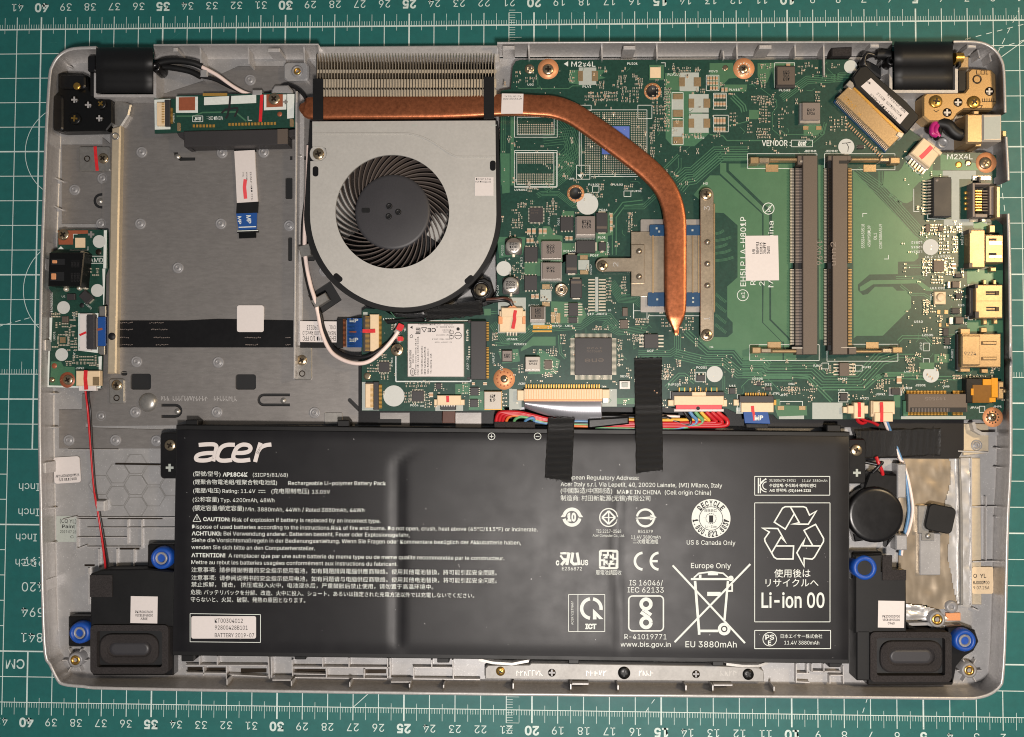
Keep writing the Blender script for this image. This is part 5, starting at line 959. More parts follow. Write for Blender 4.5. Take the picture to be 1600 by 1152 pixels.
# screw pads and holes
def spad(f, u, v, r, sr=None, hole=0, mt='cupad', via=None):
    x, y = pf(f, (u, v))[0]; r *= f[2]; o = lathe(MB(), x, y, [(r, Z0), (r, 8.06), (r * .3, 8.065), (.1, 8.066)], 28, cap=False).build('screw_pad', mt, mbd)
    for k in range(12 if via else 0): a = k * math.pi / 6; lathe(MB(), x + r * via[0] * math.cos(a), y + r * via[0] * math.sin(a), [(1.3, 8.06), (1.2, 8.1), (.1, 8.12)], 8, cap=False).build('via', via[1], o)
    if sr: screw(x, y, sr * f[2], 8.1, o)
    if hole: lathe(MB(), x, y, [(hole * f[2] + 1.5, 8.06), (hole * f[2] + 1.2, 8.3), (hole * f[2], 8.3), (hole * f[2] - .4, 8.07), (.1, 8.07)], 24, cap=False).build('hole', 'dark', o)
spad(A, 367, 278, 79, 42); spad(B, 587, 275, 80, 34, via=(.55, 'solder')); spad(J_, 812, 140, 92, 54); spad(N_, 1315, 430, 80, 36, via=(.6, 'screwd')); spad(A, 1150, 445, 64, None, 40, 'cupad', (.8, 'pale')); spad(D, 785, 378, 82, None, 50, 'cupad', (.82, 'pale')); spad(O_, 1370, 762, 97, 34, via=(.66, 'cured'))
lathe(MB(), *pf(E_, (650, 318))[0], [(10.5, Z0), (10, 9.6), (8, 10), (7.4, 9.2), (5, 9.2), (4.4, 9.8), (2.6, 9.8), (2.2, 8.5)], 24).build('standoff', 'tin', mbd); lathe(MB(), *pf(E_, (650, 318))[0], [(2.3, 8.6), (.1, 8.61)], 12, cap=False).build('standoff_hole', 'dark', mbd)
for f, u, v, r in ((A, 228, 278, 37), (B, 448, 270, 22), (J_, 650, 143, 30), (J_, 565, 158, 30), (O_, 138, 738, 34), (O_, 450, 722, 18)):
    x, y = pf(f, (u, v))[0]; r *= f[2]; o = lathe(MB(), x, y, [(r, Z0), (r, 8.08), (r * .55, 8.1), (.1, 8.11)], 18, cap=False).build('test_point', 'gold' if f is J_ and u < 600 else 'screw', mbd)
# footprints with gold pads
def gpad(f, *rs, mt='pale', name='solder_pad'):
    global FX
    FX = f
    for r in rs: prism(MB(), R(*r, 4, 2), 8.035, 8.22, .08).build(name, mt, mbd)
gpad(A, (590, 292, 628, 368), (695, 292, 742, 368)); gpad(B, (100, 340, 145, 408), (212, 340, 266, 408), (172, 500, 215, 568), (285, 500, 335, 568), (172, 650, 215, 718), (285, 650, 335, 718), (57, 462, 130, 505), (57, 585, 130, 636), (57, 665, 130, 714), (57, 787, 130, 838), (1030, 705, 1072, 735), (1128, 705, 1170, 735))
gpad(D, (825, 962, 900, 1005), (825, 1105, 905, 1145)); gpad(E_, (466, 268, 540, 315), (466, 434, 540, 478), (550, 530, 590, 635), (595, 540, 640, 635)); gpad(M_, (1000, 425, 1060, 463), (1190, 425, 1250, 463)); gpad(H_, (190, 195, 295, 255), (990, 195, 1095, 255)); gpad(I_, (205, 598, 315, 655), (1010, 600, 1115, 655), (1380, 640, 1380.5, 640.5))
gpad(K_, (370, 485, 400, 525), (435, 485, 470, 525), (385, 605, 410, 640), (450, 605, 475, 635))
for k in range(11):
    FX = E_; v = 225 + k * 29
    for u0, u1 in ((903, 966), (1002, 1070)): prism(MB(), R(u0, v - 7, u1, v + 7, 6, 2), 8.03, 8.3, .1).build('header_pad', 'solder', mbd)
c = MB(); FX = A; sheet(c, R(770, 708, 977, 918), 8.05); c.build('processor_land', 'die', mbd)
# solder balls and tiny parts, too small to pick apart
pd_ = MB(); sb = MB(); sbd = MB(); rs = random.Random(4)
def dots(f, r, nu, nv, d=2.0, z=8.12, p=1., mb=None):
    for j in range(nv):
        for i in range(nu):
            if rs.random() > p: continue
            u = r[0] + (r[2] - r[0]) * (i + .5) / nu; v = r[1] + (r[3] - r[1]) * (j + .5) / nv; x, y = pf(f, (u, v))[0]; k = d * .42
            prism(mb or pd_, [(x - k, y - k * .3), (x - k * .3, y - k), (x + k * .3, y - k), (x + k, y - k * .3), (x + k, y + k * .3), (x + k * .3, y + k), (x - k * .3, y + k), (x - k, y + k * .3)], 8.03, z)
dots(A, (140, 688, 410, 770), 20, 6); dots(A, (135, 910, 408, 990), 20, 6); dots(A, (135, 1060, 408, 1145), 20, 6); dots(A, (640, 600, 760, 1060), 9, 34, 1.9); dots(A, (985, 600, 1100, 1060), 9, 34, 1.9); dots(A, (770, 600, 985, 700), 16, 7, 1.9); dots(A, (770, 925, 985, 1060), 16, 10, 1.9)
def smd(x, y, w, h, kind=None):
    vert = h > w; k = kind or rs.choice('sssbd')
    a = (x - w / 2, y - h / 2, x + w / 2, y + h / 2)
    if vert: e1 = rr(a[0], a[1], a[2], a[1] + h * .3); e2 = rr(a[0], a[3] - h * .3, a[2], a[3]); b = rr(a[0] + .2, a[1] + h * .3, a[2] - .2, a[3] - h * .3)
    else: e1 = rr(a[0], a[1], a[0] + w * .3, a[3]); e2 = rr(a[2] - w * .3, a[1], a[2], a[3]); b = rr(a[0] + w * .3, a[1] + .2, a[2] - w * .3, a[3] - .2)
    prism(pd_, e1, 8.03, 8.45); prism(pd_, e2, 8.03, 8.45)
    if k != 's': prism(sb if k == 'b' else sbd, b, 8.03, 8.5)
def cluster(f, r, du, dv, w=3.4, h=1.9, p=.82, kind=None):
    u = r[0]
    while u < r[2]:
        v = r[1]
        while v < r[3]:
            if rs.random() < p:
                x, y = pf(f, (u, v))[0]; ww, hh = (w, h) if rs.random() < .65 else (h, w); smd(x + rs.uniform(-.4, .4), y + rs.uniform(-.3, .3), ww, hh, kind)
            v += dv
        u += du
for f, r, du, dv in ((A, (130, 300, 175, 390), 24, 30), (A, (205, 345, 275, 380), 26, 22), (A, (535, 295, 570, 385), 22, 24), (A, (735, 375, 790, 420), 24, 20), (A, (650, 455, 890, 510), 13, 26), (A, (890, 345, 960, 420), 26, 22), (A, (1025, 350, 1075, 400), 22, 20), (A, (925, 420, 1060, 520), 28, 24), (A, (1155, 425, 1300, 560), 30, 26), (A, (1160, 560, 1240, 620), 24, 24), (A, (1170, 650, 1290, 750), 24, 22), (A, (1140, 700, 1175, 950), 18, 19), (A, (925, 270, 965, 310), 20, 20), (A, (1380, 770, 1520, 800), 22, 18), (A, (1340, 270, 1500, 295), 22, 20), (A, (795, 270, 805, 310), 20, 20),
    (B, (650, 485, 820, 540), 22, 22), (B, (705, 540, 790, 680), 24, 22), (B, (690, 730, 795, 795), 22, 20), (B, (490, 610, 545, 680), 28, 26), (B, (720, 245, 830, 275), 22, 20), (B, (720, 320, 765, 410), 24, 22), (B, (650, 380, 690, 390), 20, 20), (B, (415, 380, 445, 400), 16, 16), (B, (365, 760, 410, 780), 20, 18), (B, (1050, 235, 1115, 270), 24, 20), (B, (1000, 260, 1040, 330), 22, 24), (B, (1250, 245, 1300, 280), 24, 20), (B, (620, 680, 650, 770), 20, 24), (B, (1130, 450, 1165, 520), 20, 22), (B, (850, 620, 900, 720), 26, 30), (B, (1240, 640, 1360, 750), 28, 24), (B, (10, 430, 50, 560), 20, 24), (B, (270, 430, 310, 460), 20, 20), (B, (480, 465, 515, 480), 16, 16), (B, (0, 575, 40, 720), 24, 22),
    (D, (190, 535, 265, 580), 28, 26), (D, (190, 605, 290, 715), 28, 24), (D, (240, 480, 320, 520), 28, 24), (D, (340, 450, 400, 480), 26, 24), (D, (515, 470, 615, 580), 28, 26), (D, (340, 330, 450, 360), 22, 26), (D, (1290, 560, 1330, 740), 26, 22), (D, (1250, 310, 1295, 350), 22, 22), (D, (985, 385, 1040, 420), 24, 22), (D, (1020, 290, 1045, 360), 20, 24), (D, (200, 1035, 245, 1130), 34, 28), (D, (790, 560, 820, 570), 20, 20), (D, (385, 840, 430, 860), 20, 18),
    (E_, (1085, 210, 1120, 440), 26, 30), (E_, (955, 670, 1105, 710), 22, 24), (E_, (650, 750, 700, 850), 28, 26), (E_, (1190, 800, 1240, 900), 26, 26), (E_, (1195, 950, 1245, 1060), 30, 30), (E_, (1335, 750, 1440, 850), 30, 28), (E_, (200, 930, 245, 985), 30, 34), (E_, (520, 890, 600, 960), 26, 26), (E_, (560, 1000, 620, 1100), 24, 24), (E_, (470, 1110, 560, 1140), 30, 22), (E_, (330, 890, 460, 920), 60, 24), (E_, (0, 740, 40, 850), 24, 26), (E_, (1225, 250, 1260, 380), 26, 26), (E_, (1360, 600, 1440, 650), 20, 24),
    (G_, (500, 490, 600, 600), 30, 28), (G_, (690, 510, 770, 610), 28, 28), (G_, (490, 940, 560, 1010), 24, 22), (G_, (620, 860, 660, 920), 20, 20), (G_, (640, 1020, 700, 1050), 28, 20), (G_, (735, 935, 765, 1010), 26, 24), (G_, (260, 650, 300, 690), 26, 24), (G_, (290, 520, 400, 555), 22, 20), (G_, (140, 690, 175, 900), 24, 40), (G_, (1230, 1030, 1320, 1065), 22, 20), (G_, (1320, 1080, 1400, 1095), 20, 16), (G_, (1480, 1080, 1570, 1110), 24, 20),
    (H_, (1090, 55, 940 + 160, 85), 22, 20), (H_, (1330, 1010, 1340, 1080), 20, 30), (H_, (1480, 990, 1550, 1080), 24, 22), (I_, (320, 970, 540, 1010), 30, 22), (I_, (560, 985, 610, 1020), 22, 20), (I_, (690, 830, 780, 860), 26, 20), (I_, (880, 780, 930, 860), 26, 22), (I_, (1350, 740, 1420, 860), 26, 24), (I_, (1150, 915, 1240, 950), 26, 20), (I_, (1100, 960, 1170, 1000), 24, 20), (I_, (1430, 700, 1460, 730), 20, 20), (I_, (1490, 260, 1530, 360), 26, 24), (I_, (905, 1040, 950, 1080), 26, 24),
    (J_, (400, 800, 500, 960), 34, 30), (J_, (520, 810, 560, 950), 24, 22), (J_, (440, 720, 600, 780), 28, 22), (J_, (250, 1010, 320, 1110), 30, 26), (J_, (300, 780, 400, 800), 30, 20), (J_, (450, 1000, 540, 1110), 30, 28), (J_, (320, 700, 420, 750), 28, 24), (K_, (250, 400, 290, 540), 30, 30), (K_, (320, 450, 360, 520), 28, 26), (K_, (380, 540, 430, 590), 26, 24), (K_, (340, 740, 430, 800), 30, 24), (K_, (540, 320, 610, 390), 28, 24), (K_, (460, 120, 520, 180), 28, 24), (K_, (330, 190, 420, 260), 28, 26), (K_, (250, 150, 300, 180), 26, 22), (K_, (250, 630, 300, 680), 26, 24), (K_, (90, 920, 190, 1060), 34, 28), (K_, (380, 890, 440, 950), 26, 24), (K_, (520, 1080, 600, 1110), 28, 22),
    (N_, (1100, 95, 1320, 110), 30, 20), (N_, (920, 130, 960, 160), 22, 20), (N_, (380, 130, 440, 200), 30, 28), (N_, (1000, 90, 1060, 120), 26, 20), (N_, (640, 30, 720, 60), 26, 22), (O_, (360, 245, 385, 320), 22, 22), (O_, (145, 640, 230, 700), 28, 26), (O_, (250, 545, 320, 570), 24, 22), (O_, (235, 735, 340, 760), 28, 22), (O_, (480, 890, 530, 970), 34, 26), (O_, (490, 800, 720, 850), 34, 26), (O_, (660, 900, 720, 1030), 30, 28), (O_, (1000, 800, 1060, 900), 30, 30), (O_, (1275, 350, 1310, 460), 26, 28), (O_, (970, 190, 1030, 200), 26, 20), (O_, (1030, 400, 1060, 560), 26, 26), (O_, (1355, 900, 1400, 1010), 30, 34), (L_, (1380, 60, 1450, 180), 28, 26), (L_, (1510, 20, 1540, 80), 22, 20), (L_, (215, 60, 250, 130), 26, 26), (L_, (430, 130, 500, 150), 24, 18), (M_, (0, 120, 40, 190), 22, 20), (M_, (1070, 265, 1200, 320), 30, 24)):
    cluster(f, r, du, dv)
# copper coloured capacitor banks as single parts
def caps(f, r, nu, nv, mt='smdb', z=8.6, name='capacitor'):
    global FX
    FX = f
    for j in range(nv):
        for i in range(nu):
            u = r[0] + (r[2] - r[0]) * (i + .5) / nu; v = r[1] + (r[3] - r[1]) * (j + .5) / nv; du = (r[2] - r[0]) / nu * .38; dv = (r[3] - r[1]) / nv * .42
            o = prism(MB(), R(u - du, v - dv * .55, u + du, v + dv * .55), 8.03, z, .06).build(name, mt, mbd)
            c = MB()
            for s in (-1, 1): prism(c, R(u - du, v + s * dv * .78 - dv * .24, u + du, v + s * dv * .78 + dv * .24), 8.03, z - .05)
            c.build('terminals', 'solder', o)
caps(B, (310, 330, 395, 365), 4, 1); caps(B, (310, 368, 395, 400), 4, 1); caps(B, (330, 405, 395, 440), 3, 1); caps(B, (362, 465, 452, 500), 4, 1); caps(B, (362, 520, 452, 560), 4, 1); caps(B, (362, 635, 452, 695), 4, 1); caps(B, (362, 708, 452, 750), 4, 1); caps(B, (415, 415, 468, 450), 2, 1); caps(B, (900, 235, 940, 262), 1, 1)
caps(D, (320, 705, 412, 765), 2, 1); caps(D, (430, 705, 515, 765), 2, 1); caps(D, (315, 800, 390, 850), 2, 1); caps(D, (682, 780, 760, 825), 2, 1); caps(D, (1105, 560, 1138, 740), 1, 3); caps(E_, (358, 360, 440, 410), 2, 1); caps(N_, (525, 90, 575, 160), 1, 1); caps(O_, (1075, 790, 1110, 820), 1, 1); caps(O_, (1175, 790, 1220, 820), 1, 1); caps(O_, (690, 880, 735, 930), 1, 1); caps(E_, (575, 490, 615, 530), 1, 1); caps(J_, (500, 1045, 545, 1100), 1, 1)
# chips and packages
def chip(f, r, z=9.1, pins=None, mt='chip', txt=None, name='chip', bev=.12, inset_=0):
    global FX
    FX = f; o = comp(name, r, z, mt, bev)
    if pins:
        c = MB(); s, n, l = pins
        for side in s:
            for k in range(n):
                t = (k + .5) / n; w = .2 / n
                if side in 'LR':
                    v = r[1] + (r[3] - r[1]) * t; dv = (r[3] - r[1]) * w; u0, u1 = (r[0] - l, r[0]) if side == 'L' else (r[2], r[2] + l); q = R(u0, v - dv, u1, v + dv)
                else:
                    u = r[0] + (r[2] - r[0]) * t; du = (r[2] - r[0]) * w; v0, v1 = (r[1] - l, r[1]) if side == 'T' else (r[3], r[3] + l); q = R(u - du, v0, u + du, v1)
                prism(c, q, 8.03, 8.35)
        c.build('pins', 'solder', o, kind='stuff')
    if txt:
        c = MB()
        for s, u0, v0, u1, v1, h in txt: T(c, s, u0, v0, u1, v1, h, z + .02)
        c.build('lettering', 'coild', o)
    return o
chip(D, (348, 515, 475, 650), 8.9, ('LRTB', 10, 14), txt=[('RT3667', 362, 545, 440, 545, 14), ('BB 9E', 362, 570, 430, 570, 14)]); chip(D, (640, 600, 765, 730), 9.0, ('TB', 4, 12)); chip(D, (300, 885, 425, 1025), 9.0, ('TB', 4, 12)); chip(E_, (300, 185, 420, 325), 9.0, ('TB', 4, 12))
chip(E_, (718, 445, 808, 570), 9.4, ('LR', 5, 40)); chip(E_, (718, 580, 800, 635), 8.8, ('LR', 3, 10)); chip(E_, (1205, 605, 1280, 688), 8.9, ('LR', 3, 10), 'coild'); chip(E_, (1228, 490, 1278, 570), 8.9, None, 'coild'); chip(E_, (490, 990, 560, 1070), 8.8, ('LRTB', 6, 8), 'coild')
chip(E_, (778, 778, 1128, 1130), 9.6, ('LRTB', 32, 42), txt=[('ene', 1050, 970, 870, 975, 44), ('KB9022Q', 1035, 895, 890, 895, 18), ('1928', 1035, 865, 890, 865, 18)], name='controller_chip')
chip(G_, (350, 640, 465, 755), 9.6, ('LR', 4, 42), name='memory_chip'); chip(G_, (780, 975, 850, 1025), 8.9, ('T', 2, 14)); chip(G_, (1045, 1080, 1095, 1130), 8.9, ('LR', 3, 12)); chip(I_, (795, 770, 875, 880), 9.4, ('LR', 4, 50), 'coild', txt=[('8209A', 855, 800, 855, 860, 0.1 * 180)]); chip(I_, (800, 1020, 862, 1080), 8.9, ('LR', 2, 16))
chip(J_, (340, 1020, 435, 1120), 8.9, ('LRTB', 8, 12), 'coild'); chip(K_, (535, 160, 600, 195), 8.9, ('LR', 3, 10)); chip(K_, (540, 335, 600, 385), 8.9, ('TB', 3, 10)); chip(K_, (505, 470, 575, 520), 8.9, ('LR', 3, 12)); chip(K_, (425, 650, 475, 720), 8.9, ('L', 3, 35)); chip(K_, (440, 735, 485, 800), 8.8, ('LR', 3, 10)); chip(J_, (270, 695, 305, 765), 8.8, None, 'coild'); chip(J_, (385, 715, 425, 755), 8.8, None, 'coild')
chip(O_, (243, 610, 335, 700), 8.9, ('LRTB', 7, 16)); chip(O_, (540, 870, 645, 965), 8.9, ('LRTB', 8, 14)); chip(O_, (1065, 838, 1140, 912), 8.9, ('LR', 4, 10)); chip(O_, (1062, 945, 1132, 1015), 8.9, ('LR', 4, 10)); chip(O_, (755, 800, 800, 855), 8.8, ('LR', 3, 12)); chip(H_, (945, 35, 995, 65), 8.8, ('LR', 2, 10)); chip(M_, (815, 212, 850, 245), 8.8, ('LR', 2, 10)); chip(M_, (890, 258, 940, 290), 8.8, ('LR', 2, 10))
FX = A; o = comp('sensor_chip', (1125, 247, 1235, 360), 8.3, 'pour', .05); prism(MB(), R(1132, 265, 1212, 345), 8.3, 8.42, .03).build('code_plate', 'cream', o)
def tant(f, r, z=9.9, mt='chip', txt=None, band=None):
    global FX
    FX = f; o = comp('tantalum_capacitor', r, z, mt, .2); c = MB(); hor = r[2] - r[0] > r[3] - r[1]
    for s in (0, 1):
        if hor: q = (r[0] - 12, r[1] + 20, r[0] + 8, r[3] - 20) if s == 0 else (r[2] - 8, r[1] + 20, r[2] + 12, r[3] - 20)
        else: q = (r[0] + 20, r[1] - 12, r[2] - 20, r[1] + 8) if s == 0 else (r[0] + 20, r[3] - 8, r[2] - 20, r[3] + 12)
        prism(c, R(*q), 8.03, 8.7)
    c.build('terminals', 'solder', o)
    if band: sheet(MB(), R(*band), z + .01).build('polarity_band', 'coild', o)
tant(D, (978, 560, 1088, 745), band=(985, 690, 1080, 712)); tant(D, (790, 822, 972, 940)); tant(D, (692, 957, 800, 1135), band=(700, 1080, 795, 1105)); tant(E_, (735, 218, 845, 398), band=(742, 240, 838, 262)); tant(D, (1002, 840, 1074, 920), 9.2)
def coil(f, r, top, mt, z=10.6, txt=(), base='alu'):
    global FX
    FX = f; o = comp('inductor', r, z - .9, base, .1); prism(MB(), R(*top, 6), z - .9, z, .12).build('core_block', mt, o)
    if txt:
        c = MB()
        for s, u0, v0, u1, v1, h in txt: T(c, s, u0, v0, u1, v1, h, z + .02, bold=.02)
        c.build('lettering', 'ink', o)
coil(B, (828, 255, 972, 418), (838, 262, 970, 395), 'coild', txt=[('1R5', 882, 315, 930, 315, 24), ('30A', 882, 342, 930, 342, 22), ('197', 882, 368, 930, 368, 22)], base='chip'); coil(B, (1005, 535, 1160, 685), (1026, 530, 1160, 660), 'coil', txt=[('R68', 1062, 596, 1120, 596, 20), ('1926', 1062, 622, 1120, 622, 20)])
coil(D, (783, 600, 970, 798), (795, 592, 968, 765), 'coil', txt=[('R22N', 845, 655, 930, 655, 26), ('9-74', 845, 682, 930, 682, 24), ('192N', 845, 708, 930, 708, 24)]); coil(D, (458, 835, 655, 1005), (466, 828, 645, 990), 'coil', txt=[('R22', 510, 890, 585, 890, 26), ('STC', 510, 918, 585, 918, 24), ('028', 510, 946, 585, 946, 24)]); coil(D, (455, 1030, 655, 1205), (468, 1035, 642, 1185), 'coil', txt=[('R22', 510, 1095, 585, 1095, 22), ('9-74', 510, 1125, 585, 1125, 22)])
coil(E_, (352, 480, 500, 630), (364, 482, 488, 600), 'coild', txt=[('1R5', 400, 525, 455, 525, 26), ('30A', 400, 552, 455, 552, 24), ('120', 400, 582, 455, 582, 24)]); coil(E_, (305, 960, 450, 1095), (310, 955, 445, 1075), 'coill', txt=[('1R0M02', 340, 1005, 425, 1005, 18), ('1926', 345, 1030, 420, 1030, 18)]); coil(E_, (84, 892, 186, 1003), (90, 898, 180, 998), 'coil', 10, txt=[('1R0', 108, 962, 165, 962, 34)], base='chip')
coil(O_, (1190, 870, 1350, 1042), (1190, 876, 1345, 1035), 'coill', 10.2, txt=[('4R7', 1240, 930, 1290, 930, 26), ('19', 1240, 965, 1290, 965, 26)], base='gold'); coil(K_, (500, 228, 582, 290), (508, 230, 576, 286), 'coild', 9.2, base='alu'); coil(K_, (530, 550, 612, 612), (538, 552, 606, 610), 'coild', 9.2, base='alu'); coil(N_, (465, 192, 568, 248), (488, 194, 560, 246), 'chip', 9.2, base='alu')
for f, r in ((K_, (465, 230, 490, 290)), (K_, (480, 552, 515, 615))): FX = f; comp('capacitor', r, 9.0, 'alu', .1)
for f, u, v in ((D, 196, 872), (E_, 172, 275)):
    x, y = pf(f, (u, v))[0]; FX = f; o = prism(MB(), R(u - 80, v - 70, u + 80, v + 90, 20), Z0, 8.6, .1).build('electrolytic_capacitor', 'chip', mbd)
    lathe(MB(), x, y, [(12.6, 8.5), (12.8, 11.2), (12.2, 11.8), (10, 12), (.1, 12.0)], 28, cap=False).build('can', 'alu', o)
    a = 0 if f is D else 90; c = MB(); sheet(c, circ(x, y, 11.6, 14, 180 + 25, 360 - 25) if f is D else circ(x, y, 11.6, 14, 180 + 100, 180 + 102 + 40)[:14], 12.03); c.build('can_stripe', 'coild', o)
    c = MB()
    for k, s in enumerate(('E2H', '100', '25V')): (text(c, s, x - 6, y - 1 + k * 5, x + 6, y - 1 + k * 5, 3.6, 12.05, bold=.02) if f is D else text(c, s, x - 4 + k * 5, y + 6, x - 4 + k * 5, y - 6, 3.6, 12.05, bold=.02))
    c.build('can_lettering', 'ink', o); prism(MB(), rr(x - 2, y + 14, x + 2, y + 18, 1), 8.03, 8.4, .1).build('terminal', 'solder', o)
FX = K_; o = comp('push_switch', (348, 322, 450, 435), 9.2, 'cream', .2); lathe(MB(), *Q(412, 372), [(6.4, 9.1), (6.2, 10), (5.4, 10.2), (.1, 10.25)], 20, cap=False).build('button', 'cream', o)
FX = G_; o = comp('push_switch', (145, 1022, 235, 1090), 9.0, 'alu', .15); comp('button', (165, 1036, 215, 1076), 9.4, 'grey', .15, 0, 9.0, o)
def free(x, y): return (785 < x < 1560 and 100 < y < 632 and not (1095 < x < 1410 and 235 < y < 555) and not (1300 < x < 1480 and y < 235) and not (x > 1480 and y < 345)) or (575 < x < 790 and 510 < y < 636)
for k in range(1500):
    x, y = rs.uniform(570, 1562), rs.uniform(98, 636)
    if not free(x, y): continue
    if rs.random() < .45: w = rs.uniform(1.0, 1.7); prism(pd_, circ(x, y, w * .55, 6), 8.03, 8.09)
    else:
        n_ = rs.choice((1, 1, 2, 3))
        for q in range(n_): smd(x + q * rs.choice((0, 4)), y + q * 3.2, *rs.choice(((3.4, 1.9), (1.9, 3.4), (4.4, 2.2))))
pd_.build('solder_pads', 'solder', mbd, kind='stuff'); sb.build('tiny_capacitors', 'smdb', mbd, kind='stuff'); sbd.build('tiny_resistors', 'chip', mbd, kind='stuff')
# board sticker
FX = H_; q = [Q(22, 778), Q(292, 776), Q(300, 1142), Q(28, 1146)]
s = prism(MB(), q, Z0, 8.2).build('board_sticker', 'white', mbd); c = MB()
for k, t_ in enumerate(('MB', 'NBHF911', '100193', '2867F7', '3400')): T(c, t_, 104 + k * 30, 925, 104 + k * 30, 925 - (38, 98, 92, 92, 62)[k], 22, 8.23, bold=.01)
c.build('sticker_lettering', 'ink', s)
# ---------------------------------------------------------------- memory slots
def pins_row(par, x0, x1, y0, y1, n, mt, z0, z1, gap=None):
    c = MB()
    for k in range(n):
        y = y0 + (y1 - y0) * (k + .5) / n
        if gap and gap[0] < y < gap[1]: continue
        d = (y1 - y0) / n * .27; prism(c, rr(x0, y - d, x1, y + d), z0, z1)
    c.build('contact_pins', mt, par, kind='stuff')
def slot(x0, x1, y0, y1, side, dark, silver, outer, outmt):
    o = prism(MB(), [(x0, y0), (x1, y0), (x1, y1), (x0, y1)], Z0, 11.8, .2).build('memory_slot', 'coild', mbd, label='brown memory module slot with golden latch arms')
    prism(MB(), rr(*dark), Z0, 10.2, .1).build('contact_bed', 'dark', o)
    pins_row(o, silver[0], silver[1], 263, 540, 118, 'solder', 8.03, 9.2, (410, 420)); pins_row(o, dark[0] + 1, dark[2] - 1, 263, 540, 118, 'coil' if side < 0 else 'screwd', 10.2, 10.45, (410, 420))
    if outer: pins_row(o, outer[0], outer[1], 263, 540, 118, outmt, 8.6, 10.6, (410, 420))
    return o
s1 = slot(1254.5, 1277.5, 243, 554, -1, (1242, 262, 1254.4, 541), (1235, 1241.5), None, None)
s2 = slot(1301, 1324.5, 243, 554, 1, (1293, 246, 1300.9, 548), (1288, 1297), (1325.5, 1331), 'hingeg')
for o, f, arm in ((s1, H_, [(65, 133, 135, 187), (135, 137, 225, 185), (220, 138, 452, 165)]), (s1, I_, [(80, 642, 152, 692), (152, 652, 238, 690), (238, 660, 470, 690)]), (s2, H_, [(1210, 135, 1290, 187), (1125, 140, 1210, 172), (890, 138, 1125, 165)]), (s2, I_, [(1230, 640, 1312, 690), (1145, 650, 1232, 690), (910, 663, 1145, 690)])):
    FX = f
    prism(MB(), R(*arm[0], 4), Z0, 11.4, .25).build('latch_tip', 'pale', o); prism(MB(), R(*arm[1], 8), Z0, 10.8, .3).build('latch_body', 'tin', o); prism(MB(), R(*arm[2], 4), 8.6, 11.2, .45).build('latch_arm', 'pale', o)
FX = H_; prism(MB(), R(452, 120, 545, 195, 4), Z0, 11.2, .2).build('slot_end', 'coild', s1); prism(MB(), R(470, 160, 548, 178, 6), 11.2, 11.5, .1).build('latch_spring', 'alu', s1); prism(MB(), R(700, 120, 890, 160, 3), Z0, 11.2, .2).build('slot_end', 'coild', s2); prism(MB(), R(790, 162, 870, 188), Z0, 11.83, .0).build('slot_recess', 'dark', s2)
FX = I_; prism(MB(), R(405, 632, 570, 658, 4), Z0, 11, .2).build('slot_end', 'dark', s1); prism(MB(), R(440, 655, 500, 702, 4), Z0, 11.3, .2).build('slot_end', 'coild', s1); prism(MB(), R(405, 640, 500, 656, 6), 11, 11.4, .1).build('latch_spring', 'alu', s1); prism(MB(), R(870, 640, 935, 700, 4), Z0, 11.3, .2).build('slot_end', 'coild', s2); prism(MB(), R(805, 640, 930, 650, 4), 11.3, 11.9, .1).build('latch_spring', 'alu', s2)
c = MB(); text(c, '1Xn96', 1276, 376, 1276, 414, 9, 11.84); text(c, 'unn2', 1306, 415, 1306, 378, 8, 11.84); c.build('moulded_lettering', 'coil', s1)
# ---------------------------------------------------------------- ports along the right edge
def port(name, f, parts, label=None):
    global FX
    FX = f; o = None
    for n, r, z0, z1, mt, bev in parts:
        if o is None: o = prism(MB(), R(*r, 3), z0, z1, bev).build(name, mt, mbd, label=label)
        else: prism(MB(), R(*r, 3), z0, z1, bev).build(n, mt, o)
    return o
port('hdmi_port', J_, [('shell', (660, 745, 802, 1085), Z0, 11.6, 'pale', .3), ('nose', (802, 788, 968, 1042), Z0, 12, 'pale', .4), ('slot', (835, 822, 905, 842), 11.9, 12.03, 'dark', 0), ('slot', (835, 952, 905, 972), 11.9, 12.03, 'dark', 0), ('spring_tab', (840, 845, 955, 878), 11.9, 12.15, 'alu', .1), ('spring_tab', (840, 975, 955, 1000), 11.9, 12.15, 'alu', .1), ('leg', (840, 700, 895, 770), Z0, 10, 'pale', .3), ('leg', (850, 1080, 905, 1120), Z0, 10, 'pale', .3), ('corner_plug', (658, 1042, 690, 1085), Z0, 11.8, 'coild', .1), ('corner_plug', (655, 740, 680, 775), Z0, 11.8, 'coild', .1)], 'upper golden video port')
port('usb_port', K_, [('shell', (715, 258, 962, 562), Z0, 12, 'pale', .35), ('rear_block', (660, 285, 716, 540), Z0, 10.4, 'chip', .2), ('slot', (808, 318, 905, 334), 11.9, 12.03, 'dark', 0), ('slot', (808, 338, 905, 352), 11.9, 12.03, 'dark', 0), ('slot', (812, 458, 905, 472), 11.9, 12.03, 'dark', 0), ('slot', (812, 482, 905, 496), 11.9, 12.03, 'dark', 0), ('spring_tip', (895, 316, 930, 354), 12, 12.2, 'screwd', .1), ('spring_tip', (895, 460, 930, 498), 12, 12.2, 'screwd', .1), ('seam', (715, 404, 960, 408), 12, 12.02, 'screwd', 0), ('leg', (785, 215, 815, 258), Z0, 9.6, 'pale', .2), ('leg', (875, 215, 905, 258), Z0, 9.6, 'pale', .2), ('leg', (785, 562, 820, 618), Z0, 9.6, 'pale', .2), ('leg', (880, 562, 915, 612), Z0, 9.6, 'pale', .2), ('corner_plug', (712, 500, 748, 560), Z0, 12.1, 'chip', .1), ('corner_plug', (712, 255, 740, 290), Z0, 12.1, 'chip', .1)], 'middle golden usb port with two slits')
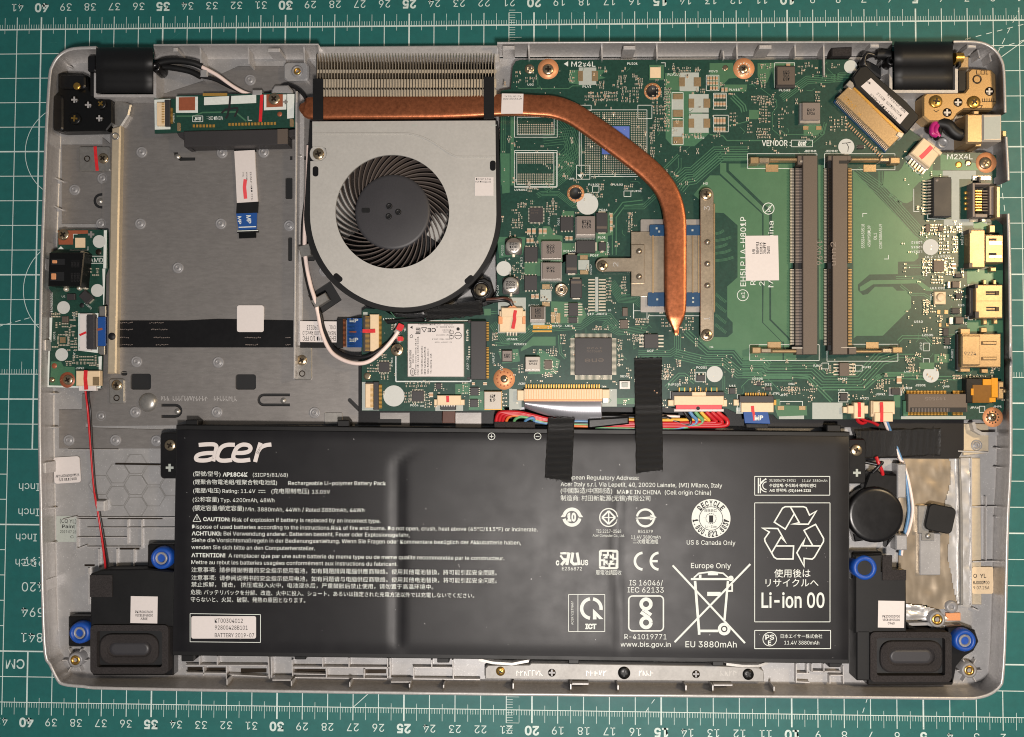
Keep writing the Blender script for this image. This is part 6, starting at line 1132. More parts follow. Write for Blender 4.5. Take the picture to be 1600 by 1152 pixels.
o = port('usb_port', K_, [('shell', (590, 700, 945, 1003), Z0, 11.6, 'pale', .3), ('raised_cover', (592, 716, 762, 985), 11.5, 12.6, 'pale', .4), ('rib', (778, 768, 910, 798), 11.5, 12.2, 'pale', .3), ('rib', (778, 908, 910, 938), 11.5, 12.2, 'pale', .3), ('leg', (580, 655, 668, 712), Z0, 9.8, 'pale', .2), ('leg', (578, 990, 668, 1045), Z0, 9.8, 'pale', .2), ('leg', (765, 645, 820, 690), Z0, 9.4, 'pale', .2), ('leg', (770, 1015, 830, 1055), Z0, 9.4, 'pale', .2), ('rear_block', (548, 705, 590, 1025), Z0, 9.4, 'chip', .1)], 'lower golden usb port stamped 9224')
c = MB(); T(c, '9224', 615, 895, 722, 895, 32, 12.63); c.build('stamped_digits', 'coild', o)
o = port('network_port', J_, [('frame_back', (690, 320, 712, 630), Z0, 12, 'coil', .2), ('frame_top', (712, 320, 850, 338), Z0, 12.2, 'coil', .2), ('frame_bottom', (712, 600, 825, 632), Z0, 12.2, 'coil', .2), ('floor', (700, 330, 905, 625), Z0, 8.6, 'dark', 0), ('inner_wall', (840, 350, 890, 610), Z0, 10.6, 'coil', .2), ('shell_lip', (900, 350, 942, 640), 5, 12.2, 'pale', .4), ('latch', (840, 620, 905, 634), Z0, 10.5, 'chip', .1), ('shield_leg', (690, 255, 860, 300), Z0, 8.6, 'solder', .2), ('shield_leg', (665, 645, 860, 672), Z0, 8.6, 'solder', .2), ('post', (745, 262, 765, 320), Z0, 10, 'chip', .1), ('post', (755, 630, 778, 668), Z0, 10, 'chip', .1)], 'network socket with eight golden contacts')
for k in range(8): prism(MB(), R(715, 386 + k * 25, 775, 400 + k * 25), 9.4, 10.4, .1).build('contact', 'gold', o); prism(MB(), R(778, 388 + k * 25, 832, 402 + k * 25, 4), 9.0, 9.9, .1).build('contact_root', 'coild', o)
for k in range(8): lathe(MB(), *Q(632 + (k % 2) * 28, 552 - k * 24), [(2.6, 8.03), (2.4, 8.3), (1.3, 8.5), (.1, 8.5)], 12, cap=False).build('solder_joint', 'gold', o)
chip(J_, (338, 270, 500, 625), 11.2, None, name='network_transformer', bev=.25); c = MB()
o = bpy.data.objects['network_transformer']; lathe(MB(), *Q(370, 297), [(2.6, 11.2), (2.5, 11.24), (.1, 11.25)], 12, cap=False).build('pin_mark', 'coil', o)
for k in range(12):
    c = MB(); v = 300 + k * 27; prism(c, R(290, v - 6, 338, v + 6), 8.4, 9.4, .15); prism(c, R(238, v + 0, 292, v + 9), 8.03, 8.5, .1); c.build('pin', 'solder', o)
# audio jack
o = port('audio_jack', N_, [('body', (1095, 110, 1325, 315), Z0, 10.8, 'gloss', .3), ('amber_tape', (1150, 165, 1312, 312), 10.8, 11, 'kaptond', .05), ('amber_strap', (1306, 108, 1358, 268), 10.8, 11.3, 'kapton', .1), ('amber_strap', (1235, 118, 1320, 168), 10.8, 11.2, 'kapton', .1), ('amber_strap', (1288, 270, 1340, 306), 10.8, 11.1, 'kapton', .1), ('amber_strap', (1138, 195, 1160, 250), 10.8, 11.1, 'kapton', .1), ('barrel', (1355, 135, 1410, 285), Z0, 11, 'pale', .5), ('barrel_band', (1370, 180, 1425, 200), Z0, 11.1, 'screwd', .2)], 'audio jack wrapped in amber film')
lathe(MB(), *Q(1415, 215), [(3, 9), (3, 11.2), (.1, 11.4)], 12, cap=False).build('jack_tip', 'pale', o)
# solid state drive slot
FX = N_; o = comp('drive_slot', (622, 238, 1110, 388), 10.6, 'coild', .2); c = MB(); T(c, '192505', 930, 262, 762, 266, 26, 10.62); c.build('lettering', 'coil', o)
c = MB()
for k in range(28):
    u = 612 + k * 11.7; prism(c, R(u, 213, u + 6, 238), 8.03, 8.7); prism(c, R(u + 10, 388, u + 16, 414), 8.03, 8.8)
for k in range(8): u = 990 + k * 10.5; prism(c, R(u, 213, u + 5, 238), 8.03, 8.7); prism(c, R(u, 388, u + 5, 414), 8.03, 8.8)
c.build('contact_pins', 'gold', o, kind='stuff'); comp('opening', (640, 350, 1100, 389), 10.63, 'dark', 0, 0, 9.5, o); comp('latch_rail', (583, 295, 622, 420), 9.0, 'trace', .1, 0, Z0, o)
c = MB()
for k in range(26): u = 655 + k * 12; prism(c, R(u, 356, u + 4, 386), 10.63, 10.7)
c.build('inner_contacts', 'coil', o, kind='stuff')
# cream wire and ribbon connectors
def conn(name, f, parts, label=None): return port(name, f, parts, label)
o = conn('fan_connector', E_, [('housing', (62, 520, 310, 722), Z0, 10, 'cream', .3), ('upper_lip', (80, 490, 285, 580), Z0, 10.6, 'cream', .3), ('clip', (52, 570, 92, 645), Z0, 10.2, 'cupad', .2), ('clip', (278, 570, 310, 645), Z0, 10.2, 'cupad', .2)], 'cream fan connector with red pen stripe')
c = MB(); line(c, pf(E_, (215, 515), (205, 570), (208, 600), (190, 690)), 5.2, 10.65); c.build('marker_stripe', 'red', o); c = MB(); FX = E_
for k in range(4): prism(c, R(132 + k * 28, 718, 146 + k * 28, 755), 8.03, 8.8)
c.build('pins', 'solder', o, kind='stuff')
o = prism(MB(), pf(C_, (690, 792), (812, 880), (812, 905), (735, 1018), (592, 905)), Z0, 11.2, .35).build('power_connector', 'cream', mbd, label='cream power connector with red pen stripe, turned diagonally'); prism(MB(), pf(C_, (592, 905), (735, 1018), (715, 1042), (570, 925)), Z0, 9.6, .2).build('rear_edge', 'alu', o)
for k in range(6): u, v = 596 + k * 20, 945 + k * 16; prism(MB(), pf(C_, (u, v), (u + 14, v + 9), (u - 12, v + 46), (u - 26, v + 37)), 8.03, 9.0, .1).build('pin', 'solder', o)
c = MB(); line(c, pf(C_, (748, 860), (715, 895), (680, 930), (662, 945)), 7, 11.23); c.build('marker_stripe', 'pinkred', o); prism(MB(), pf(C_, (772, 860), (830, 905), (815, 925), (760, 882)), Z0, 11.5, .2).build('latch', 'cream', o)
for k in range(5): lathe(MB(), *pf(C_, (580 + k * 24, 985 + k * 17))[0], [(2, 8.03), (1.9, 8.3), (.1, 8.4)], 8, cap=False).build('solder_joint', 'gold', o)
# keyboard connector
o = conn('ribbon_connector', L_, [('housing', (255, 250, 895, 348), Z0, 10, 'cream', .2), ('left_wing', (200, 262, 256, 346), Z0, 9.6, 'cream', .2), ('right_wing', (895, 255, 955, 328), Z0, 9.6, 'cream', .2), ('lever', (255, 335, 892, 352), 9, 10.2, 'cupad', .1), ('corner_plug', (900, 325, 948, 365), Z0, 9, 'alu', .1)], 'wide cream keyboard ribbon connector')
c = MB(); FX = L_
for k in range(30): prism(c, R(268 + k * 20.6, 214, 278 + k * 20.6, 250), 8.03, 9.0)
c.build('pins', 'gold', o, kind='stuff'); c = MB()
for k in range(30): prism(c, R(270 + k * 20.6, 256, 276 + k * 20.6, 332), 10, 10.06)
c.build('slots', 'cupad', o, kind='stuff')
# battery connector
o = conn('battery_connector', M_, [('frame', (50, 298, 525, 408), Z0, 9.4, 'chip', .2), ('housing', (75, 335, 520, 420), Z0, 10.2, 'cream', .25), ('upper_block', (235, 300, 362, 340), Z0, 9.8, 'cream', .2), ('pull_tab', (92, 415, 502, 455), 9.4, 10.2, 'pinkred', .15), ('lower_lip', (75, 452, 520, 476), 8.2, 9.6, 'white', .2), ('wing', (22, 372, 75, 425), Z0, 9.6, 'cream', .2), ('wing', (505, 370, 550, 430), Z0, 9.6, 'cream', .2), ('side_pad', (115, 258, 185, 292), Z0, 8.6, 'trace', .1), ('side_pad', (392, 258, 465, 292), Z0, 8.6, 'trace', .1)], 'battery connector with red tab and rainbow wires')
c = MB(); sheet(c, circ(*Q(290, 447), 3, 14), 10.23); c.build('pull_hole', 'ink', o); c = MB(); FX = M_
for k in range(8): prism(c, R(118 + k * 48, 262, 126 + k * 48, 300), 8.03, 8.8)
c.build('pins', 'gold', o, kind='stuff')
o = conn('touchpad_connector', M_, [('flip_lid', (658, 335, 968, 395), Z0, 9.8, 'chip', .2), ('housing', (675, 395, 965, 482), Z0, 9.2, 'cream', .2), ('side_plug', (608, 368, 656, 422), Z0, 9, 'cream', .2), ('side_plug', (966, 370, 990, 420), Z0, 9, 'gold', .1)], 'cream touchpad ribbon connector with dark lid')
c = MB(); line(c, pf(M_, (775, 425), (780, 480)), 5, 9.24); c.build('marker_stripe', 'red', o); c = MB(); FX = M_
for k in range(9): prism(c, R(710 + k * 22, 308, 722 + k * 22, 336), 8.03, 8.8)
c.build('pins', 'gold', o, kind='stuff')
for nm_, r, sx, lb in (('coin_cell_connector', (130, 335, 298, 400), 222, 'small cream coin cell connector with red stripe'), ('speaker_connector', (335, 300, 516, 405), 405, 'cream speaker connector with red stripe')):
    k = 1 if nm_[0] == 's' else 0
    o = conn(nm_, N_, [('housing', r, Z0, 10, 'cream', .25), ('plug', (180, 310, 268, 440) if not k else (350, 390, 500, 466), Z0, 10.4, 'cream', .25), ('wing', (92, 345, 132, 395) if not k else (320, 296, 345, 425), Z0, 9.4, 'cream', .2)], lb)
    c = MB(); line(c, pf(N_, (sx, 308), (sx + 3, 360), (sx + 2, 428 + 40 * k)), 5, 10.44); c.build('marker_stripe', 'red', o)
o = conn('small_connector', O_, [('housing', (765, 910, 980, 1000), Z0, 9.8, 'cream', .25), ('contact_bar', (795, 985, 935, 1040), Z0, 9.4, 'chip', .2), ('wing', (738, 945, 790, 1000), Z0, 9.2, 'cream', .2), ('wing', (958, 948, 1012, 998), Z0, 9.2, 'cream', .2)], 'small cream fingerprint ribbon connector with red stripe')
c = MB(); line(c, pf(O_, (860, 915), (862, 972)), 4.6, 9.84); c.build('marker_stripe', 'red', o); c = MB(); FX = O_
for k in range(6): prism(c, R(805 + k * 22, 985, 815 + k * 22, 1010), 9.4, 9.6)
c.build('pins', 'white', o, kind='stuff')
o = conn('ribbon_connector', O_, [('housing', (158, 180, 240, 512), Z0, 9.4, 'cream', .2), ('flip_lid', (98, 195, 162, 520), Z0, 10, 'chip', .2)], 'cream ribbon connector holding the blue ribbon end'); FX = O_; c = MB()
for k in range(28): prism(c, R(240, 195 + k * 11.2, 265, 201 + k * 11.2), 8.03, 8.7); prism(c, R(120, 200 + k * 11.2, 158, 205 + k * 11.2), 9.9, 10.05)
c.build('pins', 'gold', o, kind='stuff'); c = MB(); line(c, pf(O_, (95, 330), (160, 332), (210, 330)), 5.6, 10.1); c.build('marker_stripe', 'red', o)
o = conn('ribbon_connector', O_, [('housing', (118, 805, 190, 1022), Z0, 9.6, 'cream', .25), ('flip_lid', (190, 788, 240, 1040), Z0, 9.4, 'chip', .2), ('lid_edge', (122, 790, 192, 806), Z0, 9, 'chip', .2)], 'empty cream ribbon connector at the board corner'); c = MB()
for k in range(18): prism(c, R(238, 815 + k * 12, 268, 822 + k * 12), 8.03, 8.7); prism(c, R(165, 822 + k * 11, 192, 827 + k * 11), 9.62, 9.7)
c.build('pins', 'gold', o, kind='stuff')
# slot for the wireless card
o = conn('card_slot', O_, [('housing', (1068, 240, 1208, 768), Z0, 11.2, 'chip', .25), ('front_lip', (1045, 236, 1075, 262), Z0, 9.8, 'chip', .1), ('front_lip', (1035, 745, 1075, 768), Z0, 9.8, 'chip', .1)], 'dark slot holding the wireless card'); c = MB()
for k in range(36):
    v = 252 + k * 14.2
    if 410 < v < 470: continue
    prism(c, R(1206, v, 1232, v + 7), 8.03, 8.9)
c.build('contact_pins', 'gold', o, kind='stuff')
# diagonal display connector base
c = MB(); prism(c, pf(C_, (12, 525), (60, 455), (440, 860), (400, 905)), Z0, 8.6, .1); o = c.build('display_connector', 'navy', mbd, label='diagonal display cable connector with striped contact pins')
for k in range(42):
    t = k / 41; u = 48 + 372 * t; v = 500 + 358 * t; prism(MB(), pf(C_, (u, v), (u + 4.5, v + 4.3), (u - 16.5, v + 32.3), (u - 21, v + 28)), 8.6, 9.3).build('contact_pin', 'alu', o)
c = MB()
for k in range(18):
    u, v = 118 + k * 15, 690 + k * 14.5; q = pf(C_, (u, v))[0]; smd(q[0], q[1], 4, 2) if 0 else prism(c, rot(rr(q[0] - 2.6, q[1] - .8, q[0] + 2.6, q[1] + .8), q[0], q[1], -48), 8.03, 8.5)
c.build('terminating_parts', 'smdb', mbd, kind='stuff')
FX = (0, 0, 1)
# ---------------------------------------------------------------- wireless card
wc = thing('wireless_card', 'small wireless card with big white label beside its dark slot, under the fan', 'wireless card', 680, 545, 9)
fr(*O_); prism(MB(), R(402, 250, 1070, 768), 9.2, 9.7, .05).build('card_board', 'pcb', wc)
lb = prism(MB(), R(498, 262, 1010, 745, 8), 9.7, 10.9, .15).build('shield_can', 'alu', wc); ls = prism(MB(), R(505, 268, 1002, 738, 5), 10.9, 11.0).build('label_sticker', 'white', wc)
c = MB()
for s, u, v0, v1, h in (('Model 7265NGW', 535, 660, 500, 20), ('Intel Corp.', 556, 620, 535, 15), ('TX NNB 0900 00A1 0123', 580, 730, 400, 11), ('CNC ID: 2461 0030 5001', 600, 730, 380, 12), ('WFM: 3413E8 412F41B1C', 636, 720, 465, 14), ('BDM: 3413E84A3C7F01', 664, 720, 472, 14), ('SPN: 783838-001 C', 692, 715, 490, 14), ('TA: H86994-013', 718, 715, 535, 14)): T(c, s, u, v0, u, v1, h, 11.04, bold=.005)
for s, u0, v, u1, h in (('FCC ID PD97265NG U', 795, 275, 595, 13), ('0 X C10', 905, 278, 830, 12), ('CAN ICES-3', 920, 298, 760, 12), ('D17265D2', 890, 326, 815, 10), ('Tested complies', 890, 345, 820, 10), ('Design registered', 900, 372, 760, 10), ('7200 TRC 1013', 900, 408, 720, 10), ('IC: 1000M-7265', 900, 436, 745, 10)): T(c, s, u0, v - 9, u1, v - 9, h, 11.04)
T(c, 'CE', 755, 305, 680, 305, 34, 11.04, bold=.02); line(c, P((625, 300), (672, 300), (650, 342)), .9, 11.04, True); line(c, P((575, 305), (612, 305), (612, 355), (570, 355)), 1.2, 11.04)
for v in (318, 332, 346): line(c, P((575, v), (606, v)), 1.2, 11.04)
line(c, [Q(955 + 30 * math.cos(k * .314), 372 + 30 * math.sin(k * .314)) for k in range(21)], .8, 11.04); line(c, P((930, 372), (980, 372)), .8, 11.04); sheet(c, P((522, 298), (545, 283), (545, 312)), 11.04); sheet(c, circ(*Q(955, 312), 2.6, 12), 11.04)
line(c, P((522, 388), (545, 388), (548, 372), (536, 362), (524, 372)), .7, 11.04, True); line(c, R(880, 330, 912, 355), .7, 11.04, True); line(c, R(880, 372, 912, 396), .7, 11.04, True); line(c, [Q(545 + 20 * math.cos(k * .314), 700 + 32 * math.sin(k * .314)) for k in range(21)], .8, 11.04); T(c, 'intel', 552, 722, 552, 680, 18, 11.04)
c.build('label_lettering', 'ink', ls)
q = Q(405, 500); screw(q[0], q[1], 10, 9.75, wc); c = MB()
for i in range(5):
    for u, v in ((1040, 320 + i * 22), (1055, 470 + i * 22)): prism(c, R(u - 8, v, u + 8, v + 10), 9.7, 10)
c.build('tiny_parts', 'solder', wc, kind='stuff'); c = MB(); T(c, 'A07-03', 1050, 680, 1050, 555, 18, 9.74); T(c, 'FA', 1045, 420, 1045, 310, 18, 9.74); T(c, '2', 432, 362, 418, 362, 16, 9.74); T(c, '1', 470, 300, 470, 340, 16, 9.74); c.build('board_lettering', 'silk', wc)
for u, v in ((440, 300), (440, 400)): lathe(MB(), *Q(u, v), [(4.6, 9.7), (4.4, 10.3), (3, 10.5), (.1, 10.5)], 14, cap=False).build('antenna_socket', 'gold', wc)
fr(0, 0, 1)
# ---------------------------------------------------------------- antenna cables
def cable(name, label, cat, wires, group=None):
    p = wires[0][1][0]; o = thing(name, label, cat, p[0], p[1], 4, group)
    for nm_, pts, r, mt in wires: tube(MB(), pts, r).build(nm_, mt, o)
    return o
ac = cable('antenna_cable', 'white antenna cable running down past the fan to the wireless card', 'cable', [('white_lead', [(316, 105, 8), (340, 118, 7.5), (362, 134, 7), (382, 145, 6.6), (398, 149, 5.4)], .75, 'whitew'), ('white_run', [(482, 228, 5.6), (480, 290, 5.6), (477, 340, 5.6), (476, 385, 6.2), (479, 415, 5.8), (485, 445, 6), (492, 468, 6.6), (497, 490, 5.8), (503, 520, 6), (516, 548, 6.6), (535, 562, 8), (558, 568, 9.4), (578, 564, 10), (598, 548, 10.6), (614, 530, 11), (622, 518, 11)], .82, 'whitew')])
lathe(MB(), 625, 512, [(5.5, 10.6), (5.2, 11.4), (3, 11.7), (.1, 11.7)], 14, cap=False).build('plug', 'alu', ac); prism(MB(), rot(rr(620, 506, 630, 517, 2), 625, 512, 25), 11.7, 11.8, .05).build('red_dot', 'red', ac); prism(MB(), rot(rr(616, 513, 624, 522, 1), 620, 518, 40), 10.6, 11.6, .2).build('crimp', 'alu', ac)
bc = cable('antenna_cable', 'black antenna cable beside the white one, passing under the fan edge to the wireless card', 'cable', [('black_sleeve', [(240, 106, 9), (252, 98, 9.5), (275, 95, 9.5), (300, 98, 9), (316, 104, 8)], 1.3, 'black'), ('black_sleeve', [(242, 108, 8), (255, 105, 8.5), (275, 107, 8.5), (298, 112, 8), (314, 120, 7.6)], 1.2, 'black'), ('black_lead', [(312, 119, 7.4), (335, 124, 7), (360, 136, 6.6), (385, 146, 6), (400, 148, 5.4), (425, 145, 5.2), (445, 133, 5.4), (462, 137, 6), (476, 150, 6.4), (482, 165, 6.4)], .8, 'blackw'), ('black_run', [(487, 190, 5.2), (484, 240, 5.2), (481, 290, 5.2), (474, 345, 5.2), (473, 390, 5.6), (477, 425, 5.4), (488, 468, 6), (500, 490, 5.5), (506, 515, 5.5), (520, 543, 6), (545, 557, 8), (570, 558, 9), (590, 549, 9.6), (606, 538, 10), (620, 531, 10.6)], .82, 'blackw')])
lathe(MB(), 624, 530, [(5.5, 10.4), (5.2, 11.1), (3, 11.3), (.1, 11.3)], 14, cap=False).build('plug', 'alu', bc); prism(MB(), rr(621, 526, 630, 533, 2), 11.3, 11.4, .04).build('red_dot', 'red', bc)
for x, y, w, h in ((316, 114, 12, 11), (399, 144, 15, 8)): prism(MB(), rr(x - w / 2 + 2, y - h / 2, x + w / 2 + 2, y + h / 2, 1), 3, 8.6, .4).build('cable_clip', 'case', case)
# ---------------------------------------------------------------- drive adapter board with its ribbon
ab = thing('drive_adapter_board', 'small green drive adapter board with black hand mark above the empty bay', 'circuit board', 350, 178, 6)
a_ = (230, 50, .19096); fr(*a_)
prism(MB(), P((55, 545), (240, 545), (240, 520), (1010, 500), (1205, 505), (1210, 780), (60, 830)), 7.2, 8.2, .08).build('board', 'pcb', ab)
for poly, mt, z in ((P((235, 530), (415, 530), (415, 662), (235, 662)), 'silk', 8.22), (P((258, 535), (392, 532), (392, 642), (258, 644)), 'cured', 8.24), (P((955, 515), (1140, 512), (1138, 635), (955, 642)), 'silk', 8.22), (P((975, 512), (1110, 510), (1110, 612), (975, 618)), 'cured', 8.24), (P((465, 535), (892, 515), (892, 582), (465, 600)), 'silk', 8.22), (P((1145, 508), (1205, 508), (1200, 705), (1145, 710)), 'silk', 8.22), (P((58, 555), (190, 548), (190, 797), (62, 800)), 'silk', 8.22), (P((455, 502), (655, 500), (655, 522), (455, 525)), 'gold', 8.23)):
    sheet(MB(), poly, z).build('print_patch' if mt != 'gold' else 'edge_strip', mt, ab)
o = prism(MB(), R(76, 575, 142, 765, 4), 8.2, 9.6, .2).build('ribbon_connector', 'cream', ab); prism(MB(), R(140, 555, 186, 770, 4), 8.2, 9.3, .2).build('flip_lid', 'chip', o); c = MB()
for k in range(13): prism(c, R(184, 622 + k * 10, 206, 627 + k * 10), 8.22, 8.8); prism(c, R(118, 580 + k * 13.5, 140, 586 + k * 13.5), 9.6, 9.7)
c.build('pins', 'gold', o, kind='stuff'); c = MB()
for k in range(7): prism(c, R(372 + k * 27, 757, 388 + k * 27, 780), 8.2, 8.6, .05)
for k in range(15): prism(c, R(664 + k * 26.5, 745 - k * .6, 680 + k * 26.5, 768 - k * .6), 8.2, 8.6, .05)
c.build('solder_joints', 'gold', ab, kind='stuff')
for r in ((243, 742, 270, 810), (1165, 710, 1196, 775)): prism(MB(), R(*r, 8), 8.2, 8.7, .1).build('anchor_joint', 'pale', ab)
c = MB(); T(c, 'VENDOR :', 620, 690, 488, 690, 30, 8.24); line(c, R(372, 688, 455, 735), .8, 8.24, True); T(c, 'tmt', 442, 700, 385, 700, 26, 8.24, bold=.04, shear=.3); T(c, 'JHDD1', 222, 745, 222, 665, 14, 8.24); line(c, P((825, 690), (825, 723), (858, 723)), .8, 8.24); c.build('silkscreen_print', 'silk', ab)
c = MB(); bz = 8.25; FXs = FX
line(c, P((240, 690), (380, 690), (450, 660), (720, 655), (810, 730)), 2.4, 8.23); c.build('traces', 'trace', ab)
c = MB(); line(c, P((680, 520), (672, 620), (655, 690), (640, 708)), 3.4, bz + .01); line(c, P((608, 665), (640, 635), (735, 622), (740, 640), (715, 695)), 3, bz + .012); c.build('pen_mark', 'ink', ab)
c = MB(); line(c, P((938, 512), (925, 735)), 5, bz); c.build('marker_stripe', 'red', ab); lathe(MB(), *Q(1083, 672), [(4, 8.2), (3.8, 8.3), (.1, 8.32)], 14, cap=False).build('test_point', 'cured', ab)
c = MB()
for k in (0, 90): prism(c, rot(R(1112, 567, 1150, 579), *Q(1131, 573), k), 8.2, 8.3 + k * .0003)
c.build('plus_hole', 'alu', ab); q = Q(1035, 545); screw(q[0], q[1], 9.3, 8.3, ab)
prism(MB(), P((295, 810), (1150, 792), (1150, 920), (300, 938)), 4, 9.6, .4).build('drive_connector', 'chip', ab); prism(MB(), P((1065, 795), (1148, 792), (1148, 915), (1065, 918)), 9.6, 9.75, .05).build('connector_wing', 'coild', ab); prism(MB(), P((240, 825), (300, 812), (300, 860), (262, 860)), 4, 8, .3).build('connector_wing', 'chip', ab); prism(MB(), P((300, 938), (360, 936), (370, 960), (335, 962)), 4, 7, .3).build('connector_tab', 'chip', ab); prism(MB(), P((1150, 800), (1212, 792), (1210, 850), (1152, 860)), 4, 7.6, .3).build('connector_wing', 'chip', ab)
prism(MB(), P((1015, 470), (1040, 435), (1150, 432), (1185, 470), (1190, 502), (1012, 505)), 3.8, 8, .6).build('mount_pad', 'case', case)
fr(250, 230, .17363)
rb = thing('ribbon_cable', 'short flat ribbon with white label and blue end lying loose in the bay', 'ribbon cable', 384, 300, 4)
prism(MB(), P((665, 0), (860, 0), (862, 40), (668, 40)), 3.9, 4.7).build('dark_section', 'black', rb); ls = prism(MB(), P((668, 36), (852, 26), (862, 240), (880, 490), (692, 502), (680, 240)), 4.0, 4.9).build('label_sticker', 'white', rb); prism(MB(), P((690, 502), (884, 490), (878, 590), (685, 598)), 4.0, 4.7).build('dark_section', 'black', rb)
o = prism(MB(), P((685, 598), (872, 588), (866, 740), (706, 745)), 4.0, 4.6).build('blue_end', 'bluet', rb); prism(MB(), P((692, 752), (885, 748), (885, 766), (694, 772)), 4.0, 4.65).build('end_bar', 'black', rb); prism(MB(), P((708, 770), (864, 764), (864, 815), (710, 822)), 3.9, 4.3).build('contact_end', 'hingeb', rb)
c = MB(); T(c, 'MB', 776, 615, 780, 690, 40, 4.64, bold=.02); T(c, 'MB', 700, 622, 700, 695, 30, 4.64, bold=.02); line(c, P((708, 722), (864, 716)), 1.6, 4.64); line(c, P((694, 756), (884, 750)), 1.2, 4.68); c.build('printing', 'silk', o)
c = MB(); T(c, 'EH5LP HDD FFC', 808, 225, 822, 480, 15, 4.94); T(c, 'NBX0002HK00', 772, 225, 776, 300, 13, 4.94); T(c, 'CVIL', 742, 225, 744, 270, 13, 4.94); c.build('label_lettering', 'ink', ls)
c = MB(); line(c, P((768, 290), (760, 360), (770, 465)), 5.5, 4.93); c.build('marker_smear', 'pinkred', ls)
# ---------------------------------------------------------------- long black ribbon across the bay
fr(250, 430, .20833)
lr = thing('ribbon_cable', 'long flat black ribbon crossing the bay from the usb board to the motherboard', 'ribbon cable', 330, 522, 4)
prism(MB(), [(181, 501), (290, 501), (340, 498.5), (372, 499), (458, 501), (460, 543), (181, 543)], 3.8, 4.3, .1).build('black_section', 'gloss', lr); prism(MB(), P((1050, 342), (1330, 342), (1330, 545), (1050, 545)), 3.9, 4.7, .1).build('black_section', 'black', lr)
c = MB(); rnd = random.Random(5)
for y in (504.5, 515, 527.5, 539):
    for x0 in (182, 233 + (y - 504) * .3, 306 + (y - 504) * .12, 380 + (y - 504) * .1, 446):
        if 300 < x0 < 345 or (x0 > 370 and y < 520): continue
        for k in range(rnd.randint(7, 10) if x0 < 440 else 3): x = x0 + k * 2.9; line(c, [(x, y + rnd.uniform(-.7, .7)), (x + 2.1, y + rnd.uniform(-.9, .9))], rnd.uniform(.7, 1.5), 4.33)
c.build('faded_print', 'coil', lr, kind='stuff')
ls = prism(MB(), P((1050, 345), (1330, 348), (1325, 505), (1052, 502)), 4.7, 4.95).build('label_sticker', 'white', lr); c = MB()
T(c, 'EH5LP AMD I/O FFC', 1318, 458, 1070, 458, 34, 4.98); T(c, 'NBX0002HJ00 Rev:1.0', 1318, 422, 1070, 420, 30, 4.98); T(c, 'CVIL', 1318, 378, 1270, 378, 28, 4.98); T(c, '1190513', 1205, 378, 1102, 376, 34, 4.98); c.build('label_lettering', 'ink', ls)
bs = MB(); n = 10; vs = []
for i in range(n + 1):
    x = 542.5 + (566 - 542.5) * i / n; z = 5.4 + 3.6 * sm(542, 566, x)
    vs += [W(x, 497.5, z), W(x, 543, z)]
bs.add(vs, [(2 * i, 2 * i + 1, 2 * i + 3, 2 * i + 2) for i in range(n)], True); o = bs.build('blue_end', 'bluet', lr); zb = lambda x, y: 5.45 + 3.6 * sm(542, 566, x)
c = MB()
for k in range(20): y = 499.5 + k * 2.2; line(c, [(543, y), (565, y)], .7, zb)
c.build('conductors', 'navy', o, kind='stuff'); c = MB(); T(c, 'MB', 1422, 355, 1488, 355, 26, lambda x, y: zb(x, y) + .06, bold=.03); T(c, 'MB', 1422, 502, 1488, 502, 30, lambda x, y: zb(x, y) + .06, bold=.03); c.build('printing', 'silk', o)
c = MB(); line(c, P((1420, 428), (1510, 424)), 2.6, lambda x, y: zb(x, y) + .04); c.build('marker_stripe', 'cured', o)
prism(MB(), P((1325, 332), (1372, 330), (1372, 548), (1325, 548)), 4.7, 5.2, .1).build('fold_cover', 'black', lr); c = MB()
for k in range(22): prism(c, R(1372, 334 + k * 9.4, 1392, 339 + k * 9.4), 4.7, 5.5)
c.build('bare_conductors', 'copper', lr, kind='stuff'); prism(MB(), P((1330, 318), (1508, 318), (1508, 340), (1330, 336)), 4.5, 5.0, .1).build('fold_cover', 'black', lr)
# ---------------------------------------------------------------- usb board at the left edge
ub = thing('usb_board', 'narrow green daughter board with black usb port at the left edge', 'circuit board', 125, 480, 5)
U1 = (0, 200, .19096); U2 = (0, 420, .19096)
prism(MB(), pf(U1, (470, 832), (875, 832), (878, 1150)) + pf(U2, (855, 60), (850, 295), (805, 310), (800, 370), (800, 690), (832, 715), (825, 975), (385, 972), (405, 560), (425, 400), (430, 200), (390, 150)) + pf(U1, (400, 1020), (468, 1000)), 5.6, 6.6, .08).build('board', 'pcb', ub)
def pt(f, mt, z, *uv, name='print_patch'): sheet(MB(), pf(f, *uv), z).build(name, mt, ub)
pt(U1, 'cured', 6.62, (475, 840), (720, 838), (722, 865), (598, 870), (598, 955), (480, 955), name='bare_copper_pad'); pt(U1, 'silk', 6.62, (850, 838), (875, 838), (870, 1150), (845, 1150)); pt(U2, 'silk', 6.62, (838, 0), (862, 0), (852, 295), (845, 295)); pt(U2, 'silk', 6.62, (388, 955), (822, 965), (822, 978), (386, 970)); pt(U2, 'silk', 6.63, (385, 955), (400, 560), (412, 560), (400, 960)); pt(U2, 'silk', 6.62, (806, 720), (834, 715), (825, 965), (812, 965)); pt(U2, 'silk', 6.62, (405, 400), (428, 400), (420, 600), (405, 600)); pt(U2, 'silk', 6.62, (640, 365), (805, 365), (800, 690), (640, 670)); pt(U1, 'cream', 6.63, (615, 900), (698, 900), (698, 980), (615, 980), name='code_plate')
pt(U2, 'trace', 6.61, (420, 760), (500, 760), (520, 800), (610, 805), (620, 960), (410, 955), name='copper_pour')
for f, u, v in ((U1, 812, 930), (U2, 797, 178), (U2, 520, 318), (U2, 505, 703)): q = pf(f, (u, v))[0]; c = MB(); sheet(c, circ(*q, 10, 26), 6.65); c.build('white_dot', 'puck', ub)
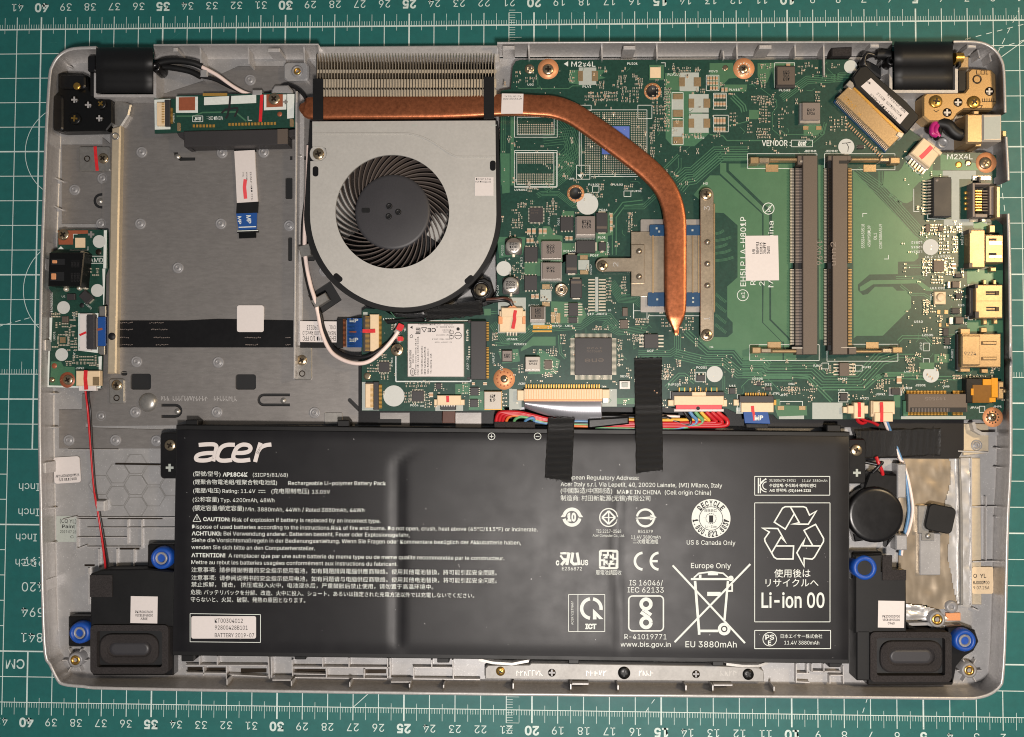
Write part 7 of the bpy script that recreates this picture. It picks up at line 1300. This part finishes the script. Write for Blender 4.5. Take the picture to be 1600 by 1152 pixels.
o = prism(MB(), pf(U1, (400, 1020), (690, 1018)) + pf(U2, (660, 145), (390, 140)), 6, 12.0, .35).build('usb_port', 'hingeb', ub, label='black usb port')
for f, r in ((U1, (420, 1072, 530, 1120)), (U2, (412, 28, 525, 100))):
    FX = f; prism(MB(), R(*r), 11.9, 12.03).build('slot', 'dark', o); prism(MB(), R(r[0] + 6, r[1] + 10, r[0] + 45, r[3] - 12, 6), 12.0, 12.2, .08).build('spring_tip', 'cupad', o)
c = MB(); FX = U1
for k in range(3): T(c, 'USB3.1', 600 + k * 24, 1140 + 0, 600 + k * 24, 1085, 16, 12.03)
FX = U2; [T(c, 'C1910', 598 + k * 26, 105, 598 + k * 26, 35, 18, 12.03) for k in range(3)]; c.build('faint_lettering', 'chip', o)
for f, u, v in ((U1, 695, 1035), (U1, 695, 1092), (U1, 695, 1140), (U2, 695, 35), (U2, 695, 92), (U2, 690, 150), (U1, 665, 1025), (U2, 530, 165), (U2, 640, 155)): lathe(MB(), *pf(f, (u, v))[0], [(4.2, 6.6), (3.8, 7.4), (1.5, 7.8), (.1, 7.8)], 12, cap=False).build('solder_joint', 'solder', o)
lathe(MB(), *pf(U1, (805, 1015))[0], [(5, 6.6), (4.8, 6.7), (.1, 6.72)], 14, cap=False).build('test_point', 'screwd', ub); lathe(MB(), *pf(U2, (443, 795))[0], [(4.4, 6.6), (4.2, 6.7), (.1, 6.72)], 14, cap=False).build('test_point', 'cured', ub)
q = pf(U1, (512, 872))[0]; screw(q[0], q[1], 9, 6.7, ub); q = pf(U2, (550, 910))[0]; lathe(MB(), *q, [(12.5, 6.6), (12.3, 6.7), (.1, 6.71)], 24, cap=False).build('screw_pad', 'cured', ub); screw(q[0], q[1], 8, 6.75, ub); q = pf(U2, (420, 910))[0]; lathe(MB(), *q, [(4.5, 6.6), (4, 7.2), (.1, 7.3)], 14, cap=False).build('locating_pin', 'screw', ub)
c = MB(); q = pf(U1, (745, 872))[0]
for k in (0, 90): prism(c, rot(rr(q[0] - 5, q[1] - 1.6, q[0] + 5, q[1] + 1.6), *q, k), 6.6, 6.7 + k * .0003)
c.build('plus_hole', 'alu', ub)
FX = U2; o = prism(MB(), R(650, 368, 715, 668, 4), 6.6, 8.2, .2).build('ribbon_connector', 'white', ub); prism(MB(), R(708, 375, 770, 660, 4), 6.6, 8.6, .2).build('flip_lid', 'hub', o); prism(MB(), R(650, 366, 752, 385, 2), 6.6, 8.0, .1).build('side_wing', 'white', o); prism(MB(), R(645, 650, 740, 670, 2), 6.6, 8.0, .1).build('side_wing', 'white', o); c = MB()
for k in range(26): prism(c, R(706, 392 + k * 10, 730, 397 + k * 10), 8.5, 8.66)
c.build('pins', 'chip', o, kind='stuff'); c = MB(); line(c, P((650, 545), (705, 520)), 3.4, 8.24); c.build('marker_stripe', 'red', o)
o2 = prism(MB(), R(800, 393, 862, 632, 2), 6.8, 7.4, .1).build('blue_end', 'bluet', lr); c = MB(); line(c, P((795, 500), (838, 492)), 3.4, 7.44); c.build('marker_stripe', 'cured', o2); prism(MB(), R(810, 305, 866, 395, 2), 5, 6.2, .2).build('guide_block', 'steel', case); prism(MB(), R(800, 632, 856, 705, 3), 5, 6.2, .2).build('guide_block', 'steel', case); prism(MB(), R(766, 405, 802, 640), 6.8, 7.3, .1).build('clear_end', 'coil', lr)
lathe(MB(), *Q(912, 553), [(6, 6.6), (5.6, 6.9), (.1, 6.95)], 16, cap=False).build('ribbon_window', 'dark', case)
o = prism(MB(), R(620, 835, 815, 958, 3), 6.6, 8.6, .25).build('speaker_connector', 'cream', ub); prism(MB(), R(640, 955, 780, 1000, 6), 6.2, 8.0, .3).build('plug', 'white', o); c = MB(); line(c, P((702, 832), (698, 900), (705, 990)), 6, 8.64); c.build('marker_stripe', 'red', o); prism(MB(), R(758, 885, 812, 955), 8.6, 8.72, .05).build('contact_window', 'pale', o)
def ucl(f, r, du, dv, kind=None):
    u = r[0]
    while u < r[2]:
        v = r[1]
        while v < r[3]:
            if rs.random() < .8:
                q = pf(f, (u, v))[0]; w, h = (4, 2) if rs.random() < .6 else (2, 4); prism(pu, rr(q[0] - w / 2, q[1] - h / 2, q[0] - w / 2 + w * .35, q[1] + h / 2) if w > h else rr(q[0] - 1, q[1] - 2, q[0] + 1, q[1] - .6), 6.62, 7.1); prism(pu, rr(q[0] + w / 2 - w * .35, q[1] - h / 2, q[0] + w / 2, q[1] + h / 2) if w > h else rr(q[0] - 1, q[1] + .6, q[0] + 1, q[1] + 2), 6.62, 7.1)
            v += dv
        u += du
pu = MB()
for r, du, dv in (((430, 370, 480, 400), 24, 22), ((600, 360, 640, 395), 24, 22), ((580, 420, 610, 470), 24, 24), ((460, 450, 560, 480), 28, 24), ((540, 490, 620, 560), 28, 26), ((560, 570, 620, 680), 28, 24), ((435, 640, 480, 660), 26, 20), ((545, 760, 600, 790), 28, 22), ((600, 720, 800, 790), 30, 26), ((735, 0, 815, 60), 30, 26), ((740, 790, 800, 810), 28, 20)): ucl(U2, r, du, dv)
for u0, v0, u1, v1 in ((470, 535, 560, 545), (470, 620, 560, 632)):
    for k in range(7): prism(pu, pf(U2, (478 + k * 12, v0), (484 + k * 12, v0), (484 + k * 12, v1), (478 + k * 12, v1)), 6.62, 6.9)
for k in range(7):
    for u in (468, 550): prism(pu, pf(U2, (u, 550 + k * 10), (u + 12, 550 + k * 10), (u + 12, 555 + k * 10), (u, 555 + k * 10)), 6.62, 6.9)
pu.build('solder_pads', 'solder', ub, kind='stuff')
FX = U2; prism(MB(), R(545, 205, 612, 255), 6.6, 7.6, .1).build('chip', 'chip', ub); prism(MB(), R(505, 390, 555, 440), 6.6, 7.4, .1).build('chip', 'coild', ub); q = Q(700, 232); o = prism(MB(), rot(rr(q[0] - 9, q[1] - 7, q[0] + 9, q[1] + 7), *q, 45), 6.6, 8.4, .2).build('inductor', 'chip', ub); q = Q(738, 260); prism(MB(), rot(rr(q[0] - 4.5, q[1] - 1.8, q[0] + 4.5, q[1] + 1.8), *q, -45), 6.6, 7.6, .1).build('terminal', 'solder', ub); prism(MB(), R(490, 560, 536, 608), 6.62, 6.7, .0).build('thermal_pad', 'pale', ub)
lathe(MB(), *Q(668, 300), [(4, 6.6), (3.6, 6.7), (.1, 6.72)], 12, cap=False).build('test_point', 'dark', ub)
c = MB(); FX = U1; line(c, R(718, 1050, 850, 1108), .8, 6.64, True); T(c, 'AMD', 733, 1100, 842, 1100, 36, 6.64); sheet(c, P((475, 992), (498, 968), (522, 992)), 6.64); line(c, P((600, 905), (600, 870), (635, 870)), .8, 6.64); line(c, P((720, 970), (720, 1000), (570, 1000)), .8, 6.64)
FX = U2; T(c, 'DA0W8IAS001', 432, 355, 432, 195, 18, 6.64); T(c, 'JSPK1', 620, 822, 690, 822, 17, 6.64); T(c, 'U1', 505, 235, 535, 235, 15, 6.64); T(c, 'U001', 452, 585, 452, 515, 16, 6.64); T(c, 'TJOL', 600, 660, 600, 740, 16, 6.64); T(c, 'L2501', 690, 285, 745, 335, 15, 6.64); T(c, '2S52', 600, 365, 600, 425, 15, 6.64); c.build('silkscreen_print', 'silk', ub)
fr(0, 0, 1)
# ---------------------------------------------------------------- display cable plug (turned diagonally)
FX = C_
dp = thing('display_cable', 'display cable with golden diagonal plug, black tape and white label at top right', 'display cable', 1365, 170, 8)
c = MB(); prism(c, pf(C_, (122, 412), (165, 402), (545, 762), (500, 800), (432, 868), (40, 490)), 9.2, 11.2, .25); o = c.build('plug_shell', 'pale', dp)
prism(MB(), pf(C_, (172, 412), (510, 745), (500, 757), (160, 425)), 11.2, 11.5, .1).build('shell_ridge', 'gold', o); prism(MB(), pf(C_, (105, 395), (135, 360), (180, 395), (150, 430)), 9, 11.6, .2).build('plug_ear', 'alu', o); prism(MB(), pf(C_, (500, 745), (545, 762), (520, 800), (480, 775)), 9, 11.6, .2).build('plug_ear', 'alu', o); c = MB(); T(c, '19342', 185, 560, 105, 482, 30, 11.24); T(c, 'H', 222, 615, 208, 602, 24, 11.24); c.build('stamped_digits', 'gold', o)
prism(MB(), pf(C_, (210, 262), (260, 250), (355, 345), (560, 520), (655, 625), (650, 655), (565, 755), (175, 410), (150, 345)), 9.0, 12.2, .5).build('tape_wrap', 'black', dp)
l_ = prism(MB(), pf(C_, (292, 346), (576, 612), (510, 692), (217, 408)), 12.2, 12.4).build('label_sticker', 'white', dp); c = MB(); FX = C_
T(c, 'DC02003K200   REV:1.0', 526, 622, 345, 453, 19, 12.43)
T(c, 'EH5LP EDP CABLE', 490, 648, 292, 460, 19, 12.43); T(c, 'NGE 20190624', 556, 594, 420, 466, 19, 12.43); c.build('label_lettering', 'ink', l_); c = MB(); line(c, P((262, 375), (285, 378), (285, 390), (275, 384)), 1.2, 12.44); c.build('pen_mark', 'ink', l_)
for k in range(4): tube(MB(), [Q(235 + k * 6, 268 - k * 3) + (9.5,), Q(215 + k * 8, 240 - k * 6) + (9 + k * .3,), Q(262, 190 - k * 8) + (9 + k * .4,), Q(340, 165 + k * 6) + (9.5,), Q(430, 172 + k * 8) + (9.5,), Q(520, 200 + k * 6) + (9,)], .75).build('black_lead', 'blackw', dp)
tube(MB(), [Q(330, 172) + (9.6,), Q(400, 172) + (9.8,), Q(470, 190) + (9.6,), Q(530, 215) + (9,)], 1.9).build('cable_sleeve', 'black', dp)
prism(MB(), P((205, 215), (280, 215), (345, 250), (372, 290), (372, 345), (330, 320), (215, 240)), 3, 7, .6).build('corner_recess', 'dark', case); prism(MB(), P((375, 210), (440, 210), (440, 300), (372, 330)), 3, 8, .4).build('corner_block', 'case', case)
prism(MB(), P((0, 118), (152, 105), (150, 178), (0, 180)), 3, 8.0, .4).build('foam_strip', 'foam', case)
fr(0, 0, 1)
# ---------------------------------------------------------------- remaining cables
spw = cable('speaker_wire', 'thin red and black speaker wire running down the left side', 'cable', [('red_wire', [(133, 606, 7), (134.5, 618, 6), (137, 640, 4.2), (141, 690, 4.2), (146, 755, 4.2), (150, 785, 5), (153, 800, 4.6), (159, 840, 4.2), (164, 880, 6), (164.5, 893, 9)], .42, 'redw'), ('black_wire', [(137, 606, 7), (138, 622, 5.6), (141.5, 645, 4), (143.5, 690, 4), (148, 755, 4), (152, 785, 4.6), (156, 805, 4.2), (163, 845, 4), (167.5, 880, 5.6), (167, 893, 8.6)], .42, 'blackw')])
cable('speaker_wire', 'blue and white speaker wires passing the coin cell at right', 'cable', [('white_wire', [(1382, 658, 9), (1386, 668, 7), (1391, 678, 5), (1405, 715, 5), (1410, 722, 5), (1417, 742, 4.8), (1424, 775, 4.8), (1426, 800, 4.8), (1420, 828, 4.8), (1412, 845, 5), (1408, 868, 6)], .6, 'whitew'), ('blue_wire', [(1385, 657, 9), (1389, 668, 7), (1393, 678, 5), (1407, 715, 5), (1413, 730, 4.8), (1418, 770, 4.6), (1420, 800, 4.6), (1415, 828, 4.6), (1409, 846, 4.8), (1406, 868, 6)], .6, 'bluew')])
cable('coin_cell_wire', 'red and black coin cell wires leaving the small cream connector', 'cable', [('red_wire', [(1339, 652, 9.4), (1341, 658, 8), (1347, 661, 6.4), (1353, 659, 6)], .75, 'redw'), ('red_wire', [(1344, 653, 9.2), (1352, 656, 7.6), (1363, 659, 6.6), (1372, 664, 6)], .75, 'redw'), ('black_wire', [(1342, 652, 9.6), (1350, 654, 8.2), (1362, 656, 7), (1374, 662, 6)], .65, 'blackw')])
bw = []
for k, (mt, nm_) in enumerate((('redw', 'red_wire'), ('redw', 'red_wire'), ('redw', 'red_wire'), ('yellow', 'yellow_wire'), ('green', 'green_wire'), ('bluew', 'blue_wire'), ('blackw', 'black_wire'))):
    x0 = 1120 - k * 8.5; b = 1145 - k * 9; yy = 668 - k * 2.5
    yt = (666, 663.5, 661, 656, 669.5, 671.5, 652)[k]
    bw.append((nm_, [(x0, 643, 8.8), (x0 + 8 - k * .6, 650, 8.4), (min(b, x0 + 16 - k), 657, 7.6), (x0 + 4 + (8 if k < 3 else 0), yt - 1 if k < 4 else 664, 7.4), (x0 - 30, yt, 7.2), (1040, yt + .4, 7.4), (1000, yt, 7.6), (950, yt - 1, 7.4), (930, yt - .5, 7.2)], .85 if k < 3 else .72, mt))
bcb = cable('battery_cable', 'bundle of red, yellow, green and blue battery wires along the battery top edge', 'cable', bw)
for k, mt in enumerate(('redw', 'redw', 'redw', 'orange', 'green', 'bluew')):
    dx = (0, 5, 10, 16, 28, 45)[k]; y = 643 + k * 2.4 + (3 if k > 2 else 0)
    tube(MB(), [(776 + dx, 668, 5.5), (775 + dx, 660, 7), (778 + dx, 648 + k * 1.6, 8.2), (786 + dx, 644 + k * 1.8, 8.6), (812 + dx * .5, 645 + k * 2, 8.2), (836, 650 + k * 1.6, 7.6), (858, 655 + k * 1.4, 7.2), (900, 657 + k * 1.5, 7)], .75 if k < 3 else .6).build('wire', mt, bcb)
for k, mt in enumerate(('bluew', 'blackw', 'green', 'orange')): tube(MB(), [(890, 658 + k * 2.4, 7.4), (920, 659 + k * 2.4, 7.4), (990, 662 + k * 2.2, 7)], .6).build('wire', mt, bcb)
prism(MB(), [(919, 655), (983, 651), (983, 663), (919, 670)], 7, 9.2, .6).build('sleeve', 'gloss', bcb); prism(MB(), rr(772, 659, 836, 672, 2), 5, 8.2, .3).build('foam_wrap', 'foam', bcb)
tube(MB(), [(940, 653, 6.6), (975, 650.5, 6.8), (1020, 650, 6.4), (1062, 651, 6.4)], .6).build('white_wire', 'whitew', bcb)
# keyboard ribbon
kr = thing('ribbon_cable', 'broad ribbed silver keyboard ribbon curving down below the wide cream connector', 'ribbon cable', 880, 640, 8)
fr(*L_); vs = []; NR = 64; n = 8; mb = MB()
for j in range(n + 1):
    t = j / n
    for i in range(NR + 1):
        u = 257 + (892 - 257) * i / NR; yb = 400 + 110 * math.sin(min(1, i / NR * 1.25) * math.pi / 2) ** .8 if True else 0
        v = 350 + (yb - 350) * t; x, y = Q(u, v); z = 9.6 + 1.0 * math.sin(t * 2.2) - 2.8 * t * t + (.3 if i % 2 else -.2); vs.append(W(x, y, z))
mb.add(vs, [(j * (NR + 1) + i, (j + 1) * (NR + 1) + i, (j + 1) * (NR + 1) + i + 1, j * (NR + 1) + i + 1) for j in range(n) for i in range(NR)], True); mb.build('ribbon', 'ribbon', kr)
prism(MB(), P((200, 405), (262, 372), (262, 420), (220, 425)), 6, 7.6, .2).build('ribbon_tail', 'ribbon', kr)
tr_ = thing('ribbon_cable', 'small touchpad ribbon with blue end marked in white at the board bottom edge', 'ribbon cable', 1183, 652, 7)
fr(*M_); o = prism(MB(), P((694, 470), (915, 480), (935, 585), (708, 580)), 8.6, 9.1, .1).build('blue_end', 'bluet', tr_); prism(MB(), P((715, 582), (915, 586), (918, 625), (720, 622)), 6.5, 7.2, .2).build('ribbon', 'gloss', tr_)
c = MB(); T(c, 'MB', 795, 552, 872, 553, 40, 9.14, bold=.03); c.build('printing', 'silk', o); c = MB(); line(c, P((785, 478), (795, 556)), 4, 9.13); c.build('marker_stripe', 'red', o)
fr(*O_); br_ = thing('ribbon_cable', 'narrow brown ribbon dropping from the small fingerprint connector', 'ribbon cable', 702, 655, 6); prism(MB(), P((815, 1040), (930, 1040), (925, 1160), (812, 1160)), 5, 7.6, .2).build('ribbon', 'brown', br_)
fr(0, 0, 1)
prism(MB(), [(600, 500), (660, 496), (664, 500), (660, 503), (605, 506)], 8, 9.4, .3).build('cable_sleeve', 'gloss', fc)
